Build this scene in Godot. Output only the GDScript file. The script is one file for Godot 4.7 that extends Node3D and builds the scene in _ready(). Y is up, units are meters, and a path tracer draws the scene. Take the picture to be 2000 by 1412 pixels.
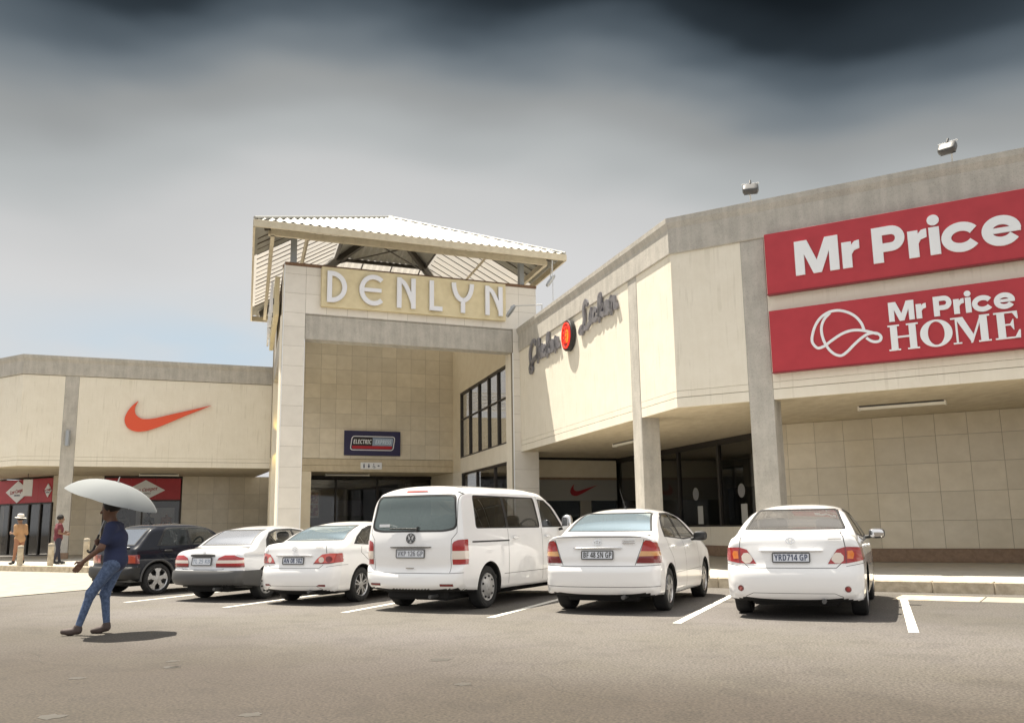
extends Node3D
# A shopping centre forecourt: parked cars, a covered entrance tower and two wings.

const PITCH := 10.1996
const ROLL := -0.84925
const EYE := 1.17
const WALK := 0.19          # height of the raised walkway
const SOFFIT := 3.66        # underside of the upper walls
var mats := {}
var taken := {}
var UM := Vector3(0.8512, 0, 0.5249)
var US := Vector3(0.2796, 0, 0.9601)
var UT := Vector3(0.9182, 0, -0.3961)
var FOLD := Vector3(3.603, 0, -19.845)
var CORNER := Vector3(0.2695, 0, -31.293)
var LEFT := Vector3(-18.64, 0, -34.32)
var PARK := 21.0            # heading of the bays, degrees right of the view


# ---------------------------------------------------------------- scene nodes
func numbered(called: String) -> String:
	if not taken.has(called):
		taken[called] = 0
		return called
	taken[called] += 1
	return "%s_%03d" % [called, taken[called]]


func thing(called: String, label: String, category: String, xf := Transform3D.IDENTITY, group := "") -> Node3D:
	var o := Node3D.new()
	o.name = numbered(called)
	add_child(o)
	o.transform = xf
	tag(o, label, category, group)
	return o


func tag(o: Node, label: String, category := "", group := "", kind := "") -> void:
	if label: o.set_meta("label", label)
	if category: o.set_meta("category", category)
	if group: o.set_meta("group", group)
	if kind: o.set_meta("kind", kind)


func part(called: String, mesh: Mesh, mat: Material, parent: Node, xf := Transform3D.IDENTITY) -> MeshInstance3D:
	var o := MeshInstance3D.new()
	var n := called
	var k := 0
	while parent.has_node(NodePath(n)):
		k += 1
		n = "%s_%03d" % [called, k]
	if parent == self:
		n = numbered(called)
	o.name = n
	o.mesh = mesh
	o.material_override = mat
	parent.add_child(o)
	o.transform = xf
	return o


func structure(called: String, mesh: Mesh, mat: Material, label: String, xf := Transform3D.IDENTITY) -> MeshInstance3D:
	var o := part(called, mesh, mat, self, xf)
	tag(o, label, "", "", "structure")
	return o


func frame(origin: Vector3, u: Vector3) -> Transform3D:
	return Transform3D(Basis(u, Vector3.UP, u.cross(Vector3.UP)).orthonormalized(), origin)


func at(x: float, y: float, z: float) -> Transform3D:
	return Transform3D(Basis.IDENTITY, Vector3(x, y, z))


# ---------------------------------------------------------------- mesh builder
class MB:
	var p := PackedVector3Array()
	var n := PackedVector3Array()

	func t(a: Vector3, b: Vector3, c: Vector3, na: Vector3, nb: Vector3, nc: Vector3) -> void:
		if (c - a).cross(b - a).dot(na + nb + nc) >= 0.0:
			p.append(a); p.append(b); p.append(c)
			n.append(na); n.append(nb); n.append(nc)
		else:
			p.append(a); p.append(c); p.append(b)
			n.append(na); n.append(nc); n.append(nb)

	func flat(a: Vector3, b: Vector3, c: Vector3, toward: Vector3) -> void:
		var m := (c - a).cross(b - a).normalized()
		if m.dot(toward) < 0.0: m = -m
		t(a, b, c, m, m, m)

	func quad(a: Vector3, b: Vector3, c: Vector3, d: Vector3, toward: Vector3) -> void:
		flat(a, b, c, toward)
		flat(a, c, d, toward)

	func box(c: Vector3, s: Vector3, e := 0.0, turn := Basis.IDENTITY) -> void:
		var h := s * 0.5
		e = minf(e, minf(h.x, minf(h.y, h.z)) * 0.9)
		for ax in 3:
			var b := (ax + 1) % 3
			var d := (ax + 2) % 3
			for sg: float in [-1.0, 1.0]:
				var q: Array[Vector3] = []
				for k: Vector2 in [Vector2(-1, -1), Vector2(1, -1), Vector2(1, 1), Vector2(-1, 1)]:
					var v := Vector3.ZERO
					v[ax] = sg * h[ax]
					v[b] = k.x * (h[b] - e)
					v[d] = k.y * (h[d] - e)
					q.append(c + turn * v)
				var o := Vector3.ZERO
				o[ax] = sg
				quad(q[0], q[1], q[2], q[3], turn * o)
		if e <= 0.0: return
		for ax in 3:
			var b := (ax + 1) % 3
			var d := (ax + 2) % 3
			for sb: float in [-1.0, 1.0]:
				for sd: float in [-1.0, 1.0]:
					var q: Array[Vector3] = []
					for k: Vector2 in [Vector2(-1, 0), Vector2(1, 0), Vector2(1, 1), Vector2(-1, 1)]:
						var v := Vector3.ZERO
						v[ax] = k.x * (h[ax] - e)
						v[b] = sb * (h[b] - e * k.y)
						v[d] = sd * (h[d] - e * (1.0 - k.y))
						q.append(c + turn * v)
					var o := Vector3.ZERO
					o[b] = sb
					o[d] = sd
					quad(q[0], q[1], q[2], q[3], turn * o)
		for sx: float in [-1.0, 1.0]:
			for sy: float in [-1.0, 1.0]:
				for sz: float in [-1.0, 1.0]:
					var g := Vector3(sx, sy, sz)
					flat(c + turn * (g * (h - Vector3(0, e, e))), c + turn * (g * (h - Vector3(e, 0, e))), c + turn * (g * (h - Vector3(e, e, 0))), turn * g)

	# box given by its corners
	func span(x0: float, x1: float, y0: float, y1: float, z0: float, z1: float, e := 0.0) -> void:
		box(Vector3(x0 + x1, y0 + y1, z0 + z1) * 0.5, Vector3(absf(x1 - x0), absf(y1 - y0), absf(z1 - z0)), e)

	# a polygon in the xy plane pushed from z0 to z1
	func prism(poly: PackedVector2Array, z0: float, z1: float, xf := Transform3D.IDENTITY, smooth := false) -> void:
		var ids := Geometry2D.triangulate_polygon(poly)
		var f := xf.basis.z.normalized() * signf(z1 - z0)
		for k in range(0, ids.size(), 3):
			var a := poly[ids[k]]; var b := poly[ids[k + 1]]; var c := poly[ids[k + 2]]
			flat(xf * Vector3(a.x, a.y, z1), xf * Vector3(b.x, b.y, z1), xf * Vector3(c.x, c.y, z1), f)
			flat(xf * Vector3(a.x, a.y, z0), xf * Vector3(b.x, b.y, z0), xf * Vector3(c.x, c.y, z0), -f)
		var m := poly.size()
		var ar := 0.0
		for k in m: ar += poly[k].cross(poly[(k + 1) % m])
		var sg := 1.0 if ar > 0.0 else -1.0
		for k in m:
			var a := poly[k]; var b := poly[(k + 1) % m]
			var e := (b - a).normalized()
			var o := xf.basis * (Vector3(e.y, -e.x, 0) * sg)
			if smooth:
				var ea := (a - poly[(k + m - 1) % m]).normalized()
				var eb := (poly[(k + 2) % m] - b).normalized()
				var oa := xf.basis * (Vector3(ea.y + e.y, -ea.x - e.x, 0).normalized() * sg)
				var ob := xf.basis * (Vector3(eb.y + e.y, -eb.x - e.x, 0).normalized() * sg)
				t(xf * Vector3(a.x, a.y, z0), xf * Vector3(b.x, b.y, z0), xf * Vector3(b.x, b.y, z1), oa, ob, ob)
				t(xf * Vector3(a.x, a.y, z0), xf * Vector3(b.x, b.y, z1), xf * Vector3(a.x, a.y, z1), oa, ob, oa)
			else:
				quad(xf * Vector3(a.x, a.y, z0), xf * Vector3(b.x, b.y, z0), xf * Vector3(b.x, b.y, z1), xf * Vector3(a.x, a.y, z1), o)

	# a stroke of some width along points in the xy plane, from z0 to z1
	func ribbon(pts: PackedVector2Array, w: float, z0: float, z1: float, closed := false, xf := Transform3D.IDENTITY) -> void:
		var m := pts.size()
		var l := PackedVector2Array(); var r := PackedVector2Array()
		for k in m:
			var a := pts[(k + m - 1) % m] if (closed or k > 0) else pts[k]
			var b := pts[(k + 1) % m] if (closed or k < m - 1) else pts[k]
			var d1 := (pts[k] - a).normalized() if a != pts[k] else (b - pts[k]).normalized()
			var d2 := (b - pts[k]).normalized() if b != pts[k] else d1
			var d := (d1 + d2).normalized()
			var s := w * 0.5 / maxf(0.45, d.dot(d1))
			var q := Vector2(-d.y, d.x) * s
			l.append(pts[k] + q); r.append(pts[k] - q)
		var f := xf.basis.z.normalized()
		for k in (m if closed else m - 1):
			var j := (k + 1) % m
			var q := [l[k], l[j], r[j], r[k]]
			var hi: Array[Vector3] = []; var lo: Array[Vector3] = []
			for v: Vector2 in q:
				hi.append(xf * Vector3(v.x, v.y, z1)); lo.append(xf * Vector3(v.x, v.y, z0))
			quad(hi[0], hi[1], hi[2], hi[3], f)
			quad(lo[0], lo[1], lo[2], lo[3], -f)
			var side := xf.basis * Vector3((l[k] - r[k]).x, (l[k] - r[k]).y, 0)
			quad(lo[0], lo[1], hi[1], hi[0], side)
			quad(lo[3], lo[2], hi[2], hi[3], -side)
			if not closed and k == 0: quad(lo[0], lo[3], hi[3], hi[0], xf.basis * Vector3(pts[0].x - pts[1].x, pts[0].y - pts[1].y, 0))
			if not closed and k == m - 2: quad(lo[1], lo[2], hi[2], hi[1], xf.basis * Vector3(pts[m - 1].x - pts[m - 2].x, pts[m - 1].y - pts[m - 2].y, 0))

	# profile of (radius, height) turned round an axis
	func lathe(prof: PackedVector2Array, sides: int, xf := Transform3D.IDENTITY, a0 := 0.0, a1 := TAU) -> void:
		for k in prof.size() - 1:
			var d := prof[k + 1] - prof[k]
			if d.length() < 1e-6: continue
			var nn := Vector2(d.y, -d.x).normalized()
			for s in sides:
				var u := a0 + (a1 - a0) * s / sides
				var v := a0 + (a1 - a0) * (s + 1) / sides
				var cu := Vector3(cos(u), 0, sin(u)); var cv := Vector3(cos(v), 0, sin(v))
				var A := xf * (cu * prof[k].x + Vector3.UP * prof[k].y)
				var B := xf * (cv * prof[k].x + Vector3.UP * prof[k].y)
				var C := xf * (cv * prof[k + 1].x + Vector3.UP * prof[k + 1].y)
				var D := xf * (cu * prof[k + 1].x + Vector3.UP * prof[k + 1].y)
				var nu := (xf.basis * (cu * nn.x + Vector3.UP * nn.y)).normalized()
				var nv := (xf.basis * (cv * nn.x + Vector3.UP * nn.y)).normalized()
				if prof[k].x > 1e-6: t(A, B, C, nu, nv, nv)
				if prof[k + 1].x > 1e-6: t(A, C, D, nu, nv, nu)

	func tube(pts: PackedVector3Array, r: float, sides := 8) -> void:
		for k in pts.size() - 1:
			var a := pts[k]; var b := pts[k + 1]
			if a.distance_to(b) < 1e-5: continue
			rod(a, b, r, r, sides)

	func rod(a: Vector3, b: Vector3, ra: float, rb: float, sides := 8) -> void:
		var y := (b - a).normalized()
		var x := y.cross(Vector3.RIGHT if absf(y.x) < 0.8 else Vector3.BACK).normalized()
		var xf := Transform3D(Basis(x, y, x.cross(y)), a)
		var l := a.distance_to(b)
		lathe(PackedVector2Array([Vector2(0, 0), Vector2(ra, 0), Vector2(rb, l), Vector2(0, l)]), sides, xf)

	# rounded box / ellipsoid: |x|^e + |y|^e + |z|^e = 1
	func blob(c: Vector3, h: Vector3, e := 2.0, turn := Basis.IDENTITY, us := 20, vs := 12) -> void:
		var g: Array[Vector3] = []
		var gn: Array[Vector3] = []
		for i in vs + 1:
			var v := -PI / 2 + PI * i / vs
			for j in us + 1:
				var u := TAU * j / us
				var d := Vector3(cos(v) * cos(u), sin(v), cos(v) * sin(u))
				var r := pow(pow(absf(d.x), e) + pow(absf(d.y), e) + pow(absf(d.z), e), -1.0 / e)
				var q := d * r
				var m := Vector3(signf(q.x) * pow(absf(q.x), e - 1.0) / h.x, signf(q.y) * pow(absf(q.y), e - 1.0) / h.y, signf(q.z) * pow(absf(q.z), e - 1.0) / h.z).normalized()
				g.append(c + turn * (q * h))
				gn.append(turn * m)
		for i in vs:
			for j in us:
				var a := i * (us + 1) + j
				var b := a + us + 1
				t(g[a], g[a + 1], g[b + 1], gn[a], gn[a + 1], gn[b + 1])
				t(g[a], g[b + 1], g[b], gn[a], gn[b + 1], gn[b])

	func mesh(push := 0.0, flip := false) -> ArrayMesh:
		var m := ArrayMesh.new()
		if p.is_empty(): return m
		var v := p
		var w := n
		if push != 0.0:
			v = PackedVector3Array()
			v.resize(p.size())
			for k in p.size(): v[k] = p[k] + n[k] * push
		if flip:
			v = v.duplicate(); w = n.duplicate()
			for k in range(0, v.size(), 3):
				var x := v[k]; v[k] = v[k + 1]; v[k + 1] = x
				var y := w[k]; w[k] = -w[k + 1]; w[k + 1] = -y; w[k + 2] = -w[k + 2]
		var a := []
		a.resize(Mesh.ARRAY_MAX)
		a[Mesh.ARRAY_VERTEX] = v
		a[Mesh.ARRAY_NORMAL] = w
		m.add_surface_from_arrays(Mesh.PRIMITIVE_TRIANGLES, a)
		return m

	# take what lies inside a polygon (seen along the z or the x axis) out of this mesh; it is returned
	func cut(poly: PackedVector2Array, sidewise: bool, keep: Callable) -> MB:
		var inside := MB.new()
		var rest := MB.new()
		var lo := poly[0]; var hi := poly[0]
		for q in poly:
			lo = lo.min(q); hi = hi.max(q)
		for k in range(0, p.size(), 3):
			var a := p[k]; var b := p[k + 1]; var c := p[k + 2]
			var A := Vector2(a.z, a.y) if sidewise else Vector2(a.x, a.y)
			var B := Vector2(b.z, b.y) if sidewise else Vector2(b.x, b.y)
			var C := Vector2(c.z, c.y) if sidewise else Vector2(c.x, c.y)
			if maxf(A.x, maxf(B.x, C.x)) < lo.x or minf(A.x, minf(B.x, C.x)) > hi.x or maxf(A.y, maxf(B.y, C.y)) < lo.y or minf(A.y, minf(B.y, C.y)) > hi.y or not keep.call((a + b + c) / 3.0, n[k] + n[k + 1] + n[k + 2]):
				rest.copy_tri(self, k)
				continue
			split(k, A, B, C, Vector3(1, 0, 0), Vector3(0, 1, 0), Vector3(0, 0, 1), poly, inside, rest, 0)
		p = rest.p
		n = rest.n
		return inside

	func copy_tri(o: MB, k: int) -> void:
		p.append(o.p[k]); p.append(o.p[k + 1]); p.append(o.p[k + 2])
		n.append(o.n[k]); n.append(o.n[k + 1]); n.append(o.n[k + 2])

	func mixed(k: int, w: Vector3, into: MB) -> void:
		into.p.append(p[k] * w.x + p[k + 1] * w.y + p[k + 2] * w.z)
		into.n.append((n[k] * w.x + n[k + 1] * w.y + n[k + 2] * w.z).normalized())

	func split(k: int, A: Vector2, B: Vector2, C: Vector2, wa: Vector3, wb: Vector3, wc: Vector3, poly: PackedVector2Array, inside: MB, rest: MB, deep: int) -> void:
		var area := (B - A).cross(C - A)
		if absf(area) < 1e-8 or deep > 5:
			var to := inside if Geometry2D.is_point_in_polygon((A + B + C) / 3.0, poly) else rest
			mixed(k, wa, to); mixed(k, wb, to); mixed(k, wc, to)
			return
		var tri := PackedVector2Array([A, B, C])
		var ins := Geometry2D.intersect_polygons(tri, poly)
		if ins.is_empty():
			mixed(k, wa, rest); mixed(k, wb, rest); mixed(k, wc, rest)
			return
		var outs := Geometry2D.clip_polygons(tri, poly)
		if outs.is_empty():
			mixed(k, wa, inside); mixed(k, wb, inside); mixed(k, wc, inside)
			return
		for o in outs:
			if Geometry2D.is_polygon_clockwise(o):
				var AB := (A + B) / 2; var BC := (B + C) / 2; var CA := (C + A) / 2
				var wab := (wa + wb) / 2; var wbc := (wb + wc) / 2; var wca := (wc + wa) / 2
				split(k, A, AB, CA, wa, wab, wca, poly, inside, rest, deep + 1)
				split(k, AB, B, BC, wab, wb, wbc, poly, inside, rest, deep + 1)
				split(k, CA, BC, C, wca, wbc, wc, poly, inside, rest, deep + 1)
				split(k, AB, BC, CA, wab, wbc, wca, poly, inside, rest, deep + 1)
				return
		for side in 2:
			var to := inside if side == 0 else rest
			for q: PackedVector2Array in (ins if side == 0 else outs):
				var ids := Geometry2D.triangulate_polygon(q)
				for i in range(0, ids.size(), 3):
					var tri3 := [q[ids[i]], q[ids[i + 1]], q[ids[i + 2]]]
					if ((tri3[1] - tri3[0]).cross(tri3[2] - tri3[0]) > 0.0) != (area > 0.0):
						tri3 = [tri3[0], tri3[2], tri3[1]]
					for Q: Vector2 in tri3:
						var u := (C - B).cross(Q - B) / area
						var v := (A - C).cross(Q - C) / area
						mixed(k, wa * u + wb * v + wc * (1.0 - u - v), to)


# the connected pieces of a mesh
func pieces(b: MB) -> Array:
	var id := {}
	var up := PackedInt32Array()
	var of := PackedInt32Array()
	for v in b.p:
		var key := Vector3i((v * 5000.0).round())
		if not id.has(key):
			id[key] = up.size()
			up.append(up.size())
		of.append(id[key])
	for k in range(0, of.size(), 3):
		var r: Array[int] = []
		for j in 3:
			var q := of[k + j]
			while up[q] != q: q = up[q]
			r.append(q)
		var m := mini(r[0], mini(r[1], r[2]))
		for q in r: up[q] = m
		for j in 3: up[of[k + j]] = m
	var o := {}
	for k in range(0, of.size(), 3):
		var q := of[k]
		while up[q] != q: q = up[q]
		if not o.has(q): o[q] = MB.new()
		(o[q] as MB).copy_tri(b, k)
	var out := []
	for q: int in o:
		var area := 0.0
		var x: MB = o[q]
		for k in range(0, x.p.size(), 3): area += (x.p[k + 1] - x.p[k]).cross(x.p[k + 2] - x.p[k]).length() * 0.5
		if area > 2e-5: out.append(x)
	return out


func one(f: Callable) -> ArrayMesh:
	var b := MB.new()
	f.call(b)
	return b.mesh()


func boxed(x0: float, x1: float, y0: float, y1: float, z0: float, z1: float, e := 0.0) -> ArrayMesh:
	var b := MB.new()
	b.span(x0, x1, y0, y1, z0, z1, e)
	return b.mesh()


func circle(c: Vector2, rx: float, ry: float, k := 20) -> PackedVector2Array:
	var o := PackedVector2Array()
	for i in k: o.append(c + Vector2(cos(TAU * i / k) * rx, sin(TAU * i / k) * ry))
	return o


func arc(c: Vector2, rx: float, ry: float, a0: float, a1: float, k := 14) -> PackedVector2Array:
	var o := PackedVector2Array()
	for i in k + 1:
		var a := deg_to_rad(lerpf(a0, a1, float(i) / k))
		o.append(c + Vector2(cos(a) * rx, sin(a) * ry))
	return o


# a smooth curve through points
func smooth(pts: PackedVector2Array, steps := 6, closed := false) -> PackedVector2Array:
	var o := PackedVector2Array()
	var m := pts.size()
	for k in (m if closed else m - 1):
		var b := pts[k]; var c := pts[(k + 1) % m]
		var a := pts[(k + m - 1) % m] if (closed or k > 0) else b * 2.0 - c
		var d := pts[(k + 2) % m] if (closed or k < m - 2) else c * 2.0 - b
		var l := sqrt((c - b).length())
		for s in steps: o.append(b.cubic_interpolate_in_time(c, a, d, float(s) / steps, l, -sqrt((b - a).length()), l + sqrt((d - c).length())))
	if not closed: o.append(pts[m - 1])
	return o


# a polygon with its corners rounded
func rounded(p: PackedVector2Array, r: float, steps := 5) -> PackedVector2Array:
	var o := PackedVector2Array()
	var m := p.size()
	for k in m:
		var b := p[k]
		var a := p[(k + m - 1) % m] - b
		var c := p[(k + 1) % m] - b
		var q := minf(r, minf(a.length(), c.length()) * 0.48)
		var s := b + a.normalized() * q
		var e := b + c.normalized() * q
		for i in steps + 1:
			var t := float(i) / steps
			o.append(s.lerp(b, t).lerp(b.lerp(e, t), t))
	return o


func written(text: String, height: float, depth: float, bold := true, serif := false, mono := false) -> TextMesh:
	var f := SystemFont.new()
	f.font_names = PackedStringArray(["Droid Serif" if serif else ("Droid Sans Mono" if mono else "Droid Sans")])
	f.font_weight = 700 if bold else 400
	var m := TextMesh.new()
	m.text = text
	m.font = f
	m.font_size = 64
	m.pixel_size = height / 46.0
	m.depth = depth
	m.curve_step = 2.0
	return m


# ---------------------------------------------------------------- materials
func noise_image(size: int, sd: int, freq: float, octaves: int, lo: Color, hi: Color, contrast := 1.0, stretch := 1.0) -> Image:
	var f := FastNoiseLite.new()
	f.seed = sd
	f.noise_type = FastNoiseLite.TYPE_SIMPLEX_SMOOTH
	f.frequency = freq
	f.fractal_octaves = octaves
	f.fractal_gain = 0.6
	var g := f.get_seamless_image(size, int(size * stretch))
	g.resize(size, size)
	var o := Image.create(size, size, false, Image.FORMAT_RGB8)
	for y in size:
		for x in size:
			var v := clampf((g.get_pixel(x, y).r - 0.5) * contrast + 0.5, 0.0, 1.0)
			o.set_pixel(x, y, lo.lerp(hi, v))
	return o


func grey(lin: float) -> Color:
	return Color(lin, lin, lin).linear_to_srgb()


func lin(r: float, g: float, b: float) -> Color:
	return Color(r, g, b).linear_to_srgb()


func plain(color: Color, rough := 0.6, metal := 0.0, spec := 0.5) -> StandardMaterial3D:
	var m := StandardMaterial3D.new()
	m.albedo_color = color
	m.roughness = rough
	m.metallic = metal
	m.metallic_specular = spec
	return m


func rough_map(image: Image, metres: float, color := Color.WHITE, rough := 0.85, relief: Image = null, depth := 0.0) -> StandardMaterial3D:
	var m := plain(color, rough)
	m.albedo_texture = ImageTexture.create_from_image(image)
	m.uv1_triplanar = true
	m.uv1_world_triplanar = true
	m.uv1_scale = Vector3.ONE / metres
	m.uv1_triplanar_sharpness = 8.0
	if relief:
		m.heightmap_enabled = true
		m.heightmap_texture = ImageTexture.create_from_image(relief)
		m.heightmap_scale = depth
	return m


func pane(tint: Color, alpha: float, rough := 0.03, metal := 0.0) -> StandardMaterial3D:
	var m := plain(Color(tint.r, tint.g, tint.b, alpha), rough, metal)
	m.transparency = BaseMaterial3D.TRANSPARENCY_ALPHA
	return m


func paint(color: Color, coat := 1.0, rough := 0.35) -> StandardMaterial3D:
	var m := plain(color, rough)
	m.clearcoat_enabled = true
	m.clearcoat = coat
	m.clearcoat_roughness = 0.03
	return m


func make_materials() -> void:
	var fine := noise_image(512, 7, 0.09, 5, Color.BLACK, Color.WHITE, 1.6)
	var soft := noise_image(512, 11, 0.012, 4, Color.BLACK, Color.WHITE, 1.5)
	# weathered cast concrete: blotches, small pits and darker runs
	var conc := Image.create(512, 512, false, Image.FORMAT_RGB8)
	var run := noise_image(512, 23, 0.03, 3, Color.BLACK, Color.WHITE, 2.2, 0.12)
	for y in 512:
		for x in 512:
			var v := 0.40 * soft.get_pixel(x, y).r + 0.22 * fine.get_pixel(x, y).r + 0.38 * run.get_pixel(x, y).r
			var pit := 1.0 - 0.30 * smoothstep(0.82, 0.95, fine.get_pixel((x * 3) % 512, (y * 3) % 512).r)
			var l := lerpf(0.36, 0.53, v) * pit
			conc.set_pixel(x, y, lin(l, l * 0.95, l * 0.85))
	mats.concrete = rough_map(conc, 3.7, Color.WHITE, 0.9, fine, 0.25)
	# cream plaster and cladding
	var wall := Image.create(512, 512, false, Image.FORMAT_RGB8)
	var cloud := noise_image(512, 31, 0.010, 5, Color.BLACK, Color.WHITE, 1.3)
	var rain := noise_image(512, 33, 0.05, 3, Color.BLACK, Color.WHITE, 1.8, 0.06)
	for y in 512:
		for x in 512:
			var t := 0.55 * cloud.get_pixel(x, y).r + 0.3 * rain.get_pixel(x, y).r + 0.15 * fine.get_pixel(x, y).r
			var dirt := 0.10 * smoothstep(0.68, 0.95, rain.get_pixel(x, y).r) * cloud.get_pixel((x + 200) % 512, y).r
			wall.set_pixel(x, y, lin(lerpf(0.715, 0.785, t) - dirt, lerpf(0.665, 0.74, t) - dirt, lerpf(0.555, 0.635, t) - dirt))
	mats.plaster = rough_map(wall, 3.9, Color.WHITE, 0.85, fine, 0.12)
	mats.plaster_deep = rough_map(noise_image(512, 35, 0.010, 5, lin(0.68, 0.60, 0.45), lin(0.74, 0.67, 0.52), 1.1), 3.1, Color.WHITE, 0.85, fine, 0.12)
	mats.clad = []
	mats.tile = []
	for k in 4:
		var s := 0.965 + 0.022 * k
		mats.clad.append(rough_map(noise_image(256, 41 + k, 0.012, 4, lin(0.71 * s, 0.675 * s, 0.61 * s), lin(0.76 * s, 0.725 * s, 0.66 * s), 1.3), 1.9, Color.WHITE, 0.55))
		var r := 0.95 + 0.03 * k
		mats.tile.append(rough_map(noise_image(256, 51 + k, 0.012, 4, lin(0.64 * r, 0.575 * r, 0.45 * r), lin(0.71 * r, 0.645 * r, 0.515 * r), 1.2), 1.7, Color.WHITE, 0.18))
	mats.joint = plain(lin(0.23, 0.20, 0.15), 0.95)
	mats.soffit = rough_map(noise_image(512, 61, 0.02, 4, lin(0.53, 0.45, 0.315), lin(0.63, 0.55, 0.405), 1.3, 0.4), 3.3, Color.WHITE, 0.85)
	mats.coping = rough_map(noise_image(256, 63, 0.03, 3, lin(0.15, 0.085, 0.05), lin(0.21, 0.125, 0.075), 1.4), 1.2, Color.WHITE, 0.7)
	mats.skirting = rough_map(noise_image(256, 64, 0.03, 3, lin(0.22, 0.145, 0.095), lin(0.285, 0.195, 0.13), 1.4), 1.2, Color.WHITE, 0.6)
	# asphalt: one big sheet of tone with patches, oil marks and tyre streaks
	var asp := Image.create(1024, 1024, false, Image.FORMAT_RGB8)
	var wide := noise_image(1024, 71, 0.0045, 4, Color.BLACK, Color.WHITE, 1.7)
	var mid := noise_image(1024, 72, 0.03, 4, Color.BLACK, Color.WHITE, 1.5)
	var spot := noise_image(1024, 73, 0.020, 2, Color.BLACK, Color.WHITE, 2.2)
	for y in 1024:
		for x in 1024:
			var w := wide.get_pixel(x, y).r
			var v := 0.6 * w + 0.4 * mid.get_pixel(x, y).r
			var l := lerpf(0.160, 0.190, v)
			l *= 1.0 - 0.10 * smoothstep(0.80, 0.92, spot.get_pixel(x, y).r)
			asp.set_pixel(x, y, lin(l * 1.06, l * 0.97, l * lerpf(0.83, 0.91, w)))
	var grit := noise_image(512, 75, 0.14, 4, Color(0.66, 0.66, 0.66), Color(1, 1, 1), 1.7)
	var rng := RandomNumberGenerator.new()
	rng.seed = 4
	for k in 5200:
		var v := rng.randf_range(0.45, 1.0)
		grit.fill_rect(Rect2i(rng.randi() % 510, rng.randi() % 510, 1 + rng.randi() % 3, 1 + rng.randi() % 3), Color(v, v, v * 0.97))
	mats.asphalt = rough_map(asp, 17.0, Color.WHITE, 0.85, fine, 0.0)
	mats.asphalt.heightmap_enabled = false
	mats.asphalt.detail_enabled = true
	mats.asphalt.detail_blend_mode = BaseMaterial3D.BLEND_MODE_MUL
	mats.asphalt.detail_albedo = ImageTexture.create_from_image(grit)
	mats.asphalt.detail_uv_layer = BaseMaterial3D.DETAIL_UV_2
	mats.asphalt.uv2_triplanar = true
	mats.asphalt.uv2_world_triplanar = true
	mats.asphalt.uv2_scale = Vector3.ONE / 2.3
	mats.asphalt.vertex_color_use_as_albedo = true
	mats.paving = rough_map(noise_image(512, 77, 0.02, 5, lin(0.285, 0.26, 0.215), lin(0.36, 0.33, 0.275), 1.3), 4.0, Color.WHITE, 0.9)
	mats.walk = rough_map(noise_image(512, 78, 0.02, 5, lin(0.40, 0.375, 0.325), lin(0.48, 0.45, 0.395), 1.5), 4.0, Color.WHITE, 0.8)
	mats.kerb = rough_map(noise_image(512, 79, 0.02, 5, lin(0.40, 0.34, 0.25), lin(0.56, 0.49, 0.375), 1.6), 2.0, Color.WHITE, 0.9, fine, 0.3)
	mats.line = rough_map(noise_image(512, 80, 0.05, 4, lin(0.52, 0.50, 0.45), lin(0.80, 0.78, 0.73), 2.0), 1.1, Color.WHITE, 0.8)
	mats.white_car = paint(lin(0.86, 0.86, 0.86))
	mats.silver_car = paint(lin(0.66, 0.67, 0.69), 1.0, 0.3)
	mats.silver_car.metallic = 0.25
	mats.black_car = paint(lin(0.008, 0.010, 0.017), 0.55, 0.4)
	mats.black_car.metallic_specular = 0.2
	mats.black_trim = plain(grey(0.018), 0.55)
	mats.grey_trim = plain(grey(0.075), 0.5)
	mats.cabin = plain(lin(0.10, 0.097, 0.09), 0.9)
	mats.seat = plain(lin(0.17, 0.165, 0.155), 0.95)
	mats.under = plain(grey(0.012), 0.9)
	mats.rubber = plain(grey(0.02), 0.85)
	mats.alloy = plain(grey(0.55), 0.32, 0.85)
	mats.hubcap = plain(grey(0.45), 0.4, 0.5)
	mats.chrome = plain(grey(0.75), 0.12, 1.0)
	mats.red_lens = paint(lin(0.36, 0.012, 0.014), 1.0, 0.25)
	mats.pink_lens = paint(lin(0.62, 0.10, 0.085), 1.0, 0.25)
	mats.dark_lens = paint(lin(0.17, 0.01, 0.014), 1.0, 0.25)
	mats.amber_lens = paint(lin(0.75, 0.20, 0.02), 1.0, 0.25)
	mats.clear_lens = paint(lin(0.75, 0.66, 0.58), 1.0, 0.2)
	mats.gold_lens = paint(lin(0.62, 0.33, 0.12), 1.0, 0.2)
	mats.plate = plain(lin(0.70, 0.73, 0.78), 0.5)
	mats.plate_ink = plain(lin(0.045, 0.06, 0.12), 0.6)
	mats.glass_car = pane(Color(0.10, 0.11, 0.11), 0.30)
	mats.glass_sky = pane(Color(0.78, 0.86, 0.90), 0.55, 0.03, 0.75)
	mats.glass_tint = pane(Color(0.13, 0.16, 0.16), 0.55)
	mats.shop_glass = pane(Color(0.06, 0.07, 0.07), 0.22)
	mats.frame = plain(lin(0.035, 0.03, 0.026), 0.45, 0.3)
	mats.red_board = rough_map(noise_image(256, 91, 0.02, 3, lin(0.40, 0.024, 0.035), lin(0.45, 0.03, 0.042), 1.2), 2.7, Color.WHITE, 0.45)
	mats.white_letter = plain(lin(0.80, 0.82, 0.84), 0.5)
	mats.cream_board = rough_map(noise_image(256, 92, 0.02, 3, lin(0.66, 0.57, 0.36), lin(0.74, 0.65, 0.43), 1.2), 2.1, Color.WHITE, 0.7)
	mats.steel_letter = plain(lin(0.78, 0.79, 0.83), 0.45, 0.15)
	mats.zinc = plain(lin(0.55, 0.55, 0.54), 0.38, 0.7)
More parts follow.
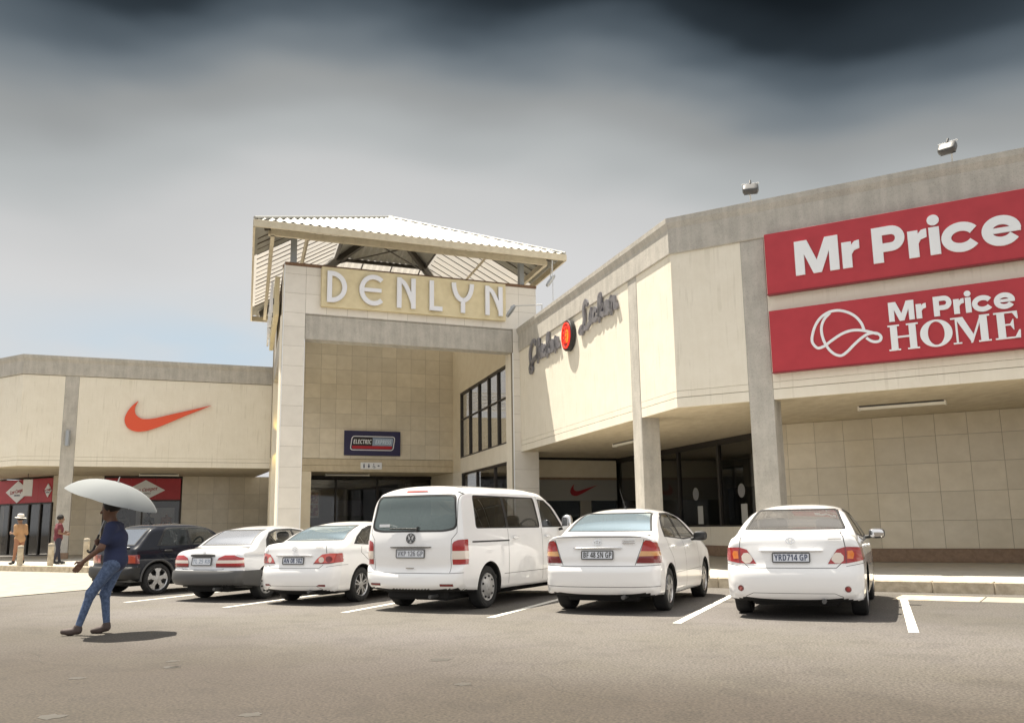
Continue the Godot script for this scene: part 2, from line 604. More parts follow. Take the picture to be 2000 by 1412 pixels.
	mats.sheet = rough_map(noise_image(256, 93, 0.03, 3, lin(0.36, 0.355, 0.325), lin(0.43, 0.425, 0.39), 1.4), 2.0, Color.WHITE, 0.45)
	mats.clear_sheet = plain(lin(0.56, 0.49, 0.36), 0.6)
	mats.clear_sheet.backlight_enabled = true
	mats.clear_sheet.backlight = Color(0.62, 0.62, 0.62)
	mats.steel_beam = plain(lin(0.075, 0.066, 0.055), 0.55, 0.2)
	mats.fascia = rough_map(noise_image(256, 94, 0.03, 3, lin(0.52, 0.46, 0.34), lin(0.60, 0.54, 0.41), 1.4), 2.0, Color.WHITE, 0.6)
	mats.post = plain(lin(0.34, 0.36, 0.37), 0.45, 0.3)
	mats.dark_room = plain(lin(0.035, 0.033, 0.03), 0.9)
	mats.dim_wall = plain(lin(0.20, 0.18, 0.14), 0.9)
	mats.lamp_body = plain(lin(0.36, 0.38, 0.40), 0.35, 0.6)
	mats.tube_cover = plain(lin(0.82, 0.79, 0.70), 0.4)


# ---------------------------------------------------------------- sky
func piece(table: PackedVector2Array, x: float) -> float:
	if x <= table[0].x: return table[0].y
	for k in table.size() - 1:
		if x <= table[k + 1].x:
			return lerpf(table[k].y, table[k + 1].y, smoothstep(table[k].x, table[k + 1].x, x) * 0.5 + 0.5 * (x - table[k].x) / (table[k + 1].x - table[k].x))
	return table[table.size() - 1].y


func sky_image(gain: float) -> Image:
	var f := FastNoiseLite.new()
	f.seed = 5
	f.frequency = 0.55
	f.fractal_octaves = 3
	var g := FastNoiseLite.new()
	g.seed = 9
	g.frequency = 1.6
	g.fractal_octaves = 4
	var w := 1024
	var h := 512
	var o := Image.create(w, h, false, Image.FORMAT_RGBF)
	# brightness over height where the storm bank stands, and where it does not
	var bank := PackedVector2Array([Vector2(0, 0.72), Vector2(8, 0.70), Vector2(14, 0.68), Vector2(18.5, 0.60), Vector2(22, 0.47), Vector2(25, 0.335), Vector2(27.5, 0.21), Vector2(29.2, 0.105), Vector2(30.6, 0.03), Vector2(33, 0.008), Vector2(44, 0.02), Vector2(50, 0.3), Vector2(58, 0.8), Vector2(66, 1.0), Vector2(90, 1.0)])
	var open := PackedVector2Array([Vector2(0, 0.90), Vector2(12, 0.95), Vector2(30, 1.0), Vector2(60, 1.05), Vector2(90, 1.0)])
	for y in h:
		var el := 90.0 - 180.0 * (y + 0.5) / h
		for x in w:
			var az := wrapf(360.0 * (x + 0.5) / w, -180.0, 180.0)
			if el < -2.0:
				o.set_pixel(x, y, Color(0.30, 0.28, 0.25) * gain)
				continue
			var e := deg_to_rad(el)
			var a := deg_to_rad(az)
			var d := Vector3(sin(a) * cos(e), sin(e), -cos(a) * cos(e))
			var q := Vector3(d.x, d.y * 3.5, d.z)
			var n1 := f.get_noise_3dv(q * 2.2)
			var n2 := g.get_noise_3dv(q * 3.0)
			var s := el - 1.5 + 2.6 * n1 + 0.8 * n2
			s += 5.4 * smoothstep(3.0, 22.0, az) - 1.4 * exp(-pow((az + 11.0) / 7.0, 2.0)) + 3.0 * smoothstep(-14.0, -28.0, az)
			var there := exp(-pow(absf(az) / 75.0, 4.0))
			var l := lerpf(piece(open, el) * (1.0 + 0.16 * n1 + 0.08 * n2), piece(bank, s), there)
			# dark cloud is bluer, a paler blue gap low on the left
			var blue := clampf((0.34 - l) / 0.34, 0.0, 1.0)
			var c := Color(1.0, 1.0, 1.0).lerp(Color(0.955, 1.0, 1.005), smoothstep(0.66, 0.45, l)).lerp(Color(0.62, 1.0, 1.38), blue * 0.75)
			var gap := exp(-pow((az + 19.0) / 11.0, 2.0)) * exp(-pow((el - 10.5) / 2.6, 2.0)) * clampf(0.8 + 1.2 * n2, 0.0, 1.0)
			c = c.lerp(Color(0.80, 0.98, 1.13), 0.85 * gap)
			o.set_pixel(x, y, Color(l * c.r, l * c.g, l * c.b) * gain)
	return o


func make_light() -> void:
	var cam := Camera3D.new()
	cam.name = "camera"
	cam.transform = Transform3D(Basis(Vector3.RIGHT, deg_to_rad(PITCH)) * Basis(Vector3.BACK, deg_to_rad(ROLL)), Vector3(0, EYE, 0))
	cam.fov = 43.15
	cam.near = 0.1
	cam.far = 2000.0
	add_child(cam)
	cam.current = true
	var exposure := 2.1
	var env := Environment.new()
	env.background_mode = Environment.BG_SKY
	env.tonemap_mode = Environment.TONE_MAPPER_LINEAR
	env.tonemap_exposure = exposure
	env.sdfgi_enabled = true
	env.ssao_enabled = true
	env.ssil_enabled = true
	var sm := PanoramaSkyMaterial.new()
	sm.panorama = ImageTexture.create_from_image(sky_image(1.0 / exposure))
	var sky := Sky.new()
	sky.sky_material = sm
	env.sky = sky
	var we := WorldEnvironment.new()
	we.name = "environment"
	we.environment = env
	add_child(we)
	var sun := DirectionalLight3D.new()
	sun.name = "sun"
	sun.light_energy = 1.6
	sun.light_color = Color(1.0, 0.965, 0.905)
	sun.light_angular_distance = 0.5
	sun.shadow_enabled = true
	add_child(sun)
	sun.look_at_from_position(Vector3(-0.32, 1.0, -0.26) * 50.0, Vector3.ZERO, Vector3.FORWARD)


# ---------------------------------------------------------------- ground
func along(deg: float) -> Vector3:
	return Vector3(sin(deg_to_rad(deg)), 0, -cos(deg_to_rad(deg)))


func sheet(pts: PackedVector2Array, y: float) -> ArrayMesh:
	var b := MB.new()
	var ids := Geometry2D.triangulate_polygon(pts)
	for k in range(0, ids.size(), 3):
		b.flat(Vector3(pts[ids[k]].x, y, pts[ids[k]].y), Vector3(pts[ids[k + 1]].x, y, pts[ids[k + 1]].y), Vector3(pts[ids[k + 2]].x, y, pts[ids[k + 2]].y), Vector3.UP)
	return b.mesh()


func ground_point(offset: float, run: float) -> Vector3:
	# offset: metres from the eye square to the kerb; run: metres along the kerb to the right of the fold
	var n := UM.cross(Vector3.UP)
	return -n * offset + UM * run


# the lot in cells: the bays are paler, vignette shade is painted browner towards the eye
func asphalt_mesh(n: Vector3) -> ArrayMesh:
	var f := FastNoiseLite.new()
	f.seed = 17
	f.frequency = 0.09
	f.fractal_octaves = 4
	var xs := [-400.0, -60.0]
	for k in 121: xs.append(-36.0 + 0.6 * k)
	xs.append_array([60.0, 500.0])
	var zs := [-700.0, -60.0]
	for k in 101: zs.append(-40.0 + 0.6 * k)
	zs.append_array([60.0, 300.0])
	var p := PackedVector3Array()
	var c := PackedColorArray()
	var w := PackedVector3Array()
	var id := PackedInt32Array()
	for z: float in zs:
		for x: float in xs:
			var v := Vector3(x, 0, z)
			p.append(v)
			w.append(Vector3.UP)
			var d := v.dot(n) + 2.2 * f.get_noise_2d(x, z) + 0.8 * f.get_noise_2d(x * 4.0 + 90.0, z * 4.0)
			var near_shade := smoothstep(10.2, 4.4, d)
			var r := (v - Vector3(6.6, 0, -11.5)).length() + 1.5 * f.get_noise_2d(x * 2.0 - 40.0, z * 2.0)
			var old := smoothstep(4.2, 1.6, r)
			var t := Color(1.0, 0.995, 0.985).lerp(Color(0.38, 0.32, 0.26), 0.95 * near_shade).lerp(Color(0.66, 0.655, 0.64), 0.75 * old * (1.0 - near_shade))
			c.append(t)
	var m := xs.size()
	for j in zs.size() - 1:
		for i in m - 1:
			var a := j * m + i
			id.append_array(PackedInt32Array([a, a + 1, a + m + 1, a, a + m + 1, a + m]))
	var arr := []
	arr.resize(Mesh.ARRAY_MAX)
	arr[Mesh.ARRAY_VERTEX] = p
	arr[Mesh.ARRAY_NORMAL] = w
	arr[Mesh.ARRAY_COLOR] = c
	arr[Mesh.ARRAY_INDEX] = id
	var o := ArrayMesh.new()
	o.add_surface_from_arrays(Mesh.PRIMITIVE_TRIANGLES, arr)
	return o


func make_ground() -> void:
	var n := -UM.cross(Vector3.UP)     # away from the eye
	structure("ground", asphalt_mesh(n), mats.asphalt, "worn warm grey asphalt of the car park with brownish shade painted in towards the near side")
	var kerb := 16.55
	var xz := func(v: Vector3) -> Vector2: return Vector2(v.x, v.z)
	# raised walkway behind the kerb, a slab with a face
	var b := MB.new()
	var A := n * (kerb + 0.14) - UM * 40.0
	var B := n * (kerb + 0.14) + UM * 30.0
	var C := n * 60.0 + UM * 30.0
	var D := n * 60.0 - UM * 40.0
	for q: Vector3 in [A, B, C, D]: q.y = 0.0
	var up := Vector3.UP * (WALK - 0.003)
	b.quad(A + up, B + up, C + up, D + up, Vector3.UP)
	structure("pavement", b.mesh(), mats.walk, "raised concrete walkway under and before the shops")
	# kerb stones, one by one
	var kb := thing("kerb", "long sunlit pale concrete kerb edging the walkway in front of the cars", "kerb", frame(n * kerb, UM))
	var stone := one(func(m: MB) -> void: m.span(-0.447, 0.447, -0.05, WALK, -0.14, 0.0, 0.018))
	for k in range(-46, 26): part("kerb_stone", stone, mats.kerb, kb, at(k * 0.9, 0, 0))
	# shallow drainage channel of concrete slabs along the bay ends on the right
	var ch := thing("drain_channel", "pale concrete drain channel along the kerb right of the last car", "channel", frame(n * 15.0, UM))
	for k in 10:
		part("channel_slab", one(func(m: MB) -> void: m.span(0.012, 1.19, -0.05, 0.006, -0.92, 0.0, 0.004)), mats.paving if k % 3 else mats.kerb, ch, at(-2.62 + k * 1.2, 0, 0))
	# paved apron left of the bays
	var e0 := Vector3(-9.62, 0, -17.15)
	var pk := along(PARK)
	var hit := (kerb - e0.dot(n)) / pk.dot(n)
	var e1 := e0 + pk * hit
	var far := e1 - UM * 26.0
	var near := e0 - UM * 26.0
	var p := structure("path", sheet(PackedVector2Array([xz.call(e0), xz.call(e1), xz.call(far), xz.call(near)]), 0.012), mats.paving, "sunlit pale paved apron at the left end of the bays")
	p.name = "path"
	# cracks and oil drips of the lot
	var rng := RandomNumberGenerator.new()
	rng.seed = 12
	var tar := plain(lin(0.075, 0.067, 0.057), 0.8)
	var starts := [[Vector2(-2.5, -7.6), 0.5, 14], [Vector2(1.2, -6.4), 2.9, 12], [Vector2(3.6, -9.2), 0.2, 10], [Vector2(-5.0, -9.6), 0.4, 13]]
	for k in starts.size():
		var q: Vector2 = starts[k][0]
		var ang: float = starts[k][1]
		var line := PackedVector2Array([q])
		for i in int(starts[k][2]):
			ang += rng.randf_range(-0.5, 0.5)
			q += Vector2(cos(ang), sin(ang)) * rng.randf_range(0.12, 0.3)
			line.append(q)
		var b2 := MB.new()
		for i in line.size() - 1:
			var e := (line[i + 1] - line[i]).normalized().orthogonal() * 0.0022
			b2.quad(Vector3(line[i].x - e.x, 0.003, line[i].y - e.y), Vector3(line[i].x + e.x, 0.003, line[i].y + e.y), Vector3(line[i + 1].x + e.x, 0.003, line[i + 1].y + e.y), Vector3(line[i + 1].x - e.x, 0.003, line[i + 1].y - e.y), Vector3.UP)
		part("crack", b2.mesh(), tar, get_node("ground"))
	for k in 9:
		var c := Vector2(rng.randf_range(-4.5, 5.5), rng.randf_range(-9.6, -6.0))
		var w := PackedVector2Array()
		var r0 := rng.randf_range(0.03, 0.09)
		for i in 14: w.append(c + Vector2(cos(TAU * i / 14), sin(TAU * i / 14)) * r0 * rng.randf_range(0.7, 1.25))
		part("oil_spot", sheet(w, 0.002), plain(lin(0.075, 0.068, 0.058), 0.45), get_node("ground"))
	# painted bay lines
	var from := [Vector2(-6.558, -15.785), Vector2(-4.478, -14.46), Vector2(-2.433, -13.297), Vector2(-0.335, -12.255), Vector2(1.912, -11.244), Vector2(4.198, -9.999)]
	var words := ["white bay line running under the rear of the light silver sedan", "white bay line between the silver sedan and the white sedan left of the van", "white bay line running under the rear of the white van", "white bay line between the white van and the white sedan with the roof aerial", "long white bay line between the two white sedans nearest the camera", "short thick white bay line on the open asphalt right of the nearest sedan"]
	var turn := [20.0, 20.5, 19.5, 20.0, 21.5, 21.5]
	for k in 6:
		var s := Vector3(from[k].x, 0, from[k].y)
		var dir := along(turn[k])
		var l: float = (14.98 - s.dot(n)) / dir.dot(n)
		var side := dir.cross(Vector3.UP) * 0.052
		var m := MB.new()
		var steps := 12
		for i in steps:
			var u := s + dir * (l * i / steps) + Vector3.UP * 0.004
			var v := s + dir * (l * (i + 1) / steps) + Vector3.UP * 0.004
			m.quad(u - side, u + side, v + side, v - side, Vector3.UP)
		var o := part("parking_line", m.mesh(), mats.line, self)
		tag(o, words[k], "bay line", "painted lines between the parking bays")


# ---------------------------------------------------------------- buildings
# a profile of (z, y) pushed along x; its ends lean with z so that runs meet in a mitre
func run(prof: PackedVector2Array, x0: float, x1: float, k0 := 0.0, k1 := 0.0) -> ArrayMesh:
	var b := MB.new()
	var mid := Vector2.ZERO
	for q in prof: mid += q / prof.size()
	for k in prof.size():
		var a := prof[k]; var c := prof[(k + 1) % prof.size()]
		var m := (a + c) / 2 - mid
		var e := c - a
		var o := Vector2(e.y, -e.x)
		if o.dot(m) < 0: o = -o
		b.quad(Vector3(x0 + k0 * a.x, a.y, a.x), Vector3(x1 + k1 * a.x, a.y, a.x), Vector3(x1 + k1 * c.x, c.y, c.x), Vector3(x0 + k0 * c.x, c.y, c.x), Vector3(0, o.y, o.x))
	var ids := Geometry2D.triangulate_polygon(prof)
	for s in 2:
		for k in range(0, ids.size(), 3):
			var v: Array[Vector3] = []
			for j in 3:
				var q := prof[ids[k + j]]
				v.append(Vector3((x0 + k0 * q.x) if s == 0 else (x1 + k1 * q.x), q.y, q.x))
			b.flat(v[0], v[1], v[2], Vector3(-1 if s == 0 else 1, 0, 0))
	return b.mesh()


func beam_profile(y0: float, y1: float) -> PackedVector2Array:
	return PackedVector2Array([Vector2(-0.35, y0), Vector2(0.03, y0), Vector2(0.045, y0 + 0.02), Vector2(0.045, y1 - 0.24), Vector2(0.10, y1 - 0.11), Vector2(0.105, y1), Vector2(-0.35, y1)])


# the upper wall of one bay: three courses of panels with open grooves before a dark backing
func bay(o: Node3D, f: Transform3D, x0: float, x1: float, seams: Array, mat: Material, k0 := 0.0, k1 := 0.0) -> void:
	part("backing", run(PackedVector2Array([Vector2(-0.30, 3.68), Vector2(-0.03, 3.68), Vector2(-0.03, 7.14), Vector2(-0.30, 7.14)]), x0, x1, k0, k1), mats.joint, o, f)
	var xs := [x0]
	xs.append_array(seams)
	xs.append(x1)
	for row: Vector2 in [Vector2(SOFFIT, 3.872), Vector2(3.884, 4.020), Vector2(4.026, 7.135)]:
		for i in xs.size() - 1:
			var a: float = xs[i] + (0.003 if i > 0 else 0.0)
			var c: float = xs[i + 1] - (0.003 if i < xs.size() - 2 else 0.0)
			part("wall_panel", run(PackedVector2Array([Vector2(-0.028, row.x), Vector2(-0.004, row.x), Vector2(0, row.x + 0.004), Vector2(0, row.y - 0.004), Vector2(-0.004, row.y), Vector2(-0.028, row.y)]), a, c, k0 if i == 0 else 0.0, k1 if i == xs.size() - 2 else 0.0), mat, o, f)


func tiles(o: Node3D, f: Transform3D, xs: Array, ys: Array, z: float, kind: String, thick := 0.03, sd := 1) -> void:
	var rng := RandomNumberGenerator.new()
	rng.seed = sd
	part("backing", boxed(xs[0], xs[xs.size() - 1], ys[0], ys[ys.size() - 1], z - 0.2, z - 0.008), mats.joint, o, f)
	var made := {}
	for j in ys.size() - 1:
		for i in xs.size() - 1:
			var w: float = xs[i + 1] - xs[i]
			var h: float = ys[j + 1] - ys[j]
			if w < 0.03 or h < 0.03: continue
			var key := Vector2i(roundi(w * 500), roundi(h * 500))
			if not made.has(key): made[key] = boxed(0.003, w - 0.003, 0.003, h - 0.003, -thick, 0.0, 0.003)
			part("tile", made[key], mats[kind][rng.randi() % 4], o, f * at(xs[i], ys[j], z + rng.randf_range(-0.0012, 0.0012)))


func spread(a: float, b: float, step: float) -> Array:
	var o := [a]
	var x := a + step
	while x < b - 0.02:
		o.append(x)
		x += step
	o.append(b)
	return o


func tube_light(label: String, f: Transform3D, length: float) -> void:
	var o := thing("ceiling_light", label, "ceiling light", f, "long covered lights under the soffits")
	part("housing", one(func(m: MB) -> void: m.span(-length / 2, length / 2, -0.035, 0.0, -0.07, 0.07, 0.006)), mats.grey_trim, o)
	var prof := PackedVector2Array()
	for i in 9:
		var a := PI * i / 8
		prof.append(Vector2(cos(a) * 0.075, -0.036 - sin(a) * 0.06))
	part("cover", run(prof, -length / 2 + 0.02, length / 2 - 0.02), mats.tube_cover, o)
	for s: float in [-1.0, 1.0]:
		part("end_cap", boxed(s * length / 2 - 0.018, s * length / 2 + 0.018, -0.105, -0.001, -0.08, 0.08, 0.008), mats.tube_cover, o)


# frames and panes of a glazed front; xs are the mullion centres
func glazing(o: Node3D, f: Transform3D, xs: Array, y0: float, y1: float, bars: Array, glass: Material, w := 0.07, head := 0.07) -> void:
	for x: float in xs: part("mullion", boxed(x - w / 2, x + w / 2, y0, y1, -0.06, 0.06, 0.006), mats.frame, o, f)
	var ys := [y0]
	ys.append_array(bars)
	ys.append(y1)
	for i in xs.size() - 1:
		var a: float = xs[i] + w / 2
		var c: float = xs[i + 1] - w / 2
		for j in ys.size():
			var y: float = ys[j]
			var t: float = head if (j == ys.size() - 1) else 0.05
			var lo := y if j == 0 else (y - t if j == ys.size() - 1 else y - t / 2)
			part("rail", boxed(a, c, lo, lo + t, -0.05, 0.05, 0.005), mats.frame, o, f)
			if j < ys.size() - 1:
				part("pane", boxed(a - 0.01, c + 0.01, y - 0.005, float(ys[j + 1]) + 0.005, -0.006, 0.0), glass, o, f)


func slab(pts: Array, y0: float, y1: float) -> ArrayMesh:
	var poly := PackedVector2Array()
	for v: Vector3 in pts: poly.append(Vector2(v.x, v.z))
	var b := MB.new()
	b.prism(poly, -y0, -y1, Transform3D(Basis(Vector3.RIGHT, Vector3.BACK, Vector3.DOWN), Vector3.ZERO))
	return b.mesh()


func right_wing() -> void:
	var o := thing("shop_wing", "cream two storey shop wing on the right with grey concrete columns and parapet beam", "building")
	var fm := frame(FOLD, UM)
	var fs := frame(CORNER, US)
	var fx := 11.923
	var km := 0.384
	# parapet beam
	part("parapet_beam", run(beam_profile(7.13, 7.955), 0, 15, -km, 0), mats.concrete, o, fm)
	part("parapet_beam", run(beam_profile(7.13, 7.955), 0.01, fx, 0, km), mats.concrete, o, fs)
	# upper walls
	bay(o, fm, 0, 1.60, [], mats.plaster, -km, 0)
	bay(o, fm, 2.12, 15, [], mats.plaster)
	bay(o, fs, 0.0, 9.507, [3.51, 7.75], mats.plaster)
	bay(o, fs, 10.03, fx, [], mats.plaster, 0, km)
	# columns
	part("column", boxed(1.603, 2.117, WALK, 7.13, -0.5, 0.012, 0.012), mats.concrete, o, fm)
	part("column", boxed(9.51, 10.027, WALK, 7.13, -0.46, 0.012, 0.012), mats.concrete, o, fs)
	part("column", boxed(8.9, 9.42, WALK, 7.13, -0.5, 0.012, 0.012), mats.concrete, o, fm)
	# soffit and flat roof
	var pts := [fs * Vector3(-11, 0, -0.05), fs * Vector3(fx - 0.01, 0, -0.03), fm * Vector3(15, 0, -0.03), fm * Vector3(15, 0, -16), fs * Vector3(-11, 0, -16)]
	part("soffit", slab(pts, SOFFIT + 0.004, 3.675), mats.soffit, o)
	part("floor_slab", slab(pts, 3.68, 3.85), mats.joint, o)
	pts[0] = fs * Vector3(-0.2, 0, -0.05)
	pts[4] = fs * Vector3(-0.2, 0, -16)
	part("roof", slab(pts, 7.55, 7.7), mats.concrete, o)
	# tiled back wall under the soffit
	var tx := [0.85]
	for k in 13: tx.append(0.98 + 0.703 * k)
	tiles(o, fm, tx, [0.502, 1.153, 1.822, 2.497, 3.142, SOFFIT], -5.03, "tile", 0.03, 3)
	part("skirting", boxed(0.85, 9.42, WALK, 0.500, -5.2, -5.015, 0.006), mats.skirting, o, fm)
	part("end_wall", boxed(9.42, 9.7, WALK, SOFFIT, -5.2, -0.5), mats.plaster, o, fm)
	# glazed shop front running back
	var sz := -4.75
	var fg := fs * at(0, 0, sz)
	glazing(o, fg, [-3.08, -0.38, 2.32, 5.02, 7.72, 9.30], 1.06, SOFFIT, [], mats.shop_glass, 0.11, 0.17)
	part("plinth", boxed(-3.1, 9.36, 0.50, 1.06, -0.14, 0.06, 0.006), mats.plaster, o, fg)
	part("skirting", boxed(-3.1, 9.36, WALK, 0.5, -0.15, 0.075, 0.006), mats.skirting, o, fg)
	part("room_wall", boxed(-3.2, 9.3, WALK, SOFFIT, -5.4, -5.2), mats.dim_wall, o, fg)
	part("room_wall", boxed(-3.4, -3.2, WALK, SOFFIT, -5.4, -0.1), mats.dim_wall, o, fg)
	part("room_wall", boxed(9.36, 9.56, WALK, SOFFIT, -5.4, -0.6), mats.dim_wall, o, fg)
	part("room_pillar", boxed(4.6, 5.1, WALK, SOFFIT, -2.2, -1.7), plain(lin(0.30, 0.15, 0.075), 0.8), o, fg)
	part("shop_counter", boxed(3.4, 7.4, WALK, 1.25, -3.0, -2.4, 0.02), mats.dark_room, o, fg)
	for k in 3: part("shelf", boxed(-2.4 + k * 2.6, -0.4 + k * 2.6, 0.5, 2.5, -4.9, -4.4, 0.02), mats.dark_room, o, fg)
	# the passage beside the tower
	var ft := frame(CORNER, UT)
	var fp := ft * at(0, 0, -2.2)
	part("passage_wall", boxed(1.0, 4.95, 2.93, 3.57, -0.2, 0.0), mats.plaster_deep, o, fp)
	part("passage_head", boxed(1.0, 4.95, 3.575, SOFFIT, -0.2, 0.03), mats.frame, o, fp)
	part("passage_rail", boxed(1.0, 4.95, 2.84, 2.926, -0.2, 0.02), mats.skirting, o, fp)
	part("sign_band", boxed(1.0, 4.95, 2.07, 2.836, -0.2, -0.01), plain(lin(0.27, 0.265, 0.24), 0.7), o, fp)
	part("pier", boxed(3.38, 3.83, WALK, 2.066, -0.2, -0.005), plain(lin(0.27, 0.25, 0.21), 0.7), o, fp)
	for x: Vector2 in [Vector2(1.0, 3.38), Vector2(3.83, 4.95)]:
		part("shop_window", boxed(x.x, x.y, WALK, 2.066, -0.08, -0.06), mats.glass_tint, o, fp)
	part("room_wall", boxed(0.6, 5.3, WALK, SOFFIT, -3.2, -3.0), mats.dark_room, o, fp)
	for e: float in [0.9, 4.95]: part("room_wall", boxed(e, e + 0.1, WALK, SOFFIT, -3.0, -0.2), mats.dark_room, o, fp)

	tube_light("long white ceiling light under the soffit right of the big column", fm * at(4.2, SOFFIT, -2.35), 1.75)
	tube_light("short looking ceiling light half behind the middle column", fs * at(4.1, SOFFIT, -2.1), 1.7)

	# stickers and notices on the shop glass
	for k in 2:
		var x := [3.43, 6.25][k] as float
		var s := thing("window_sticker", ["round pale sticker on the second shop pane from the middle column", "round pale sticker on the shop pane nearest the big column"][k], "sticker", fg * at(x, 2.08, 0.008), "round stickers on the shop glass")
		part("disc", one(func(m: MB) -> void: m.prism(circle(Vector2.ZERO, 0.2, 0.2, 24), 0.0, 0.003)), plain(lin(0.22, 0.22, 0.22), 0.6), s)
		part("ring", one(func(m: MB) -> void: m.ribbon(circle(Vector2.ZERO, 0.12, 0.12, 24), 0.02, 0.003, 0.006, true)), plain(lin(0.2, 0.2, 0.22), 0.6), s)
		part("hand_mark", one(func(m: MB) -> void: m.prism(circle(Vector2.ZERO, 0.035, 0.06, 12), 0.003, 0.006)), plain(lin(0.2, 0.2, 0.22), 0.6), s)
		var u := part("paper_notice", boxed(-0.17, 0.17, -0.28, 0.28, 0, 0.004), plain(lin(0.40, 0.40, 0.385), 0.7), self, fg * at(x + [0.25, 0.1][k], 1.42, 0.004))
		tag(u, ["white paper notice low on the second shop pane from the middle column", "white paper notice low on the shop pane nearest the big column"][k], "notice", "paper notices low on the shop glass")

	# red tick on the grey band of the passage shop
	var sw := part("tick_sign", swoosh(1.15, 0.03), plain(lin(0.28, 0.012, 0.02), 0.5), self, fp * at(2.95, 2.24, 0.0))
	tag(sw, "small dark red tick on the grey band deep in the passage", "sign")

	# floodlights standing on the parapet
	for k in 2:
		var fl := thing("floodlight", ["silver floodlight on the parapet above the left end of the red boards", "silver floodlight on the parapet farthest to the right"][k], "floodlight", fm * Transform3D(Basis(Vector3.UP, [0.25, -0.25][k]), Vector3([1.90, 5.86][k], 7.955, -0.05)), "floodlights on the right wing parapet")
		part("foot", boxed(-0.05, 0.05, 0, 0.012, -0.05, 0.05), mats.zinc, fl)
		part("arm", one(func(m: MB) -> void: m.rod(Vector3(0, 0, 0), Vector3([-0.02, 0.05][k], 0.17, 0.12), 0.014, 0.014)), mats.zinc, fl)
		var hd := Transform3D(Basis(Vector3.RIGHT, 0.95), Vector3(0, 0.28, 0.18))
		part("head", one(func(m: MB) -> void: m.blob(Vector3.ZERO, Vector3(0.17, 0.075, 0.12), 5.0)), mats.grey_trim, fl, hd)
		part("lamp_glass", boxed(-0.145, 0.145, -0.082, -0.074, -0.10, 0.10, 0.003), mats.lamp_body, fl, hd)
		part("visor", boxed(-0.185, 0.185, 0.02, 0.05, -0.15, -0.135, 0.006), mats.white_letter, fl, hd)
		part("knob", one(func(m: MB) -> void: m.rod(Vector3(0, 0.06, -0.1), Vector3(0, 0.06, -0.22), 0.022, 0.022)), mats.black_trim, fl, hd)


func swoosh(length: float, depth: float) -> ArrayMesh:
	# a slender tick: fat hook at the left, long point at the right
	var k := length / 3.24
	var pts := PackedVector2Array()
	var low := smooth(PackedVector2Array([Vector2(3.24, 1.145), Vector2(2.2, 0.66), Vector2(1.25, 0.20), Vector2(0.72, 0.02), Vector2(0.38, 0.02), Vector2(0.12, 0.16), Vector2(0.0, 0.46), Vector2(0.10, 0.80), Vector2(0.28, 1.05), Vector2(0.47, 1.22)]), 6)
	var top := smooth(PackedVector2Array([Vector2(0.47, 1.22), Vector2(0.36, 0.94), Vector2(0.40, 0.68), Vector2(0.62, 0.52), Vector2(1.0, 0.53), Vector2(1.7, 0.72), Vector2(3.24, 1.145)]), 6)
	for q in low: pts.append(q * k)
	for i in range(1, top.size() - 1): pts.append(top[i] * k)
	return one(func(m: MB) -> void: m.prism(pts, 0, depth))


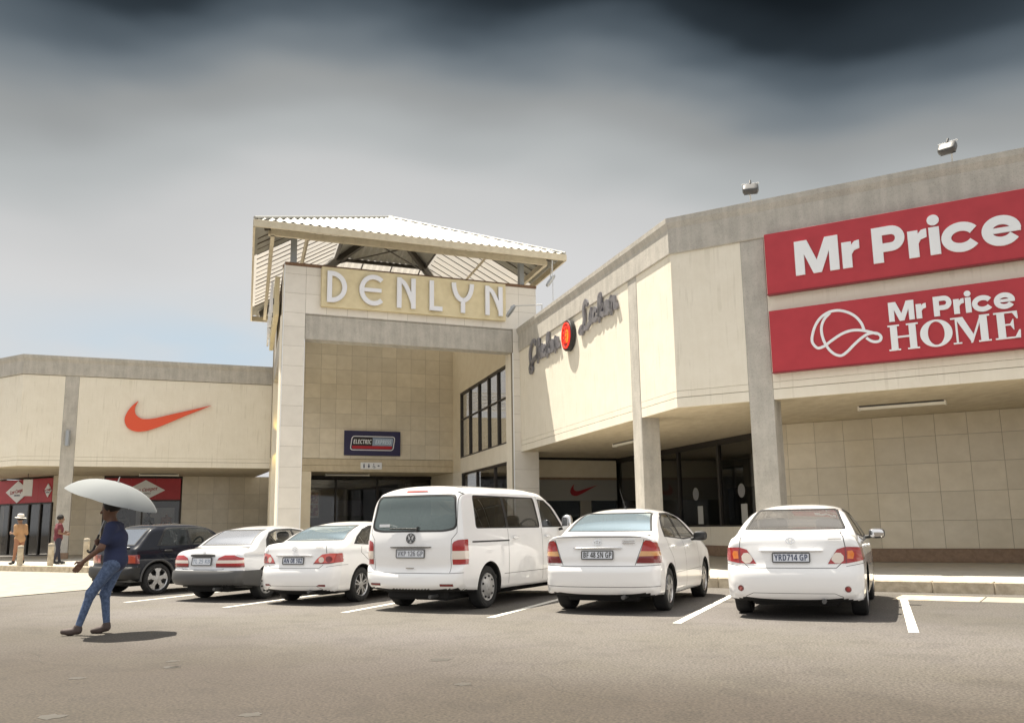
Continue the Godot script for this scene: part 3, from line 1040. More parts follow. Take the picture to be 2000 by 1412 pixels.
func tower() -> void:
	var o := thing("entrance_tower", "tall tiled entrance tower with open porch under a pyramid roof", "building")
	var f := frame(CORNER, UT)
	var x0 := -8.115
	var x1 := 0.664
	var c0 := -7.44
	var c1 := -0.255
	# front: tiled columns, concrete beam, tiled spandrel, brown coping
	var rows := [WALK]
	var y := 5.585 - 0.632 * 8
	while y < 6.9:
		if y > WALK + 0.05: rows.append(y)
		y += 0.632
	rows = rows.filter(func(v: float) -> bool: return v < 6.87)
	rows.append(7.479)
	rows.append(7.926)
	tiles(o, f, [x0, c0], rows, 0.0, "clad", 0.03, 11)
	tiles(o, f, [c1, x1], rows, 0.0, "clad", 0.03, 12)
	tiles(o, f, spread(x0, x1, 0.675), [7.926, 8.558, 9.19, 9.46], 0.0, "clad", 0.03, 13)
	part("column_core", boxed(x0 + 0.002, c0 - 0.002, WALK, 7.92, -0.69, -0.21), mats.plaster, o, f)
	part("column_core", boxed(c1 + 0.002, x1, WALK, 7.92, -0.69, -0.21), mats.plaster, o, f)
	part("concrete_beam", boxed(c0 + 0.004, c1 - 0.004, 7.10, 7.90, -0.55, -0.03, 0.012), mats.concrete, o, f)
	part("beam_drip", boxed(c0 + 0.004, c1 - 0.004, 7.902, 7.935, -0.3, 0.006, 0.004), mats.concrete, o, f)
	part("spandrel_core", boxed(x0, x1, 7.94, 9.45, -0.42, -0.21), mats.plaster, o, f)
	part("coping", boxed(x0 - 0.01, x1 + 0.02, 9.462, 9.56, -0.46, 0.03, 0.006), mats.coping, o, f)
	part("corner_trim", boxed(x0 - 0.018, x0 + 0.004, WALK, 9.56, -0.03, 0.014, 0.003), mats.white_letter, o, f)
	for e: float in [c0, c1]:
		part("corner_trim", boxed(e - 0.010, e + 0.010, WALK, 7.09, -0.05, 0.012, 0.003), mats.white_letter, o, f)
	# left side: columns at the front and back, beam, spandrel
	var s := 9.69
	var fl := frame(CORNER + UT * x0 - US * s, US)
	part("side_column", boxed(s - 0.72, s - 0.13, WALK, 7.10, -0.6, 0.0, 0.01), mats.plaster, o, fl)
	part("side_column", boxed(-0.35, 0.35, WALK, 7.10, -0.66, 0.0, 0.01), mats.plaster, o, fl)
	part("side_beam", boxed(-0.35, s - 0.13, 7.10, 7.90, -0.5, 0.01, 0.012), mats.concrete, o, fl)
	tiles(o, fl, spread(-0.35, s - 0.07, 0.70), [7.926, 8.558, 9.19, 9.46], 0.0, "clad", 0.03, 14)
	part("coping", boxed(-0.36, s - 0.47, 9.462, 9.56, -0.46, 0.03, 0.006), mats.coping, o, fl)
	# back wall: tiles, twin boards over the doors
	var zb := -9.60
	var bx0 := -6.95
	var bx1 := 0.98
	tiles(o, f, spread(bx0, bx1, 0.66), spread(4.06, 9.4, 0.63), zb, "tile", 0.03, 15)
	part("coping", boxed(bx0, bx1, 9.41, 9.51, zb - 0.24, zb + 0.02, 0.006), mats.coping, o, f)
	part("fascia_board", boxed(bx0, bx1, 3.78, 4.05, zb - 0.2, zb - 0.02, 0.006), mats.soffit, o, f)
	part("fascia_board", boxed(bx0, bx1, 3.52, 3.77, zb - 0.2, zb - 0.012, 0.006), mats.soffit, o, f)
	part("soffit", boxed(-5.45, bx1 + 0.4, 3.52, 3.62, zb - 4.6, zb - 0.21), mats.soffit, o, f)
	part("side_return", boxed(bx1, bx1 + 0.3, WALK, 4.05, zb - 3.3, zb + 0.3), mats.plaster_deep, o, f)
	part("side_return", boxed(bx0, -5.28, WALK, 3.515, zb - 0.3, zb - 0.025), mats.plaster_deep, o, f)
	# entrance doors set back under the soffit
	var fd := f * at(0, 0, zb - 3.2)
	glazing(o, fd, [-5.2, -3.55, -1.62, -0.35, 1.25], WALK, 3.5, [2.95], mats.shop_glass, 0.08, 0.10)
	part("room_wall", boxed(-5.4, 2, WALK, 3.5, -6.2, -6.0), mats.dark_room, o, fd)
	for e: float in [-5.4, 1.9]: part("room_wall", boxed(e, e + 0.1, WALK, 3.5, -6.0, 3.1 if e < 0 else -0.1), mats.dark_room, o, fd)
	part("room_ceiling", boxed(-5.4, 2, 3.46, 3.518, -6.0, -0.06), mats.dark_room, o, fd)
	# right side of the porch: beam bands and the tall window
	var fr := frame(CORNER + UT * c1 - US * s, US)
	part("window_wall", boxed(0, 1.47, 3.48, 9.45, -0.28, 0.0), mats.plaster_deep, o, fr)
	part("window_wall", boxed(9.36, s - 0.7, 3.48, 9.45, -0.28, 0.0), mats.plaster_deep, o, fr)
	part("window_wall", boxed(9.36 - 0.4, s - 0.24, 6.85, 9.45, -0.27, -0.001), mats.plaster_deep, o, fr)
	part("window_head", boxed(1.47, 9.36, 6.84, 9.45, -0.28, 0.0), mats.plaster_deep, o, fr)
	part("window_band", boxed(1.47, s - 0.24, 3.39, 4.03, -0.28, 0.002, 0.006), mats.plaster, o, fr)
	part("window_pier", boxed(0.0, 1.62, WALK, 3.475, -0.28, 0.0), mats.plaster, o, fr)
	glazing(o, fr * at(0, 0, -0.06), [1.52, 3.12, 4.68, 6.18, 7.58, 9.31], 4.035, 6.835, [5.67], mats.shop_glass, 0.13, 0.10)
	glazing(o, fr * at(0, 0, -0.08), [1.67, 4.2, 6.9, 9.0], WALK, 3.385, [], mats.shop_glass, 0.10, 0.08)
	# what shows through the window: a gallery with a slatted ceiling over a low wall
	part("gallery_wall", boxed(-2.2, -2.0, 3.86, 6.22, -9.5, -0.3), mats.plaster_deep, o, fr)
	for k in 6: part("slat", boxed(-2.15, -2.05, 6.56 + k * 0.155, 6.65 + k * 0.155, -9.5, -0.3), mats.white_letter, o, fr)
	part("gallery_floor", boxed(-1.98, 11.0, 3.855, 3.90, -9.5, -0.3), mats.walk, o, fr)
	# the roof: a hipped pyramid of corrugated sheet on posts
	roof(o, f)

	# warm up-and-down lamp on the side column at the back
	wall_lamp("grey tube lamp lit at both ends on the back column of the tower", Transform3D(Basis(UT, Vector3.UP, UT.cross(Vector3.UP)), CORNER + UT * (x0 + 0.30) - US * (s - 0.37) + Vector3.UP * 4.38), true)


func wall_lamp(label: String, f: Transform3D, lit: bool) -> void:
	var o := thing("wall_lamp", label, "wall lamp", f, "tube lamps on the columns")
	part("bracket", boxed(-0.04, 0.04, 0.2, 0.4, 0.0, 0.05), mats.lamp_body, o)
	part("tube", one(func(m: MB) -> void: m.lathe(PackedVector2Array([Vector2(0.085, 0.0), Vector2(0.095, 0.01), Vector2(0.095, 0.59), Vector2(0.085, 0.6), Vector2(0.08, 0.57), Vector2(0.08, 0.03), Vector2(0.085, 0.0)]), 20, at(0, 0, 0.15))), mats.lamp_body, o)
	if lit:
		var glow := plain(Color(1, 0.9, 0.6), 0.5)
		glow.emission_enabled = true
		glow.emission = Color(1.0, 0.85, 0.45)
		glow.emission_energy_multiplier = 2.0
		for e in 2:
			part("lamp_bulb", one(func(m: MB) -> void: m.blob(Vector3(0, 0.07 if e == 0 else 0.53, 0.15), Vector3(0.05, 0.05, 0.05), 2.0, Basis.IDENTITY, 12, 8)), glow, o)
			var l := SpotLight3D.new()
			l.name = "lamp_light"
			l.light_color = Color(1.0, 0.85, 0.45)
			l.light_energy = 0.55
			l.light_size = 0.05
			l.spot_angle = 55.0
			l.spot_range = 30.0
			l.spot_attenuation = 2.0
			l.shadow_enabled = true
			o.add_child(l, true)
			l.transform = Transform3D(Basis(Vector3.RIGHT, -PI / 2 if e == 0 else PI / 2), Vector3(0, -0.005 if e == 0 else 0.605, 0.15))


func roof(o: Node3D, f: Transform3D) -> void:
	mats.lap = plain(lin(0.14, 0.11, 0.075), 0.7)
	var e := 10.50
	var apex := 13.42
	# corners of the eaves, in metres along the front (t) and back along the side (s)
	var k := 0.966
	var corner := func(t: float, s: float, h: float) -> Vector3:
		return CORNER + (UT * t - US * s) * k + Vector3.UP * h
	var c: Array[Vector3] = [corner.call(-9.43, -1.15, e), corner.call(1.51, -1.15, e), corner.call(1.51, 12.65, e), corner.call(-9.43, 12.65, e)]
	var top: Vector3 = corner.call(-3.96, 5.75, apex)
	var names := ["front", "right", "back", "left"]
	for q in 4:
		var a := c[q]
		var b := c[(q + 1) % 4]
		var mid := (a + b) / 2
		var half := a.distance_to(b) / 2
		var u := (b - a).normalized()
		var v := top - mid
		v -= u * v.dot(u)
		var nrm := u.cross(v).normalized()
		if nrm.y < 0: nrm = -nrm
		var foot := u.dot(top - a)
		var length := a.distance_to(b)
		var metal := MB.new()
		var clear := MB.new()
		var count := int(length / 0.068)
		var prev := Vector3.ZERO
		for i in count:
			var p0 := length * i / count
			var p1 := length * (i + 1) / count
			var o0: Vector3 = nrm * (0.035 * [0.0, 1.0, 0.0, -1.0][i % 4])
			var o1: Vector3 = nrm * (0.035 * [0.0, 1.0, 0.0, -1.0][(i + 1) % 4])
			var r0 := p0 / foot if p0 < foot else (length - p0) / (length - foot)
			var r1 := p1 / foot if p1 < foot else (length - p1) / (length - foot)
			var mid01 := (p0 + p1) / 2 / length
			var sheet_clear: bool = [false, mid01 > 0.30 and mid01 < 0.88, mid01 > 0.12 and mid01 < 0.88, mid01 > 0.12 and mid01 < 0.70][q]
			var cutat := 0.62
			for part2 in 2:
				var h0a := 0.0 if part2 == 0 else minf(cutat, r0)
				var h1a := 0.0 if part2 == 0 else minf(cutat, r1)
				var h0b := minf(cutat, r0) if part2 == 0 else r0
				var h1b := minf(cutat, r1) if part2 == 0 else r1
				if h0b - h0a < 1e-4 and h1b - h1a < 1e-4: continue
				var to := clear if sheet_clear and part2 == 0 else metal
				var lean := func(pp: float, h: float) -> Vector3: return a + u * pp + v * h
				var q0: Vector3 = lean.call(p0, h0a) + o0
				var q1: Vector3 = lean.call(p1, h1a) + o1
				var q2: Vector3 = lean.call(p1, h1b) + o1
				var q3: Vector3 = lean.call(p0, h0b) + o0
				to.quad(q0, q1, q2, q3, nrm)
		for y: MB in pieces(metal): part("roof_sheet", y.mesh(), mats.sheet, o)
		if not clear.p.is_empty():
			var cl := part("roof_light", clear.mesh(), mats.clear_sheet, o)
			cl.set_meta("label", "translucent corrugated strip of the %s slope" % names[q])
		# eaves board, purlins and hip beam
		var outw := Vector3(nrm.x, 0, nrm.z).normalized()
		var fe := Transform3D(Basis(u, Vector3.UP, u.cross(Vector3.UP)), mid)
		var sgn := 1.0 if fe.basis.z.dot(outw) > 0 else -1.0
		part("eaves_board", boxed(-half - 0.03, half + 0.03, -0.25, -0.025, -0.03 * sgn, 0.04 * sgn, 0.006), mats.fascia, o, fe)
		part("eaves_beam", boxed(-half + 0.5, half - 0.5, -0.30, -0.10, -0.62 * sgn, -0.50 * sgn), mats.fascia, o, fe)
		for h: float in [0.34, 0.62]:
			var w := half * (1.0 - h) - 0.12
			part("purlin", one(func(m: MB) -> void: m.box(mid + u * (foot - half) * h + v * h - nrm * 0.10, Vector3(w * 2, 0.14, 0.07), 0.0, Basis(u, nrm, u.cross(nrm)))), mats.fascia if h < 0.5 else mats.steel_beam, o)
		for g in (5 if q == 2 else 0):
			var pp := length * (0.26 + 0.12 * g)
			var rr := minf(0.60, (pp / foot if pp < foot else (length - pp) / (length - foot)) - 0.04)
			part("rafter", one(func(m: MB) -> void: m.rod(a + u * pp + v * 0.02 - nrm * 0.05, a + u * pp + v * rr - nrm * 0.05, 0.028, 0.028, 4)), mats.steel_beam, o)
		if q == 1 or q == 3:
			for g in 17:
				var pp := length * (0.12 + 0.045 * g)
				var rr := minf(0.60, (pp / foot if pp < foot else (length - pp) / (length - foot)) - 0.03)
				part("sheet_lap", one(func(m: MB) -> void: m.rod(a + u * pp + v * 0.02 - nrm * 0.03, a + u * pp + v * rr - nrm * 0.03, 0.018, 0.018, 4)), mats.lap, o)
		var hd := (top - a).normalized()
		var hx := hd.cross(Vector3.UP).normalized()
		var hu := hx.cross(hd)
		part("hip_beam", one(func(m: MB) -> void: m.box((a + hd * 0.5 + top) / 2 - hu * 0.24, Vector3(0.15, 0.26, a.distance_to(top) - 0.6), 0.0, Basis(hx, hu, -hd))), mats.steel_beam, o)
		part("hip_cap", one(func(m: MB) -> void: m.rod(a + Vector3.UP * 0.03, top + Vector3.UP * 0.03, 0.05, 0.05, 8)), mats.sheet, o)
	# cross ties high under the peak and a finial
	for g in 2:
		part("tie", one(func(m: MB) -> void: m.rod(c[g].lerp(top, 0.62) - Vector3.UP * 0.3, c[g + 2].lerp(top, 0.62) - Vector3.UP * 0.3, 0.03, 0.03, 6)), mats.steel_beam, o)
	part("peak_cap", one(func(m: MB) -> void: m.lathe(PackedVector2Array([Vector2(0.42, -0.15), Vector2(0.1, 0.07), Vector2(0, 0.08)]), 12, Transform3D(Basis.IDENTITY, top))), mats.sheet, o)
	var feet := [[-8.12, 0.35], [0.21, 0.35], [0.4, 11.0], [-8.12, 11.0]]
	for q in 4:
		var p: Vector3 = corner.call(feet[q][0], feet[q][1], 9.4)
		part("post", one(func(m: MB) -> void: m.span(-0.09, 0.09, 0.16, 1.42, -0.09, 0.09, 0.008)), mats.post, o, Transform3D(f.basis, p))


func left_wing() -> void:
	var o := thing("shop_wing", "cream two storey shop wing on the left with grey parapet beam and one concrete column", "building")
	var f := frame(LEFT, UT)
	var fc := frame(LEFT, UM)
	var kn := tan(deg_to_rad(55.0 / 2))
	part("parapet_beam", run(beam_profile(7.15, 7.90), 0, 9.62, -kn, 0), mats.concrete, o, f)
	part("parapet_beam", run(beam_profile(7.15, 7.90), -9, 0, 0, kn), mats.concrete, o, fc)
	bay(o, f, 0, 1.452, [], mats.plaster, -kn, 0)
	bay(o, f, 1.948, 9.35, [], mats.plaster)
	bay(o, fc, -2.2, 0, [], mats.plaster, 0, kn)
	bay(o, fc, -9, -2.7, [], mats.plaster)
	part("column", boxed(1.455, 1.945, WALK, 7.15, -0.5, 0.012, 0.012), mats.concrete, o, f)
	part("column_foot", boxed(1.44, 1.96, WALK, 0.42, -0.515, 0.026, 0.004), mats.skirting, o, f)
	part("column", boxed(-2.695, -2.205, WALK, 7.15, -0.5, 0.012, 0.012), mats.concrete, o, fc)
	var pts := [fc * Vector3(-9, 0, -0.03), LEFT - UT.cross(Vector3.UP) * 0.05, f * Vector3(9.6, 0, -0.03), f * Vector3(9.6, 0, -13), fc * Vector3(-9, 0, -13)]
	part("soffit", slab(pts, SOFFIT + 0.004, 3.675), mats.soffit, o)
	part("floor_slab", slab(pts, 3.68, 3.85), mats.joint, o)
	part("roof", slab(pts, 7.5, 7.65), mats.concrete, o)
	# back wall under the soffit with the display window
	var zb := -6.4
	tiles(o, f, spread(6.30, 11.3, 0.70), [WALK, 0.82, 1.49, 2.16, 2.83, SOFFIT], zb, "tile", 0.03, 21)
	tiles(o, f, spread(0.92, 2.98, 0.69), [WALK, 0.82, 1.49, 2.16, 2.83, SOFFIT], zb, "tile", 0.03, 22)
	part("window_head", boxed(2.98, 6.3, 3.56, SOFFIT, zb - 0.2, zb + 0.03), mats.frame, o, f)
	glazing(o, f * at(0, 0, zb), [3.02, 4.62, 6.25], 0.45, 2.58, [], mats.shop_glass, 0.07, 0.06)
	part("window_sill", boxed(2.98, 6.3, WALK, 0.449, zb - 0.2, zb + 0.04, 0.006), mats.plaster, o, f)
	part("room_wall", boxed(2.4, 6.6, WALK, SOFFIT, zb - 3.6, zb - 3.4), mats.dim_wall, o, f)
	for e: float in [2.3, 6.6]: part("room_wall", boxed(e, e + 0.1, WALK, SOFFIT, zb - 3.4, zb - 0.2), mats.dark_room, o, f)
	# shop front on the splayed side
	var fs := fc * at(0, 0, -4.47)
	glazing(o, fs, [-8.95, -7.95, -6.45, -5.55, -4.72], WALK, 2.5, [], mats.shop_glass, 0.09, 0.07)
	part("end_pier", boxed(-9.9, -9.0, WALK, SOFFIT, -0.3, 0.02), mats.tile[1], o, fs)
	part("room_wall", boxed(-9.4, -4.6, WALK, SOFFIT, -3.2, -3.0), mats.dim_wall, o, fs)
	for e: float in [-9.5, -4.66]: part("room_wall", boxed(e, e + 0.1, WALK, SOFFIT, -3.0, -0.3), mats.dark_room, o, fs)
	tube_light("long ceiling light under the soffit of the left wing", f * at(5.2, SOFFIT, -4.6), 1.6)
	wall_lamp("unlit grey tube lamp on the column of the left wing", f * at(1.68, 4.42, 0.012), false)
	# the big orange tick on the wall
	var sw := part("tick_sign", swoosh(3.24, 0.07), plain(lin(0.68, 0.085, 0.03), 0.45), self, f * at(3.64, 5.04, 0.03))
	tag(sw, "big orange tick mounted on the cream wall of the left wing", "sign")
	# red fascia boards with white diamonds
	var r1 := thing("fascia_sign", "red fascia board with a white diamond behind the umbrella", "sign", f * at(0, 0, zb + 0.02))
	for k in 3: part("board", boxed(3.02 + k * 1.075, 3.02 + k * 1.075 + 1.07, 2.585, 3.555, -0.06, 0.0, 0.004), mats.red_board, r1)
	diamond(r1, 4.72, 3.02, 0.84, 0.46)
	var r2 := thing("fascia_sign", "red fascia board with a white diamond at the far left shop", "sign", fs)
	for k in 4: part("board", boxed(-8.95 + k * 1.06, -8.95 + k * 1.06 + 1.05, 2.505, 3.56, -0.06, 0.06, 0.004), mats.red_board, r2)
	diamond(r2, -7.35, 3.02, 0.95, 0.50, 0.07)
	diamond(r2, -5.0, 3.02, 0.26, 0.3, 0.07)
	var hg := thing("hanging_sign", "narrow white board hanging under the soffit at the far left", "sign", fc * at(-4.35, 0, -2.9))
	part("board", boxed(-0.03, 0.33, 2.72, 3.42, -0.03, 0.03, 0.005), mats.white_letter, hg, Transform3D(Basis(Vector3.UP, 0.9), Vector3.ZERO))
	part("rod", one(func(m: MB) -> void: m.rod(Vector3(0.1, 3.42, -0.1), Vector3(0.1, SOFFIT, -0.1), 0.015, 0.015)), mats.frame, hg)


func diamond(o: Node3D, x: float, y: float, w: float, h: float, z := 0.01) -> void:
	var b := part("diamond", one(func(m: MB) -> void: m.prism(PackedVector2Array([Vector2(-w, 0), Vector2(0, -h), Vector2(w, 0), Vector2(0, h)]), 0, 0.03)), mats.white_letter, o, at(x, y, z))
	var t := written("Lee Cooper", h * 0.34, 0.008, true, true)
	var mi := part("lettering", t, plain(lin(0.33, 0.02, 0.03), 0.5), b, Transform3D(Basis(Vector3(0.85, 0.10, 0), Vector3(0.12, 1, 0), Vector3.BACK), Vector3(0, h * 0.06, 0.034)))
	mi.set_meta("label", "dark red script name")
	var l := part("small_print", written("ORIGINALS", h * 0.13, 0.006), mats.plate_ink, b, at(0, -h * 0.32, 0.033))


func small_fixtures() -> void:
	var fs := frame(CORNER, US)
	var ft := frame(CORNER, UT)
	# sign lights on pipes from the roof edge
	for k in 2:
		var o := thing("sign_light", ["small spotlight on a pipe beside the end of the entrance lettering", "small spotlight standing on the roof edge against the sky right of the tower"][k], "spotlight", fs * at([2.0, 3.15][k], 7.955, -0.2), "spotlights near the tower lettering")
		var head: Vector3 = (fs.affine_inverse() * (ft * [Vector3(-0.93, 8.20, 1.45), Vector3(0.56, 9.38, 1.45)][k])) - Vector3([2.0, 3.15][k], 7.955, -0.2)
		part("foot", boxed(-0.06, 0.06, 0, 0.015, -0.06, 0.06), mats.zinc, o)
		part("pipe", one(func(m: MB) -> void: m.tube(PackedVector3Array([Vector3.ZERO, Vector3(0, maxf(0.35, head.y + 0.16), 0), Vector3(head.x, head.y + 0.16, head.z), head]), 0.013 if k == 1 else 0.02, 6)), mats.zinc, o)
		var aim := Basis(UT.cross(Vector3.UP).cross(Vector3.UP), 0.0)
		part("head", one(func(m: MB) -> void: m.blob(Vector3.ZERO, Vector3(0.09, 0.05, 0.24), 4.0)), mats.lamp_body, o, Transform3D(fs.basis.inverse() * Basis.looking_at(Vector3(-0.55, -0.75, -0.2)), head))
	# bollards
	var spots := [Vector2(-15.45, -29.1), Vector2(-14.15, -28.4), Vector2(-12.75, -27.7)]
	var tall := [0.80, 0.86, 1.0]
	var say := ["leftmost cream bollard in front of the far left shop", "middle cream bollard with a person behind it", "cream bollard just behind the person with the umbrella"]
	for k in 3:
		var o := thing("bollard", say[k], "bollard", at(spots[k].x, 0, spots[k].y), "concrete bollards before the left wing")
		part("post", one(func(m: MB) -> void: m.lathe(PackedVector2Array([Vector2(0.085, 0), Vector2(0.085, tall[k] - 0.03), Vector2(0.07, tall[k] - 0.008), Vector2(0.0, tall[k])]), 16)), mats.kerb, o)
		part("cap", one(func(m: MB) -> void: m.lathe(PackedVector2Array([Vector2(0.089, tall[k] - 0.10), Vector2(0.089, tall[k] - 0.035), Vector2(0.086, tall[k] - 0.03)]), 16)), mats.paving, o)


# ---------------------------------------------------------------- signs
func ring_strip(m: MB, c: Vector2, ro: Vector2, ri: Vector2, z0: float, z1: float, a0 := 0.0, a1 := 360.0, k := 36) -> void:
	for i in k:
		var a := deg_to_rad(lerpf(a0, a1, float(i) / k))
		var b := deg_to_rad(lerpf(a0, a1, float(i + 1) / k))
		var p := [Vector2(cos(a), sin(a)), Vector2(cos(b), sin(b))]
		var o: Array[Vector2] = [c + p[0] * ro, c + p[1] * ro, c + p[1] * ri, c + p[0] * ri]
		var v := func(q: Vector2, z: float) -> Vector3: return Vector3(q.x, q.y, z)
		m.quad(v.call(o[0], z1), v.call(o[1], z1), v.call(o[2], z1), v.call(o[3], z1), Vector3.BACK)
		m.quad(v.call(o[0], z0), v.call(o[1], z0), v.call(o[1], z1), v.call(o[0], z1), Vector3(p[0].x, p[0].y, 0))
		m.quad(v.call(o[3], z0), v.call(o[2], z0), v.call(o[2], z1), v.call(o[3], z1), Vector3(-p[0].x, -p[0].y, 0))
		if a1 - a0 < 359.0 and (i == 0 or i == k - 1):
			var e: Array[Vector2] = [o[0], o[3]] if i == 0 else [o[1], o[2]]
			m.quad(v.call(e[0], z0), v.call(e[1], z0), v.call(e[1], z1), v.call(e[0], z1), Vector3(p[0].y, -p[0].x, 0) if i == 0 else Vector3(-p[1].y, p[1].x, 0))


func bold_words(o: Node3D, f: Transform3D, k: float) -> void:
	# bold round lettering, base at y = 0, capitals 0.72 high before scaling
	var xf := f * Transform3D(Basis().scaled(Vector3(k, k, 1)), Vector3.ZERO)
	var z := 0.035
	var put := func(b: MB, x: float) -> void:
		var q := MB.new()
		for i in b.p.size():
			q.p.append(Vector3((b.p[i].x + x) * k, b.p[i].y * k, b.p[i].z))
			q.n.append(b.n[i])
		part("letter", q.mesh(), mats.white_letter, o, f)
	var m := MB.new()
	m.prism(PackedVector2Array([Vector2(0, 0), Vector2(0, 0.72), Vector2(0.255, 0.72), Vector2(0.435, 0.27), Vector2(0.615, 0.72), Vector2(0.87, 0.72), Vector2(0.87, 0), Vector2(0.685, 0), Vector2(0.685, 0.43), Vector2(0.515, 0), Vector2(0.355, 0), Vector2(0.185, 0.43), Vector2(0.185, 0)]), 0, z)
	put.call(m, 0.0)
	for x: float in [0.935, 2.175]:
		var r := MB.new()
		r.span(0, 0.185, 0, 0.535, 0, z)
		r.prism(PackedVector2Array([Vector2(0.10, 0.20), Vector2(0.185, 0.27), Vector2(0.235, 0.345), Vector2(0.34, 0.375), Vector2(0.34, 0.545), Vector2(0.25, 0.53), Vector2(0.185, 0.46), Vector2(0.10, 0.42)]), 0, z + 0.0012)
		put.call(r, x)
	var p := MB.new()
	p.span(0, 0.19, 0, 0.72, 0, z)
	var bowl := PackedVector2Array([Vector2(0.08, 0.635)])
	bowl.append_array(arc(Vector2(0.35, 0.465), 0.165, 0.17, 90, -90, 14))
	bowl.append(Vector2(0.08, 0.295))
	p.ribbon(bowl, 0.17, 0, z + 0.0012)
	put.call(p, 1.52)
	var i := MB.new()
	i.span(0, 0.185, 0, 0.545, 0, z)
	i.prism(circle(Vector2(0.0925, 0.685), 0.108, 0.105, 24), 0, z)
	put.call(i, 2.555)
	var c := MB.new()
	c.ribbon(arc(Vector2.ZERO, 0.255, 0.205, 33, 327, 28), 0.17, 0, z)
	put.call(shifted(c, Vector3(0, 0.265, 0)), 3.105)
	var e := MB.new()
	e.ribbon(arc(Vector2.ZERO, 0.242, 0.205, 2, 328, 30), 0.17, 0, z)
	e.span(-0.24, 0.318, -0.045, 0.055, 0, z + 0.0012)
	put.call(shifted(e, Vector3(0, 0.265, 0)), 3.78)


func shifted(b: MB, by: Vector3) -> MB:
	for k in b.p.size(): b.p[k] += by
	return b


func serif_words(o: Node3D, f: Transform3D) -> void:
	var z := 0.035
	var h := 0.50
	var H := MB.new()
	for x: float in [0.085, 0.42]:
		H.span(x - 0.062, x + 0.062, 0.02, h - 0.02, 0, z)
		H.span(x - 0.105, x + 0.105, 0, 0.028, 0, z + 0.001)
		H.span(x - 0.105, x + 0.105, h - 0.028, h, 0, z + 0.001)
	H.span(0.14, 0.37, 0.24, 0.275, 0, z - 0.001)
	part("letter", H.mesh(), mats.white_letter, o, f)
	var O := MB.new()
	ring_strip(O, Vector2(0.83, 0.25), Vector2(0.28, 0.262), Vector2(0.145, 0.225), 0, z)
	part("letter", O.mesh(), mats.white_letter, o, f)
	var M := MB.new()
	M.span(1.165, 1.20, 0.02, h - 0.02, 0, z)
	M.span(1.11, 1.255, 0, 0.026, 0, z + 0.001)
	M.span(1.09, 1.22, h - 0.028, h, 0, z + 0.001)
	M.prism(PackedVector2Array([Vector2(1.165, h), Vector2(1.30, h), Vector2(1.475, 0.12), Vector2(1.42, 0.0)]), 0, z + 0.002)
	M.prism(PackedVector2Array([Vector2(1.40, 0.0), Vector2(1.435, 0.0), Vector2(1.63, h), Vector2(1.59, h)]), 0, z + 0.003)
	M.span(1.575, 1.70, 0.02, h - 0.001, 0, z)
	M.span(1.535, 1.745, 0, 0.026, 0, z + 0.001)
	M.span(1.60, 1.745, h - 0.028, h, 0, z + 0.004)
	part("letter", M.mesh(), mats.white_letter, o, f)
	var E := MB.new()
	E.span(1.86, 1.985, 0.02, h - 0.02, 0, z)
	E.span(1.81, 2.20, 0, 0.028, 0, z + 0.001)
	E.span(1.81, 2.18, h - 0.028, h, 0, z + 0.001)
	E.span(1.96, 2.10, 0.243, 0.272, 0, z - 0.001)
	E.prism(PackedVector2Array([Vector2(2.12, 0.0), Vector2(2.215, 0.0), Vector2(2.225, 0.15), Vector2(2.20, 0.15)]), 0, z + 0.002)
	E.prism(PackedVector2Array([Vector2(2.10, h), Vector2(2.195, h), Vector2(2.20, 0.36), Vector2(2.175, 0.36)]), 0, z + 0.002)
	E.prism(PackedVector2Array([Vector2(2.06, 0.258), Vector2(2.115, 0.16), Vector2(2.125, 0.16), Vector2(2.125, 0.355), Vector2(2.115, 0.355)]), 0, z + 0.003)
	part("letter", E.mesh(), mats.white_letter, o, f)


func deco_letter(ch: String, w: float) -> MB:
	# thin round lettering 1.03 high
	var m := MB.new()
	var h := 1.03
	var s := 0.15
	var d := 0.07
	match ch:
		"D":
			m.span(0, s, 0, h, 0, d)
			var p := PackedVector2Array([Vector2(0.10, h - s / 2)])
			p.append_array(arc(Vector2(0.14, h / 2), w - 0.14 - s / 2, h / 2 - s / 2, 82, -82, 20))
			p.append(Vector2(0.10, s / 2))
			m.ribbon(p, s, 0, d + 0.0015)
		"E":
			m.ribbon(arc(Vector2(0.46, h / 2), 0.40, h / 2 - s / 2, 48, 312, 30), s, 0, d)
			m.span(0.10, 0.72, h / 2 - 0.06, h / 2 + 0.06, 0, d + 0.0015)
		"N":
			m.span(0, s, 0, h, 0, d)
			m.span(w - s, w, 0, h, 0, d)
			m.ribbon(smooth(PackedVector2Array([Vector2(0.07, h - 0.06), Vector2(0.24, h - 0.18), Vector2(0.42, 0.52), Vector2(w - 0.06, 0.10)]), 5), s * 0.9, 0, d + 0.0015)
		"L":
			m.span(0, s, 0, h, 0, d)
			m.span(0.05, w, 0, s, 0, d + 0.0015)
		"Y":
			m.span(w / 2 - s / 2, w / 2 + s / 2, 0, 0.46, 0, d)
			m.ribbon(arc(Vector2(w / 2, h), w / 2 - s / 2, h - 0.44, 180, 268, 14), s, 0, d + 0.0015)
			m.ribbon(arc(Vector2(w / 2, h), w / 2 - s / 2, h - 0.44, 0, -88, 14), s, 0, d + 0.003)
	return m


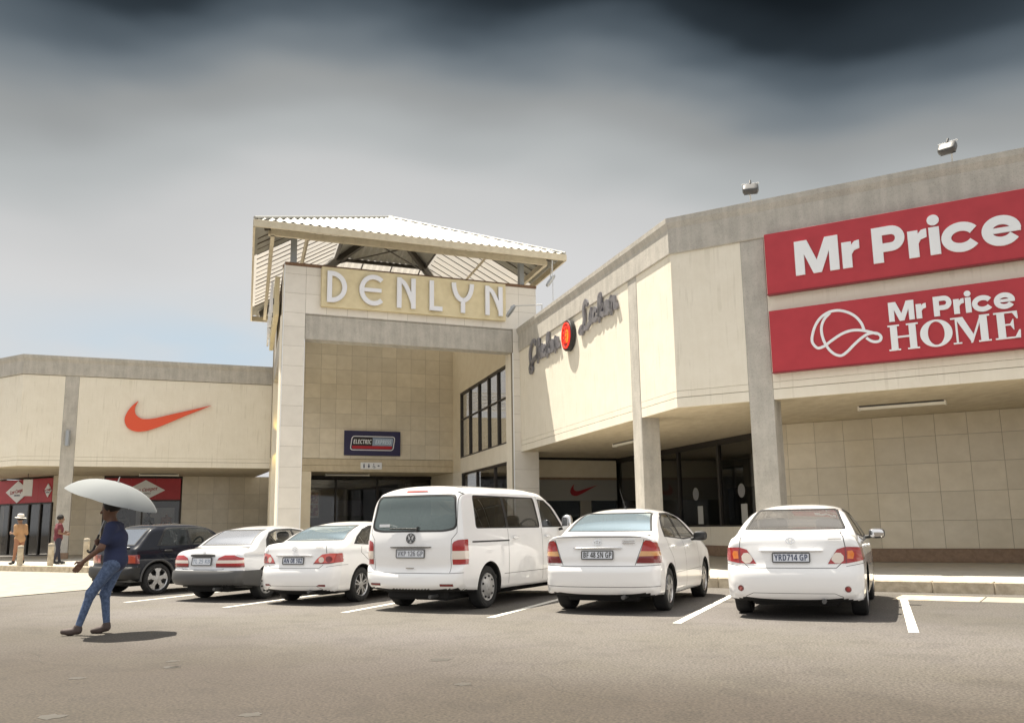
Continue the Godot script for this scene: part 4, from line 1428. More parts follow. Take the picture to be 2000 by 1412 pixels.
func tower_sign(label: String, f: Transform3D, x0: float, x1: float) -> void:
	var o := thing("tower_sign", label, "sign", f, "lettered boards on the tower")
	part("board", boxed(x0, x1, 8.165, 9.478, 0.006, 0.16, 0.01), mats.cream_board, o)
	var word := "DENLYN"
	var xs := [-6.81, -5.75, -4.50, -3.375, -2.585, -1.365]
	var ws := [0.635, 0.82, 0.635, 0.45, 0.80, 0.64]
	for k in 6:
		part("letter", deco_letter(word[k], ws[k]).mesh(), mats.steel_letter, o, at(xs[k] + x0 + 6.97, 8.30, 0.20))
		part("letter_back", boxed(xs[k] + x0 + 6.97 + (0.37 if k == 4 else 0.03), xs[k] + x0 + 6.97 + (0.43 if k == 4 else 0.09), 8.45 if k == 4 else 8.7, 8.6 if k == 4 else 8.9, 0.155, 0.205), mats.grey_trim, o)


func script_word(o: Node3D, f: Transform3D, word: String, width: float) -> void:
	# looping script strokes: glyphs in a box one unit high
	var g := {
		"C": [[Vector2(0.75, 0.80), Vector2(0.60, 1.02), Vector2(0.28, 0.95), Vector2(0.06, 0.50), Vector2(0.12, 0.02), Vector2(0.30, -0.35), Vector2(0.10, -0.45), Vector2(0.02, -0.20), Vector2(0.38, 0.05), Vector2(0.78, 0.18)], 0.85],
		"L": [[Vector2(0.70, 0.85), Vector2(0.55, 1.05), Vector2(0.38, 0.80), Vector2(0.40, 0.30), Vector2(0.20, -0.20), Vector2(0.02, -0.10), Vector2(0.20, 0.05), Vector2(0.55, -0.12), Vector2(0.85, 0.05)], 0.80],
		"h": [[Vector2(0.0, 0.1), Vector2(0.20, 0.60), Vector2(0.24, 0.98), Vector2(0.12, 0.90), Vector2(0.10, 0.02), Vector2(0.20, 0.42), Vector2(0.34, 0.45), Vector2(0.36, 0.05), Vector2(0.46, 0.08)], 0.46],
		"i": [[Vector2(0.0, 0.15), Vector2(0.10, 0.48), Vector2(0.10, 0.05), Vector2(0.22, 0.10)], 0.22],
		"c": [[Vector2(0.32, 0.38), Vector2(0.20, 0.48), Vector2(0.06, 0.28), Vector2(0.10, 0.04), Vector2(0.24, 0.03), Vector2(0.38, 0.16)], 0.38],
		"k": [[Vector2(0.0, 0.1), Vector2(0.20, 0.62), Vector2(0.22, 0.98), Vector2(0.12, 0.88), Vector2(0.10, 0.02), Vector2(0.16, 0.30), Vector2(0.34, 0.46), Vector2(0.20, 0.26), Vector2(0.36, 0.04), Vector2(0.46, 0.10)], 0.46],
		"e": [[Vector2(0.02, 0.16), Vector2(0.22, 0.28), Vector2(0.24, 0.46), Vector2(0.12, 0.46), Vector2(0.06, 0.22), Vector2(0.14, 0.02), Vector2(0.36, 0.14)], 0.36],
		"n": [[Vector2(0.0, 0.2), Vector2(0.08, 0.48), Vector2(0.10, 0.03), Vector2(0.18, 0.38), Vector2(0.32, 0.46), Vector2(0.36, 0.05), Vector2(0.50, 0.12)], 0.50],
	}
	var total := 0.0
	for ch in word: total += g[ch][1]
	var k := width / total
	var x := 0.0
	for ch in word:
		var pts := PackedVector2Array()
		for v: Vector2 in g[ch][0]: pts.append(Vector2((x + v.x) * k, v.y * (0.66 if ch in "CL" else 0.62)))
		pts = smooth(pts, 5)
		x += g[ch][1]
		var m := MB.new()
		m.ribbon(pts, 0.135, 0.0, 0.06)
		part("letter", m.mesh(), mats.script, o, f)
		if ch == "i": part("dot", one(func(q: MB) -> void: q.prism(circle(Vector2((x - 0.10) * k, 0.40), 0.05, 0.05, 10), 0, 0.05)), mats.script, o, f)


func signs() -> void:
	mats.script = plain(lin(0.24, 0.24, 0.27), 0.35, 0.5)
	var fm := frame(FOLD, UM)
	var fs := frame(CORNER, US)
	var ft := frame(CORNER, UT)
	# two red boards
	for k in 2:
		var y0 := [5.86, 4.205][k] as float
		var y1 := [7.155, 5.495][k] as float
		var o := thing("sign_board", ["upper red board with big bold white words only", "lower red board with a white line drawing of a cap and two rows of words"][k], "sign", fm, "red boards on the right wing")
		part("board", boxed(2.17, 9.52, y0, y1, 0.02, 0.15, 0.006), mats.red_board, o)
		part("board_edge", boxed(2.155, 9.53, y0 - 0.02, y0 - 0.001, 0.015, 0.156, 0.004), plain(lin(0.22, 0.02, 0.028), 0.5), o)
		if k == 0:
			bold_words(o, at(2.79, 6.155, 0.151), 1.0)
		else:
			bold_words(o, at(4.50, 4.955, 0.151), 0.527)
			serif_words(o, at(4.475, 4.385, 0.151))
			var lines := [PackedVector2Array([Vector2(3.40, 5.29), Vector2(3.29, 5.19), Vector2(3.22, 5.05), Vector2(3.21, 4.88), Vector2(3.26, 4.68), Vector2(3.35, 4.52), Vector2(3.45, 4.43), Vector2(3.55, 4.40), Vector2(3.65, 4.45), Vector2(3.81, 4.59), Vector2(3.98, 4.72), Vector2(4.12, 4.78), Vector2(4.26, 4.76), Vector2(4.32, 4.69), Vector2(4.30, 4.62), Vector2(4.22, 4.60), Vector2(4.13, 4.63), Vector2(4.05, 4.70)]),
				PackedVector2Array([Vector2(3.25, 4.63), Vector2(3.12, 4.60), Vector2(3.05, 4.66), Vector2(3.01, 4.75), Vector2(3.03, 4.90), Vector2(3.11, 5.09), Vector2(3.23, 5.23), Vector2(3.39, 5.31), Vector2(3.55, 5.32), Vector2(3.73, 5.26), Vector2(3.88, 5.15), Vector2(3.98, 5.00), Vector2(4.02, 4.86)]),
				PackedVector2Array([Vector2(3.25, 4.63), Vector2(3.42, 4.74), Vector2(3.61, 4.84), Vector2(3.79, 4.88), Vector2(3.97, 4.86), Vector2(4.12, 4.81), Vector2(4.25, 4.755)])]
			for i in 3:
				part("cap_outline", one(func(m: MB) -> void: m.ribbon(smooth(lines[i], 5), 0.052, 0.151, 0.170 + 0.0015 * i)), mats.white_letter, o)
	# the tower lettering, front and left side
	tower_sign("cream board with silver deco lettering on the front of the tower", ft, -6.97, -0.565)
	var s := 9.69
	tower_sign("cream board with lettering seen edge on at the left side of the tower", frame(CORNER - UT * 8.115 - US * s, US) * at(0, 0, 0.10), 1.75, 8.15)
	# script lettering with a round badge between
	var o := thing("script_sign", "grey script lettering with a round red neon badge on the sunlit wall", "sign", fs)
	script_word(o, at(1.35, 6.47, 0.03), "Chicken", 3.05)
	script_word(o, at(6.15, 6.62, 0.03), "Licken", 2.80)
	var bd := part("badge", one(func(m: MB) -> void: m.lathe(PackedVector2Array([Vector2(0, 0), Vector2(0.46, 0), Vector2(0.46, 0.17), Vector2(0.44, 0.20), Vector2(0, 0.20)]), 32, Transform3D(Basis(Vector3.RIGHT, PI / 2), Vector3.ZERO))), mats.black_trim, o, Transform3D(Basis().scaled(Vector3(1, 1, 0.7)), Vector3(5.27, 6.63, 0.015)))
	var neon := plain(lin(0.8, 0.05, 0.03), 0.4)
	neon.emission_enabled = true
	neon.emission = Color(1.0, 0.12, 0.06)
	neon.emission_energy_multiplier = 0.7
	part("badge_face", one(func(m: MB) -> void: m.prism(circle(Vector2.ZERO, 0.33, 0.36, 28), 0.20, 0.21)), plain(lin(0.30, 0.015, 0.012), 0.4), bd)
	part("neon_sign_ring", one(func(m: MB) -> void: ring_strip(m, Vector2.ZERO, Vector2(0.36, 0.385), Vector2(0.325, 0.35), 0.20, 0.235)), neon, bd)
	var amber := plain(lin(0.85, 0.22, 0.02), 0.4)
	amber.emission_enabled = true
	amber.emission = Color(1.0, 0.35, 0.05)
	amber.emission_energy_multiplier = 0.5
	part("badge_glow_sign", one(func(m: MB) -> void: m.prism(circle(Vector2(0.08, -0.03), 0.15, 0.20, 18), 0.21, 0.222)), amber, bd)
	for k in 4:
		var q := PackedVector2Array()
		for i in 8: q.append(Vector2(-0.17 + 0.045 * i - 0.02 * k, 0.22 - 0.13 * k + 0.05 * sin(i * 1.7 + k)))
		part("neon_sign_curl", one(func(m: MB) -> void: m.ribbon(smooth(q, 3), 0.02, 0.21, 0.238)), neon, bd)
	# dark blue shop sign over the doors
	var zb := -9.6
	var e := thing("shop_sign", "dark blue board with a rounded emblem above the entrance doors", "sign", ft * at(-2.72, 4.72, zb + 0.03))
	part("board", boxed(-1.225, 1.225, -0.525, 0.525, 0, 0.06, 0.01), plain(lin(0.022, 0.020, 0.075), 0.4), e)
	var outline := func(w: float, h: float, r: float) -> PackedVector2Array:
		var p := PackedVector2Array()
		for c: Array in [[w - r, h - r, 0], [-w + r, h - r, 90], [-w + r, -h + r, 180], [w - r, -h + r, 270]]:
			p.append_array(arc(Vector2(c[0], c[1]), r, r, c[2], c[2] + 90, 5))
		for i in p.size(): p[i] = Vector2(p[i].x + p[i].y * 0.14, p[i].y)
		return p
	var o1: PackedVector2Array = outline.call(0.93, 0.29, 0.11)
	part("emblem_outline", one(func(m: MB) -> void: m.ribbon(o1, 0.035, 0.06, 0.072, true)), mats.white_letter, e)
	var o2: PackedVector2Array = outline.call(0.87, 0.235, 0.07)
	var left := Geometry2D.intersect_polygons(o2, PackedVector2Array([Vector2(-2, -0.10), Vector2(-0.02, -0.10), Vector2(0.05, 1), Vector2(-2, 1)]))[0]
	var right := Geometry2D.intersect_polygons(o2, PackedVector2Array([Vector2(-0.02, -0.10), Vector2(2, -0.10), Vector2(2, 1), Vector2(0.05, 1)]))[0]
	var low := Geometry2D.intersect_polygons(o2, PackedVector2Array([Vector2(-2, -1), Vector2(2, -1), Vector2(2, -0.11), Vector2(-2, -0.11)]))[0]
	part("emblem_field", one(func(m: MB) -> void: m.prism(left, 0.06, 0.068)), plain(grey(0.02), 0.5), e)
	part("emblem_field", one(func(m: MB) -> void: m.prism(right, 0.06, 0.068)), plain(lin(0.30, 0.38, 0.50), 0.5), e)
	part("emblem_field", one(func(m: MB) -> void: m.prism(low, 0.06, 0.068)), plain(lin(0.45, 0.02, 0.03), 0.5), e)
	var slant := Basis(Vector3(1, 0, 0), Vector3(0.2, 1, 0), Vector3.BACK)
	part("lettering", written("ELECTRIC", 0.19, 0.01), mats.white_letter, e, Transform3D(slant.scaled(Vector3(0.66, 0.95, 1)), Vector3(-0.45, 0.06, 0.073)))
	part("lettering", written("EXPRESS", 0.19, 0.01), plain(lin(0.62, 0.72, 0.82), 0.5), e, Transform3D(slant.scaled(Vector3(0.66, 0.95, 1)), Vector3(0.46, 0.06, 0.073)))
	# white direction board with pictograms
	var w := thing("pictogram_sign", "small white board with four dark pictograms above the doors", "sign", ft * at(-2.755, 3.77, zb + 0.02))
	part("board", boxed(-0.46, 0.46, -0.145, 0.145, -0.02, 0.03, 0.006), mats.white_letter, w)
	for k in 4:
		var b := MB.new()
		var x := -0.32 + k * 0.21
		if k < 3:
			b.prism(circle(Vector2(x, 0.075), 0.022, 0.022, 10), 0.03, 0.036)
			if k == 0: b.span(x - 0.028, x + 0.028, -0.09, 0.045, 0.03, 0.036)
			if k == 1: b.prism(PackedVector2Array([Vector2(x - 0.015, 0.045), Vector2(x + 0.015, 0.045), Vector2(x + 0.05, -0.045), Vector2(x + 0.02, -0.05), Vector2(x + 0.02, -0.09), Vector2(x - 0.02, -0.09), Vector2(x - 0.02, -0.05), Vector2(x - 0.05, -0.045)]), 0.03, 0.036)
			if k == 2:
				b.ribbon(arc(Vector2(x + 0.01, -0.04), 0.045, 0.045, 120, 360, 12), 0.014, 0.03, 0.036)
				b.ribbon(PackedVector2Array([Vector2(x, 0.04), Vector2(x + 0.005, -0.02), Vector2(x + 0.045, -0.025), Vector2(x + 0.065, -0.09)]), 0.018, 0.03, 0.037)
		else:
			b.prism(PackedVector2Array([Vector2(x - 0.045, 0.018), Vector2(x, 0.018), Vector2(x, 0.05), Vector2(x + 0.055, 0.0), Vector2(x, -0.05), Vector2(x, -0.018), Vector2(x - 0.045, -0.018)]), 0.03, 0.036)
		part("pictogram", b.mesh(), mats.plate_ink, w)
	# display with four food pictures behind the entrance glass
	var d := thing("poster_display", "poster display of four pictures behind the glass left of the doors", "display", ft * at(-4.70, 0, -12.96))
	part("panel", boxed(-0.45, 0.45, 1.66, 2.88, -0.03, 0.0, 0.006), plain(lin(0.62, 0.56, 0.47), 0.7), d)
	for k in 4:
		var px := -0.215 + 0.43 * (k % 2)
		var py := 1.98 + 0.56 * (k / 2)
		part("poster", boxed(px - 0.19, px + 0.19, py - 0.24, py + 0.24, 0.0, 0.006), rough_map(noise_image(64, 200 + k, 0.06, 3, lin(0.30, 0.05, 0.035), lin(0.62, 0.50, 0.30), 2.4), 0.8, Color.WHITE, 0.5), d)
	for k in 2: part("leg", boxed(-0.4 + k * 0.8 - 0.02, -0.4 + k * 0.8 + 0.02, WALK, 1.66, -0.025, -0.005), mats.frame, d)
	var hb := thing("hanging_board", "dim grey board hanging inside the entrance doors", "board", ft * at(-2.75, 0, -14.0))
	part("board", boxed(-0.75, 0.75, 1.75, 2.45, -0.03, 0.03, 0.01), plain(lin(0.07, 0.066, 0.085), 0.8), hb)
	for k in 2: part("wire", boxed(-0.6 + k * 1.2 - 0.008, -0.6 + k * 1.2 + 0.008, 2.45, 3.46, -0.008, 0.008), mats.frame, hb)
	tube_light("long ceiling light just inside the porch above the doors", ft * at(-3.4, 3.52, -11.2), 1.9)


# ---------------------------------------------------------------- cars
# Car space: x to the right, y up, z backwards from the rear axle.
func table(t: Array, x: float) -> float:
	var m := t.size()
	if x <= t[0][0]: return t[0][1]
	for k in m - 1:
		if x <= t[k + 1][0]:
			var x0: float = t[k][0]; var x1: float = t[k + 1][0]
			var y0: float = t[k][1]; var y1: float = t[k + 1][1]
			var d := x1 - x0
			var s0: float = (y1 - t[maxi(k - 1, 0)][1]) / maxf(1e-5, x1 - t[maxi(k - 1, 0)][0])
			var s1: float = (t[mini(k + 2, m - 1)][1] - y0) / maxf(1e-5, t[mini(k + 2, m - 1)][0] - x0)
			var u := (x - x0) / d
			return y0 * (2 * u * u * u - 3 * u * u + 1) + s0 * d * (u * u * u - 2 * u * u + u) + y1 * (3 * u * u - 2 * u * u * u) + s1 * d * (u * u * u - u * u)
	return t[m - 1][1]


# The side view outline is swept towards the flanks; edge[2] is how deep the rounding reaches there.
func shell(outline: Array, wide: float, prof: Array, plan: Array, spine: Array) -> MB:
	var pts := PackedVector2Array()
	var rs := PackedFloat32Array()
	var m := outline.size()
	for k in m:
		var a := Vector2(outline[(k + m - 1) % m][0], outline[(k + m - 1) % m][1])
		var b := Vector2(outline[k][0], outline[k][1])
		var c := Vector2(outline[(k + 1) % m][0], outline[(k + 1) % m][1])
		var d := Vector2(outline[(k + 2) % m][0], outline[(k + 2) % m][1])
		var l := (c - b).length()
		var steps := clampi(int(ceil(l / 0.045)), 2, 30)
		for s in steps:
			var u := float(s) / steps
			pts.append(b.cubic_interpolate_in_time(c, a, d, u, l, -(b - a).length(), l + (d - c).length()))
			rs.append(lerpf(outline[k][2], outline[(k + 1) % m][2], smoothstep(0, 1, u)))
	var n := pts.size()
	var us := 15
	var js := us + 16
	var grid: Array[PackedVector3Array] = []
	for k in n:
		var o := pts[k]
		var sp := Vector2(clampf(o.x * 0.8, spine[0], spine[1]), spine[2])
		var dir := (sp - o).normalized()
		var reach := o.distance_to(sp)
		var row := PackedVector3Array()
		for j in js + 1:
			var u := minf(1.0, float(j) / us)
			var r := minf(rs[k], reach * 0.9)
			var e := 2.4
			var d := r * (1.0 - pow(maxf(0.0, 1.0 - pow(u, e)), 1.0 / e)) if j <= us else lerpf(r, reach, pow(float(j - us) / (js - us), 0.9))
			var q := o + dir * d
			var h := wide * table(prof, q.y) * table(plan, q.x) * u
			row.append(Vector3(h, q.y, q.x))
		grid.append(row)
	# normals over the whole width, shared along the middle
	var cols := 2 * js + 1
	var pos := PackedVector3Array(); pos.resize(n * cols)
	for k in n:
		for j in cols:
			var q := grid[k][absi(j - js)]
			pos[k * cols + j] = Vector3(q.x if j >= js else -q.x, q.y, q.z)
	var nr := PackedVector3Array(); nr.resize(n * cols)
	for k in n:
		for j in cols - 1:
			var a := k * cols + j; var b := ((k + 1) % n) * cols + j
			var f := (pos[b + 1] - pos[a]).cross(pos[b] - pos[a + 1])
			nr[a] += f; nr[b] += f; nr[a + 1] += f; nr[b + 1] += f
	var mid := Vector3(0, spine[2], (spine[0] + spine[1]) / 2)
	var flip := 0.0
	for k in n: flip += nr[k * cols + js].dot(pos[k * cols + js] - mid)
	var out := MB.new()
	for k in n * cols: nr[k] = (nr[k] * signf(flip)).normalized()
	for k in n:
		for j in cols - 1:
			var a := k * cols + j; var b := ((k + 1) % n) * cols + j
			if j > 1 and j < cols - 3 or true:
				out.t(pos[a], pos[a + 1], pos[b + 1], nr[a], nr[a + 1], nr[b + 1])
				out.t(pos[a], pos[b + 1], pos[b], nr[a], nr[b + 1], nr[b])
	return out


func mirrored(p: PackedVector2Array) -> PackedVector2Array:
	var o := PackedVector2Array()
	for i in range(p.size() - 1, -1, -1): o.append(Vector2(-p[i].x, p[i].y))
	return o


func v2(a: Array) -> PackedVector2Array:
	var o := PackedVector2Array()
	for k in range(0, a.size(), 2): o.append(Vector2(a[k], a[k + 1]))
	return o


func grown(p: PackedVector2Array, d: float) -> PackedVector2Array:
	var r := Geometry2D.offset_polygon(p, d, Geometry2D.JOIN_ROUND if d > 0 else Geometry2D.JOIN_MITER)
	return r[0] if not r.is_empty() else p


func at_rear(zmin: float, ymin := -1.0) -> Callable:
	return func(c: Vector3, n: Vector3) -> bool: return c.z > zmin and c.y > ymin and n.z > 0.12


func at_side(s: float, edge := 0.3) -> Callable:
	return func(c: Vector3, n: Vector3) -> bool: return c.x * s > edge and n.x * s > 0.25


func glaze(body: MB, o: Node3D, name_: String, outer: PackedVector2Array, inner: Array, side: bool, keep: Callable, glass: Material) -> void:
	var seal := body.cut(outer, side, keep)
	for q: PackedVector2Array in inner:
		var x := seal.cut(q, side, func(_c: Vector3, _n: Vector3) -> bool: return true)
		for y: MB in pieces(x): part(name_, y.mesh(-0.004), glass, o)
	for y: MB in pieces(seal): part("window_seal", y.mesh(0.001), mats.black_trim, o)


func gap(body: MB, o: Node3D, pts: PackedVector2Array, side: bool, keep: Callable, w := 0.005) -> void:
	for q in Geometry2D.offset_polyline(pts, w):
		if Geometry2D.is_polygon_clockwise(q): continue
		var x := body.cut(q, side, keep)
		for y: MB in pieces(x): part("panel_gap", y.mesh(-0.008), mats.black_trim, o)


func lens(body: MB, o: Node3D, name_: String, poly: PackedVector2Array, mat: Material, keep: Callable, subs: Array, side := false) -> void:
	var b := body.cut(poly, side, keep)
	if b.p.is_empty(): return
	var made: Array = []
	for s: Array in subs:
		made.append([s[0], b.cut(s[1], side, func(_c: Vector3, _n: Vector3) -> bool: return true), s[2]])
	var m: Node
	for y: MB in pieces(b):
		var q := part(name_, y.mesh(0.006), mat, o)
		if m == null: m = q
	for s: Array in made:
		for y: MB in pieces(s[1]): part(s[0], y.mesh(0.008), s[2], m)


func wheel(o: Node3D, x: float, z: float, r: float, w: float, style: String) -> void:
	var k := Node3D.new()
	k.name = "wheel" if not o.has_node("wheel") else "wheel_%03d" % o.get_child_count()
	o.add_child(k)
	k.transform = Transform3D(Basis.IDENTITY if x > 0 else Basis(Vector3.UP, PI), Vector3(x, r, z))
	var ax := Transform3D(Basis(Vector3.BACK, -PI / 2), Vector3.ZERO)
	var rim := r * (0.66 if style != "big" else 0.735)
	part("tyre", one(func(m: MB) -> void: m.lathe(PackedVector2Array([Vector2(rim, -w + 0.01), Vector2(r * 0.93, -w), Vector2(r * 0.985, -w + 0.02), Vector2(r, -w + 0.05), Vector2(r, -0.05), Vector2(r * 0.985, -0.02), Vector2(r * 0.93, 0.0), Vector2(r * 0.80, 0.006), Vector2(rim + 0.005, -0.004), Vector2(rim, -0.02)]), 40, ax)), mats.rubber, k)
	var turn := Transform3D(Basis(Vector3.UP, PI / 2), Vector3.ZERO)
	part("brake_disc", one(func(m: MB) -> void: m.lathe(PackedVector2Array([Vector2(rim, -0.12), Vector2(rim * 0.98, -0.10), Vector2(0.0, -0.095)]), 32, ax)), mats.under, k)
	var met: Material = mats.hubcap if style == "cap" else mats.alloy
	if style == "cap":
		part("hubcap", one(func(m: MB) -> void: m.lathe(PackedVector2Array([Vector2(rim, -0.02), Vector2(rim * 0.97, 0.0), Vector2(rim * 0.80, -0.006), Vector2(rim * 0.45, 0.022), Vector2(rim * 0.22, 0.026), Vector2(rim * 0.2, 0.034), Vector2(0, 0.036)]), 40, ax)), met, k)
		for i in 9:
			var a := TAU * i / 9
			part("vent_hole", one(func(m: MB) -> void: m.prism(circle(Vector2(cos(a), sin(a)) * rim * 0.76, 0.022, 0.018, 10), -0.004, 0.008)), mats.under, k, turn)
		return
	var m := MB.new()
	m.lathe(PackedVector2Array([Vector2(rim * 0.9, -0.09), Vector2(rim * 0.92, -0.02), Vector2(rim * 0.985, -0.002), Vector2(rim, -0.008)]), 40, ax)
	part("rim", m.mesh(), met, k)
	m = MB.new()
	m.lathe(PackedVector2Array([Vector2(0.062, -0.06), Vector2(0.062, -0.016), Vector2(0.05, -0.008), Vector2(0, -0.006)]), 24, ax)
	part("hub", m.mesh(), met, k)
	var n := 5
	for i in n:
		var a := TAU * (i + 0.25) / n
		var d := Vector2(cos(a), sin(a))
		var q := Vector2(-d.y, d.x)
		var s := MB.new()
		if style == "twin":
			for e: float in [-1.0, 1.0]:
				s.prism(PackedVector2Array([d * 0.04 + q * (0.012 * e + 0.016), d * rim * 0.94 + q * (0.036 * e + 0.013), d * rim * 0.94 + q * (0.036 * e - 0.013), d * 0.04 + q * (0.012 * e - 0.016)]), -0.045, -0.012, turn)
		elif style == "big":
			s.prism(PackedVector2Array([d * 0.05 + q * 0.045, d * rim * 0.6 + q * 0.036, d * rim * 0.95 + q * 0.085, d * rim * 0.95 - q * 0.085, d * rim * 0.6 - q * 0.036, d * 0.05 - q * 0.045]), -0.04, -0.010, turn)
		else:
			s.prism(PackedVector2Array([d * 0.04 + q * 0.034, d * rim * 0.94 + q * 0.026, d * rim * 0.94 - q * 0.026, d * 0.04 - q * 0.034]), -0.045, -0.012, turn)
		part("spoke", s.mesh(), met, k)


func number_plate(o: Node3D, text: String, xf: Transform3D, w := 0.44, h := 0.115, ink: Material = null) -> void:
	var p := part("number_plate", boxed(-w / 2, w / 2, -h / 2, h / 2, -0.012, 0.0, 0.002), mats.plate, o, xf)
	for s: Array in [[-w / 2, w / 2, h / 2 - 0.008, h / 2 + 0.006], [-w / 2, w / 2, -h / 2 - 0.006, -h / 2 + 0.008], [-w / 2 - 0.006, -w / 2 + 0.008, -h / 2 + 0.008, h / 2 - 0.008], [w / 2 - 0.008, w / 2 + 0.006, -h / 2 + 0.008, h / 2 - 0.008]]:
		part("plate_frame", boxed(s[0], s[1], s[2], s[3], -0.01, 0.006), mats.grey_trim, p)
	if text:
		var t := written(text, 0.076, 0.003)
		var tw := t.get_aabb().size.x
		part("plate_text", t, ink if ink else mats.plate_ink, p, Transform3D(Basis().scaled(Vector3(minf(1.0, (w - 0.05) / maxf(0.01, tw)), 1, 1)), Vector3(0, 0, 0.002)))


func oval_emblem(o: Node3D, xf: Transform3D, k := 1.0) -> void:
	var m := MB.new()
	m.ribbon(circle(Vector2.ZERO, 0.055 * k, 0.037 * k, 24), 0.009 * k, 0, 0.006, true)
	m.ribbon(circle(Vector2.ZERO, 0.02 * k, 0.035 * k, 18), 0.008 * k, 0, 0.007, true)
	m.ribbon(circle(Vector2(0, 0.016 * k), 0.036 * k, 0.015 * k, 18), 0.008 * k, 0, 0.008, true)
	part("emblem", m.mesh(), mats.chrome, o, xf)


func round_emblem(o: Node3D, xf: Transform3D, r := 0.06) -> void:
	var m := MB.new()
	m.ribbon(circle(Vector2.ZERO, r, r, 28), r * 0.17, 0, 0.008, true)
	m.ribbon(v2([-r * 0.42, r * 0.82, 0, r * 0.08, r * 0.42, r * 0.82]), r * 0.19, 0, 0.007)
	m.ribbon(v2([-r * 0.86, r * 0.32, -r * 0.40, -r * 0.80, 0, r * 0.02, r * 0.40, -r * 0.80, r * 0.86, r * 0.32]), r * 0.19, 0, 0.006)
	part("emblem", m.mesh(), plain(grey(0.10), 0.25, 0.9), o, xf)


func mirror(o: Node3D, x: float, y: float, z: float, mat: Material, size: Vector3, face: Material) -> void:
	var s := signf(x)
	var k := part("wing_mirror", one(func(m: MB) -> void: m.blob(Vector3(x, y, z), size, 3.4)), mat, o)
	part("mirror_arm", one(func(m: MB) -> void: m.rod(Vector3(x - s * (size.x + 0.08), y - size.y * 0.75, z - 0.02), Vector3(x - s * size.x * 0.4, y - size.y * 0.5, z - 0.01), 0.025, 0.03)), mats.black_trim, k)
	part("mirror_glass", one(func(m: MB) -> void: m.blob(Vector3(x, y, z + size.z * 0.82), Vector3(size.x * 0.84, size.y * 0.8, size.z * 0.25), 4.0)), face, k)


func cabin(o: Node3D, wide: float, floor_y: float, rows: Array, belt: float, dash_z: float, shelf: Array) -> void:
	part("cabin_floor", boxed(-wide * 0.9, wide * 0.9, floor_y, floor_y + 0.06, -2.6, 0.55), mats.cabin, o)
	for r: Array in rows:
		var z: float = r[0]
		for x: float in r[1]:
			var w: float = r[2]
			var lean := Basis(Vector3.RIGHT, 0.28)
			var b := part("seat", one(func(m: MB) -> void:
				m.blob(Vector3(x, floor_y + 0.26, z - 0.25), Vector3(w, 0.11, 0.27), 4.0)
				m.blob(Vector3(x, floor_y + 0.56, z + 0.06), Vector3(w, 0.33, 0.085), 4.0, lean)), mats.seat, o)
			part("headrest", one(func(m: MB) -> void: m.blob(Vector3(x, floor_y + 0.94, z + 0.155), Vector3(minf(w, 0.135), 0.085, 0.055), 3.5, lean)), mats.seat, b)
	part("dashboard", one(func(m: MB) -> void: m.blob(Vector3(0, belt - 0.16, dash_z), Vector3(wide * 0.86, 0.15, 0.26), 4.0)), mats.cabin, o)
	part("steering_wheel", one(func(m: MB) -> void: m.ribbon(circle(Vector2.ZERO, 0.18, 0.18, 20), 0.028, -0.014, 0.014, true, Transform3D(Basis(Vector3.RIGHT, -0.4), Vector3(0.37, belt - 0.03, dash_z + 0.38)))), mats.black_trim, o)
	if shelf: part("parcel_shelf", boxed(-wide * 0.78, wide * 0.78, shelf[2] - 0.03, shelf[2], shelf[0], shelf[1], 0.01), mats.cabin, o)


func finish(body: MB, o: Node3D, mat: Material, wide: float, r: float, base: float, front: float, rear: float, style: String, arch := 0.055, sink := 0.03) -> void:
	for z: float in [0.0, -base]:
		for s: float in [-1.0, 1.0]:
			body.cut(circle(Vector2(z, r + 0.01), r + arch, r + arch, 40), true, func(c: Vector3, _n: Vector3) -> bool: return c.x * s > 0.42)
			part("wheel_housing", one(func(m: MB) -> void: m.lathe(PackedVector2Array([Vector2(r + arch + 0.004, -wide + 0.10), Vector2(r + arch + 0.004, -0.02), Vector2(r + arch - 0.006, -0.018)]), 30, Transform3D(Basis(Vector3.BACK, -PI / 2 * s), Vector3(s * (wide - 0.02), r + 0.01, z)), (PI / 2 if s > 0 else -PI / 2) - 0.25, (PI / 2 if s > 0 else -PI / 2) + PI + 0.25)), mats.under, o)
			part("wheel_housing", one(func(m: MB) -> void: m.prism(arc(Vector2.ZERO, r + arch, r + arch, -14, 194, 20), -0.01, 0.0, Transform3D(Basis(Vector3.UP, PI / 2), Vector3(s * (wide * 0.5), r + 0.01, z)))), mats.under, o)
			wheel(o, s * (wide - sink), z, r, 0.20, style)
	var under := body.cut(v2([-5, -1, 5, -1, 5, 0.40, -5, 0.40]), false, func(_c: Vector3, n: Vector3) -> bool: return n.y < -2.2)
	if not under.p.is_empty(): part("underbody", under.mesh(), mats.under, o)
	part("chassis", one(func(m: MB) -> void:
		m.span(-wide * 0.62, wide * 0.62, 0.17, 0.34, front, rear, 0.04)
		m.rod(Vector3(-wide + 0.2, r, 0), Vector3(wide - 0.2, r, 0), 0.05, 0.05)), mats.under, o)
	part("exhaust_pipe", one(func(m: MB) -> void: m.rod(Vector3(wide * 0.42, 0.245, rear - 0.2), Vector3(wide * 0.42, 0.235, rear + 0.22), 0.028, 0.028, 12)), mats.grey_trim, o)
	part("body", body.mesh(), mat, o)
	part("body_lining", body.mesh(-0.03, true), mats.cabin, o)


func car_root(called: String, label: String, x: float, z: float, heading: float, k: float) -> Node3D:
	var o := thing(called, label, "van" if called == "parked_van" else "car", Transform3D(Basis(Vector3.UP, -deg_to_rad(heading)).scaled(Vector3.ONE * k), Vector3(x, 0, z)), "" if called == "parked_van" else "cars parked in the bays")
	return o


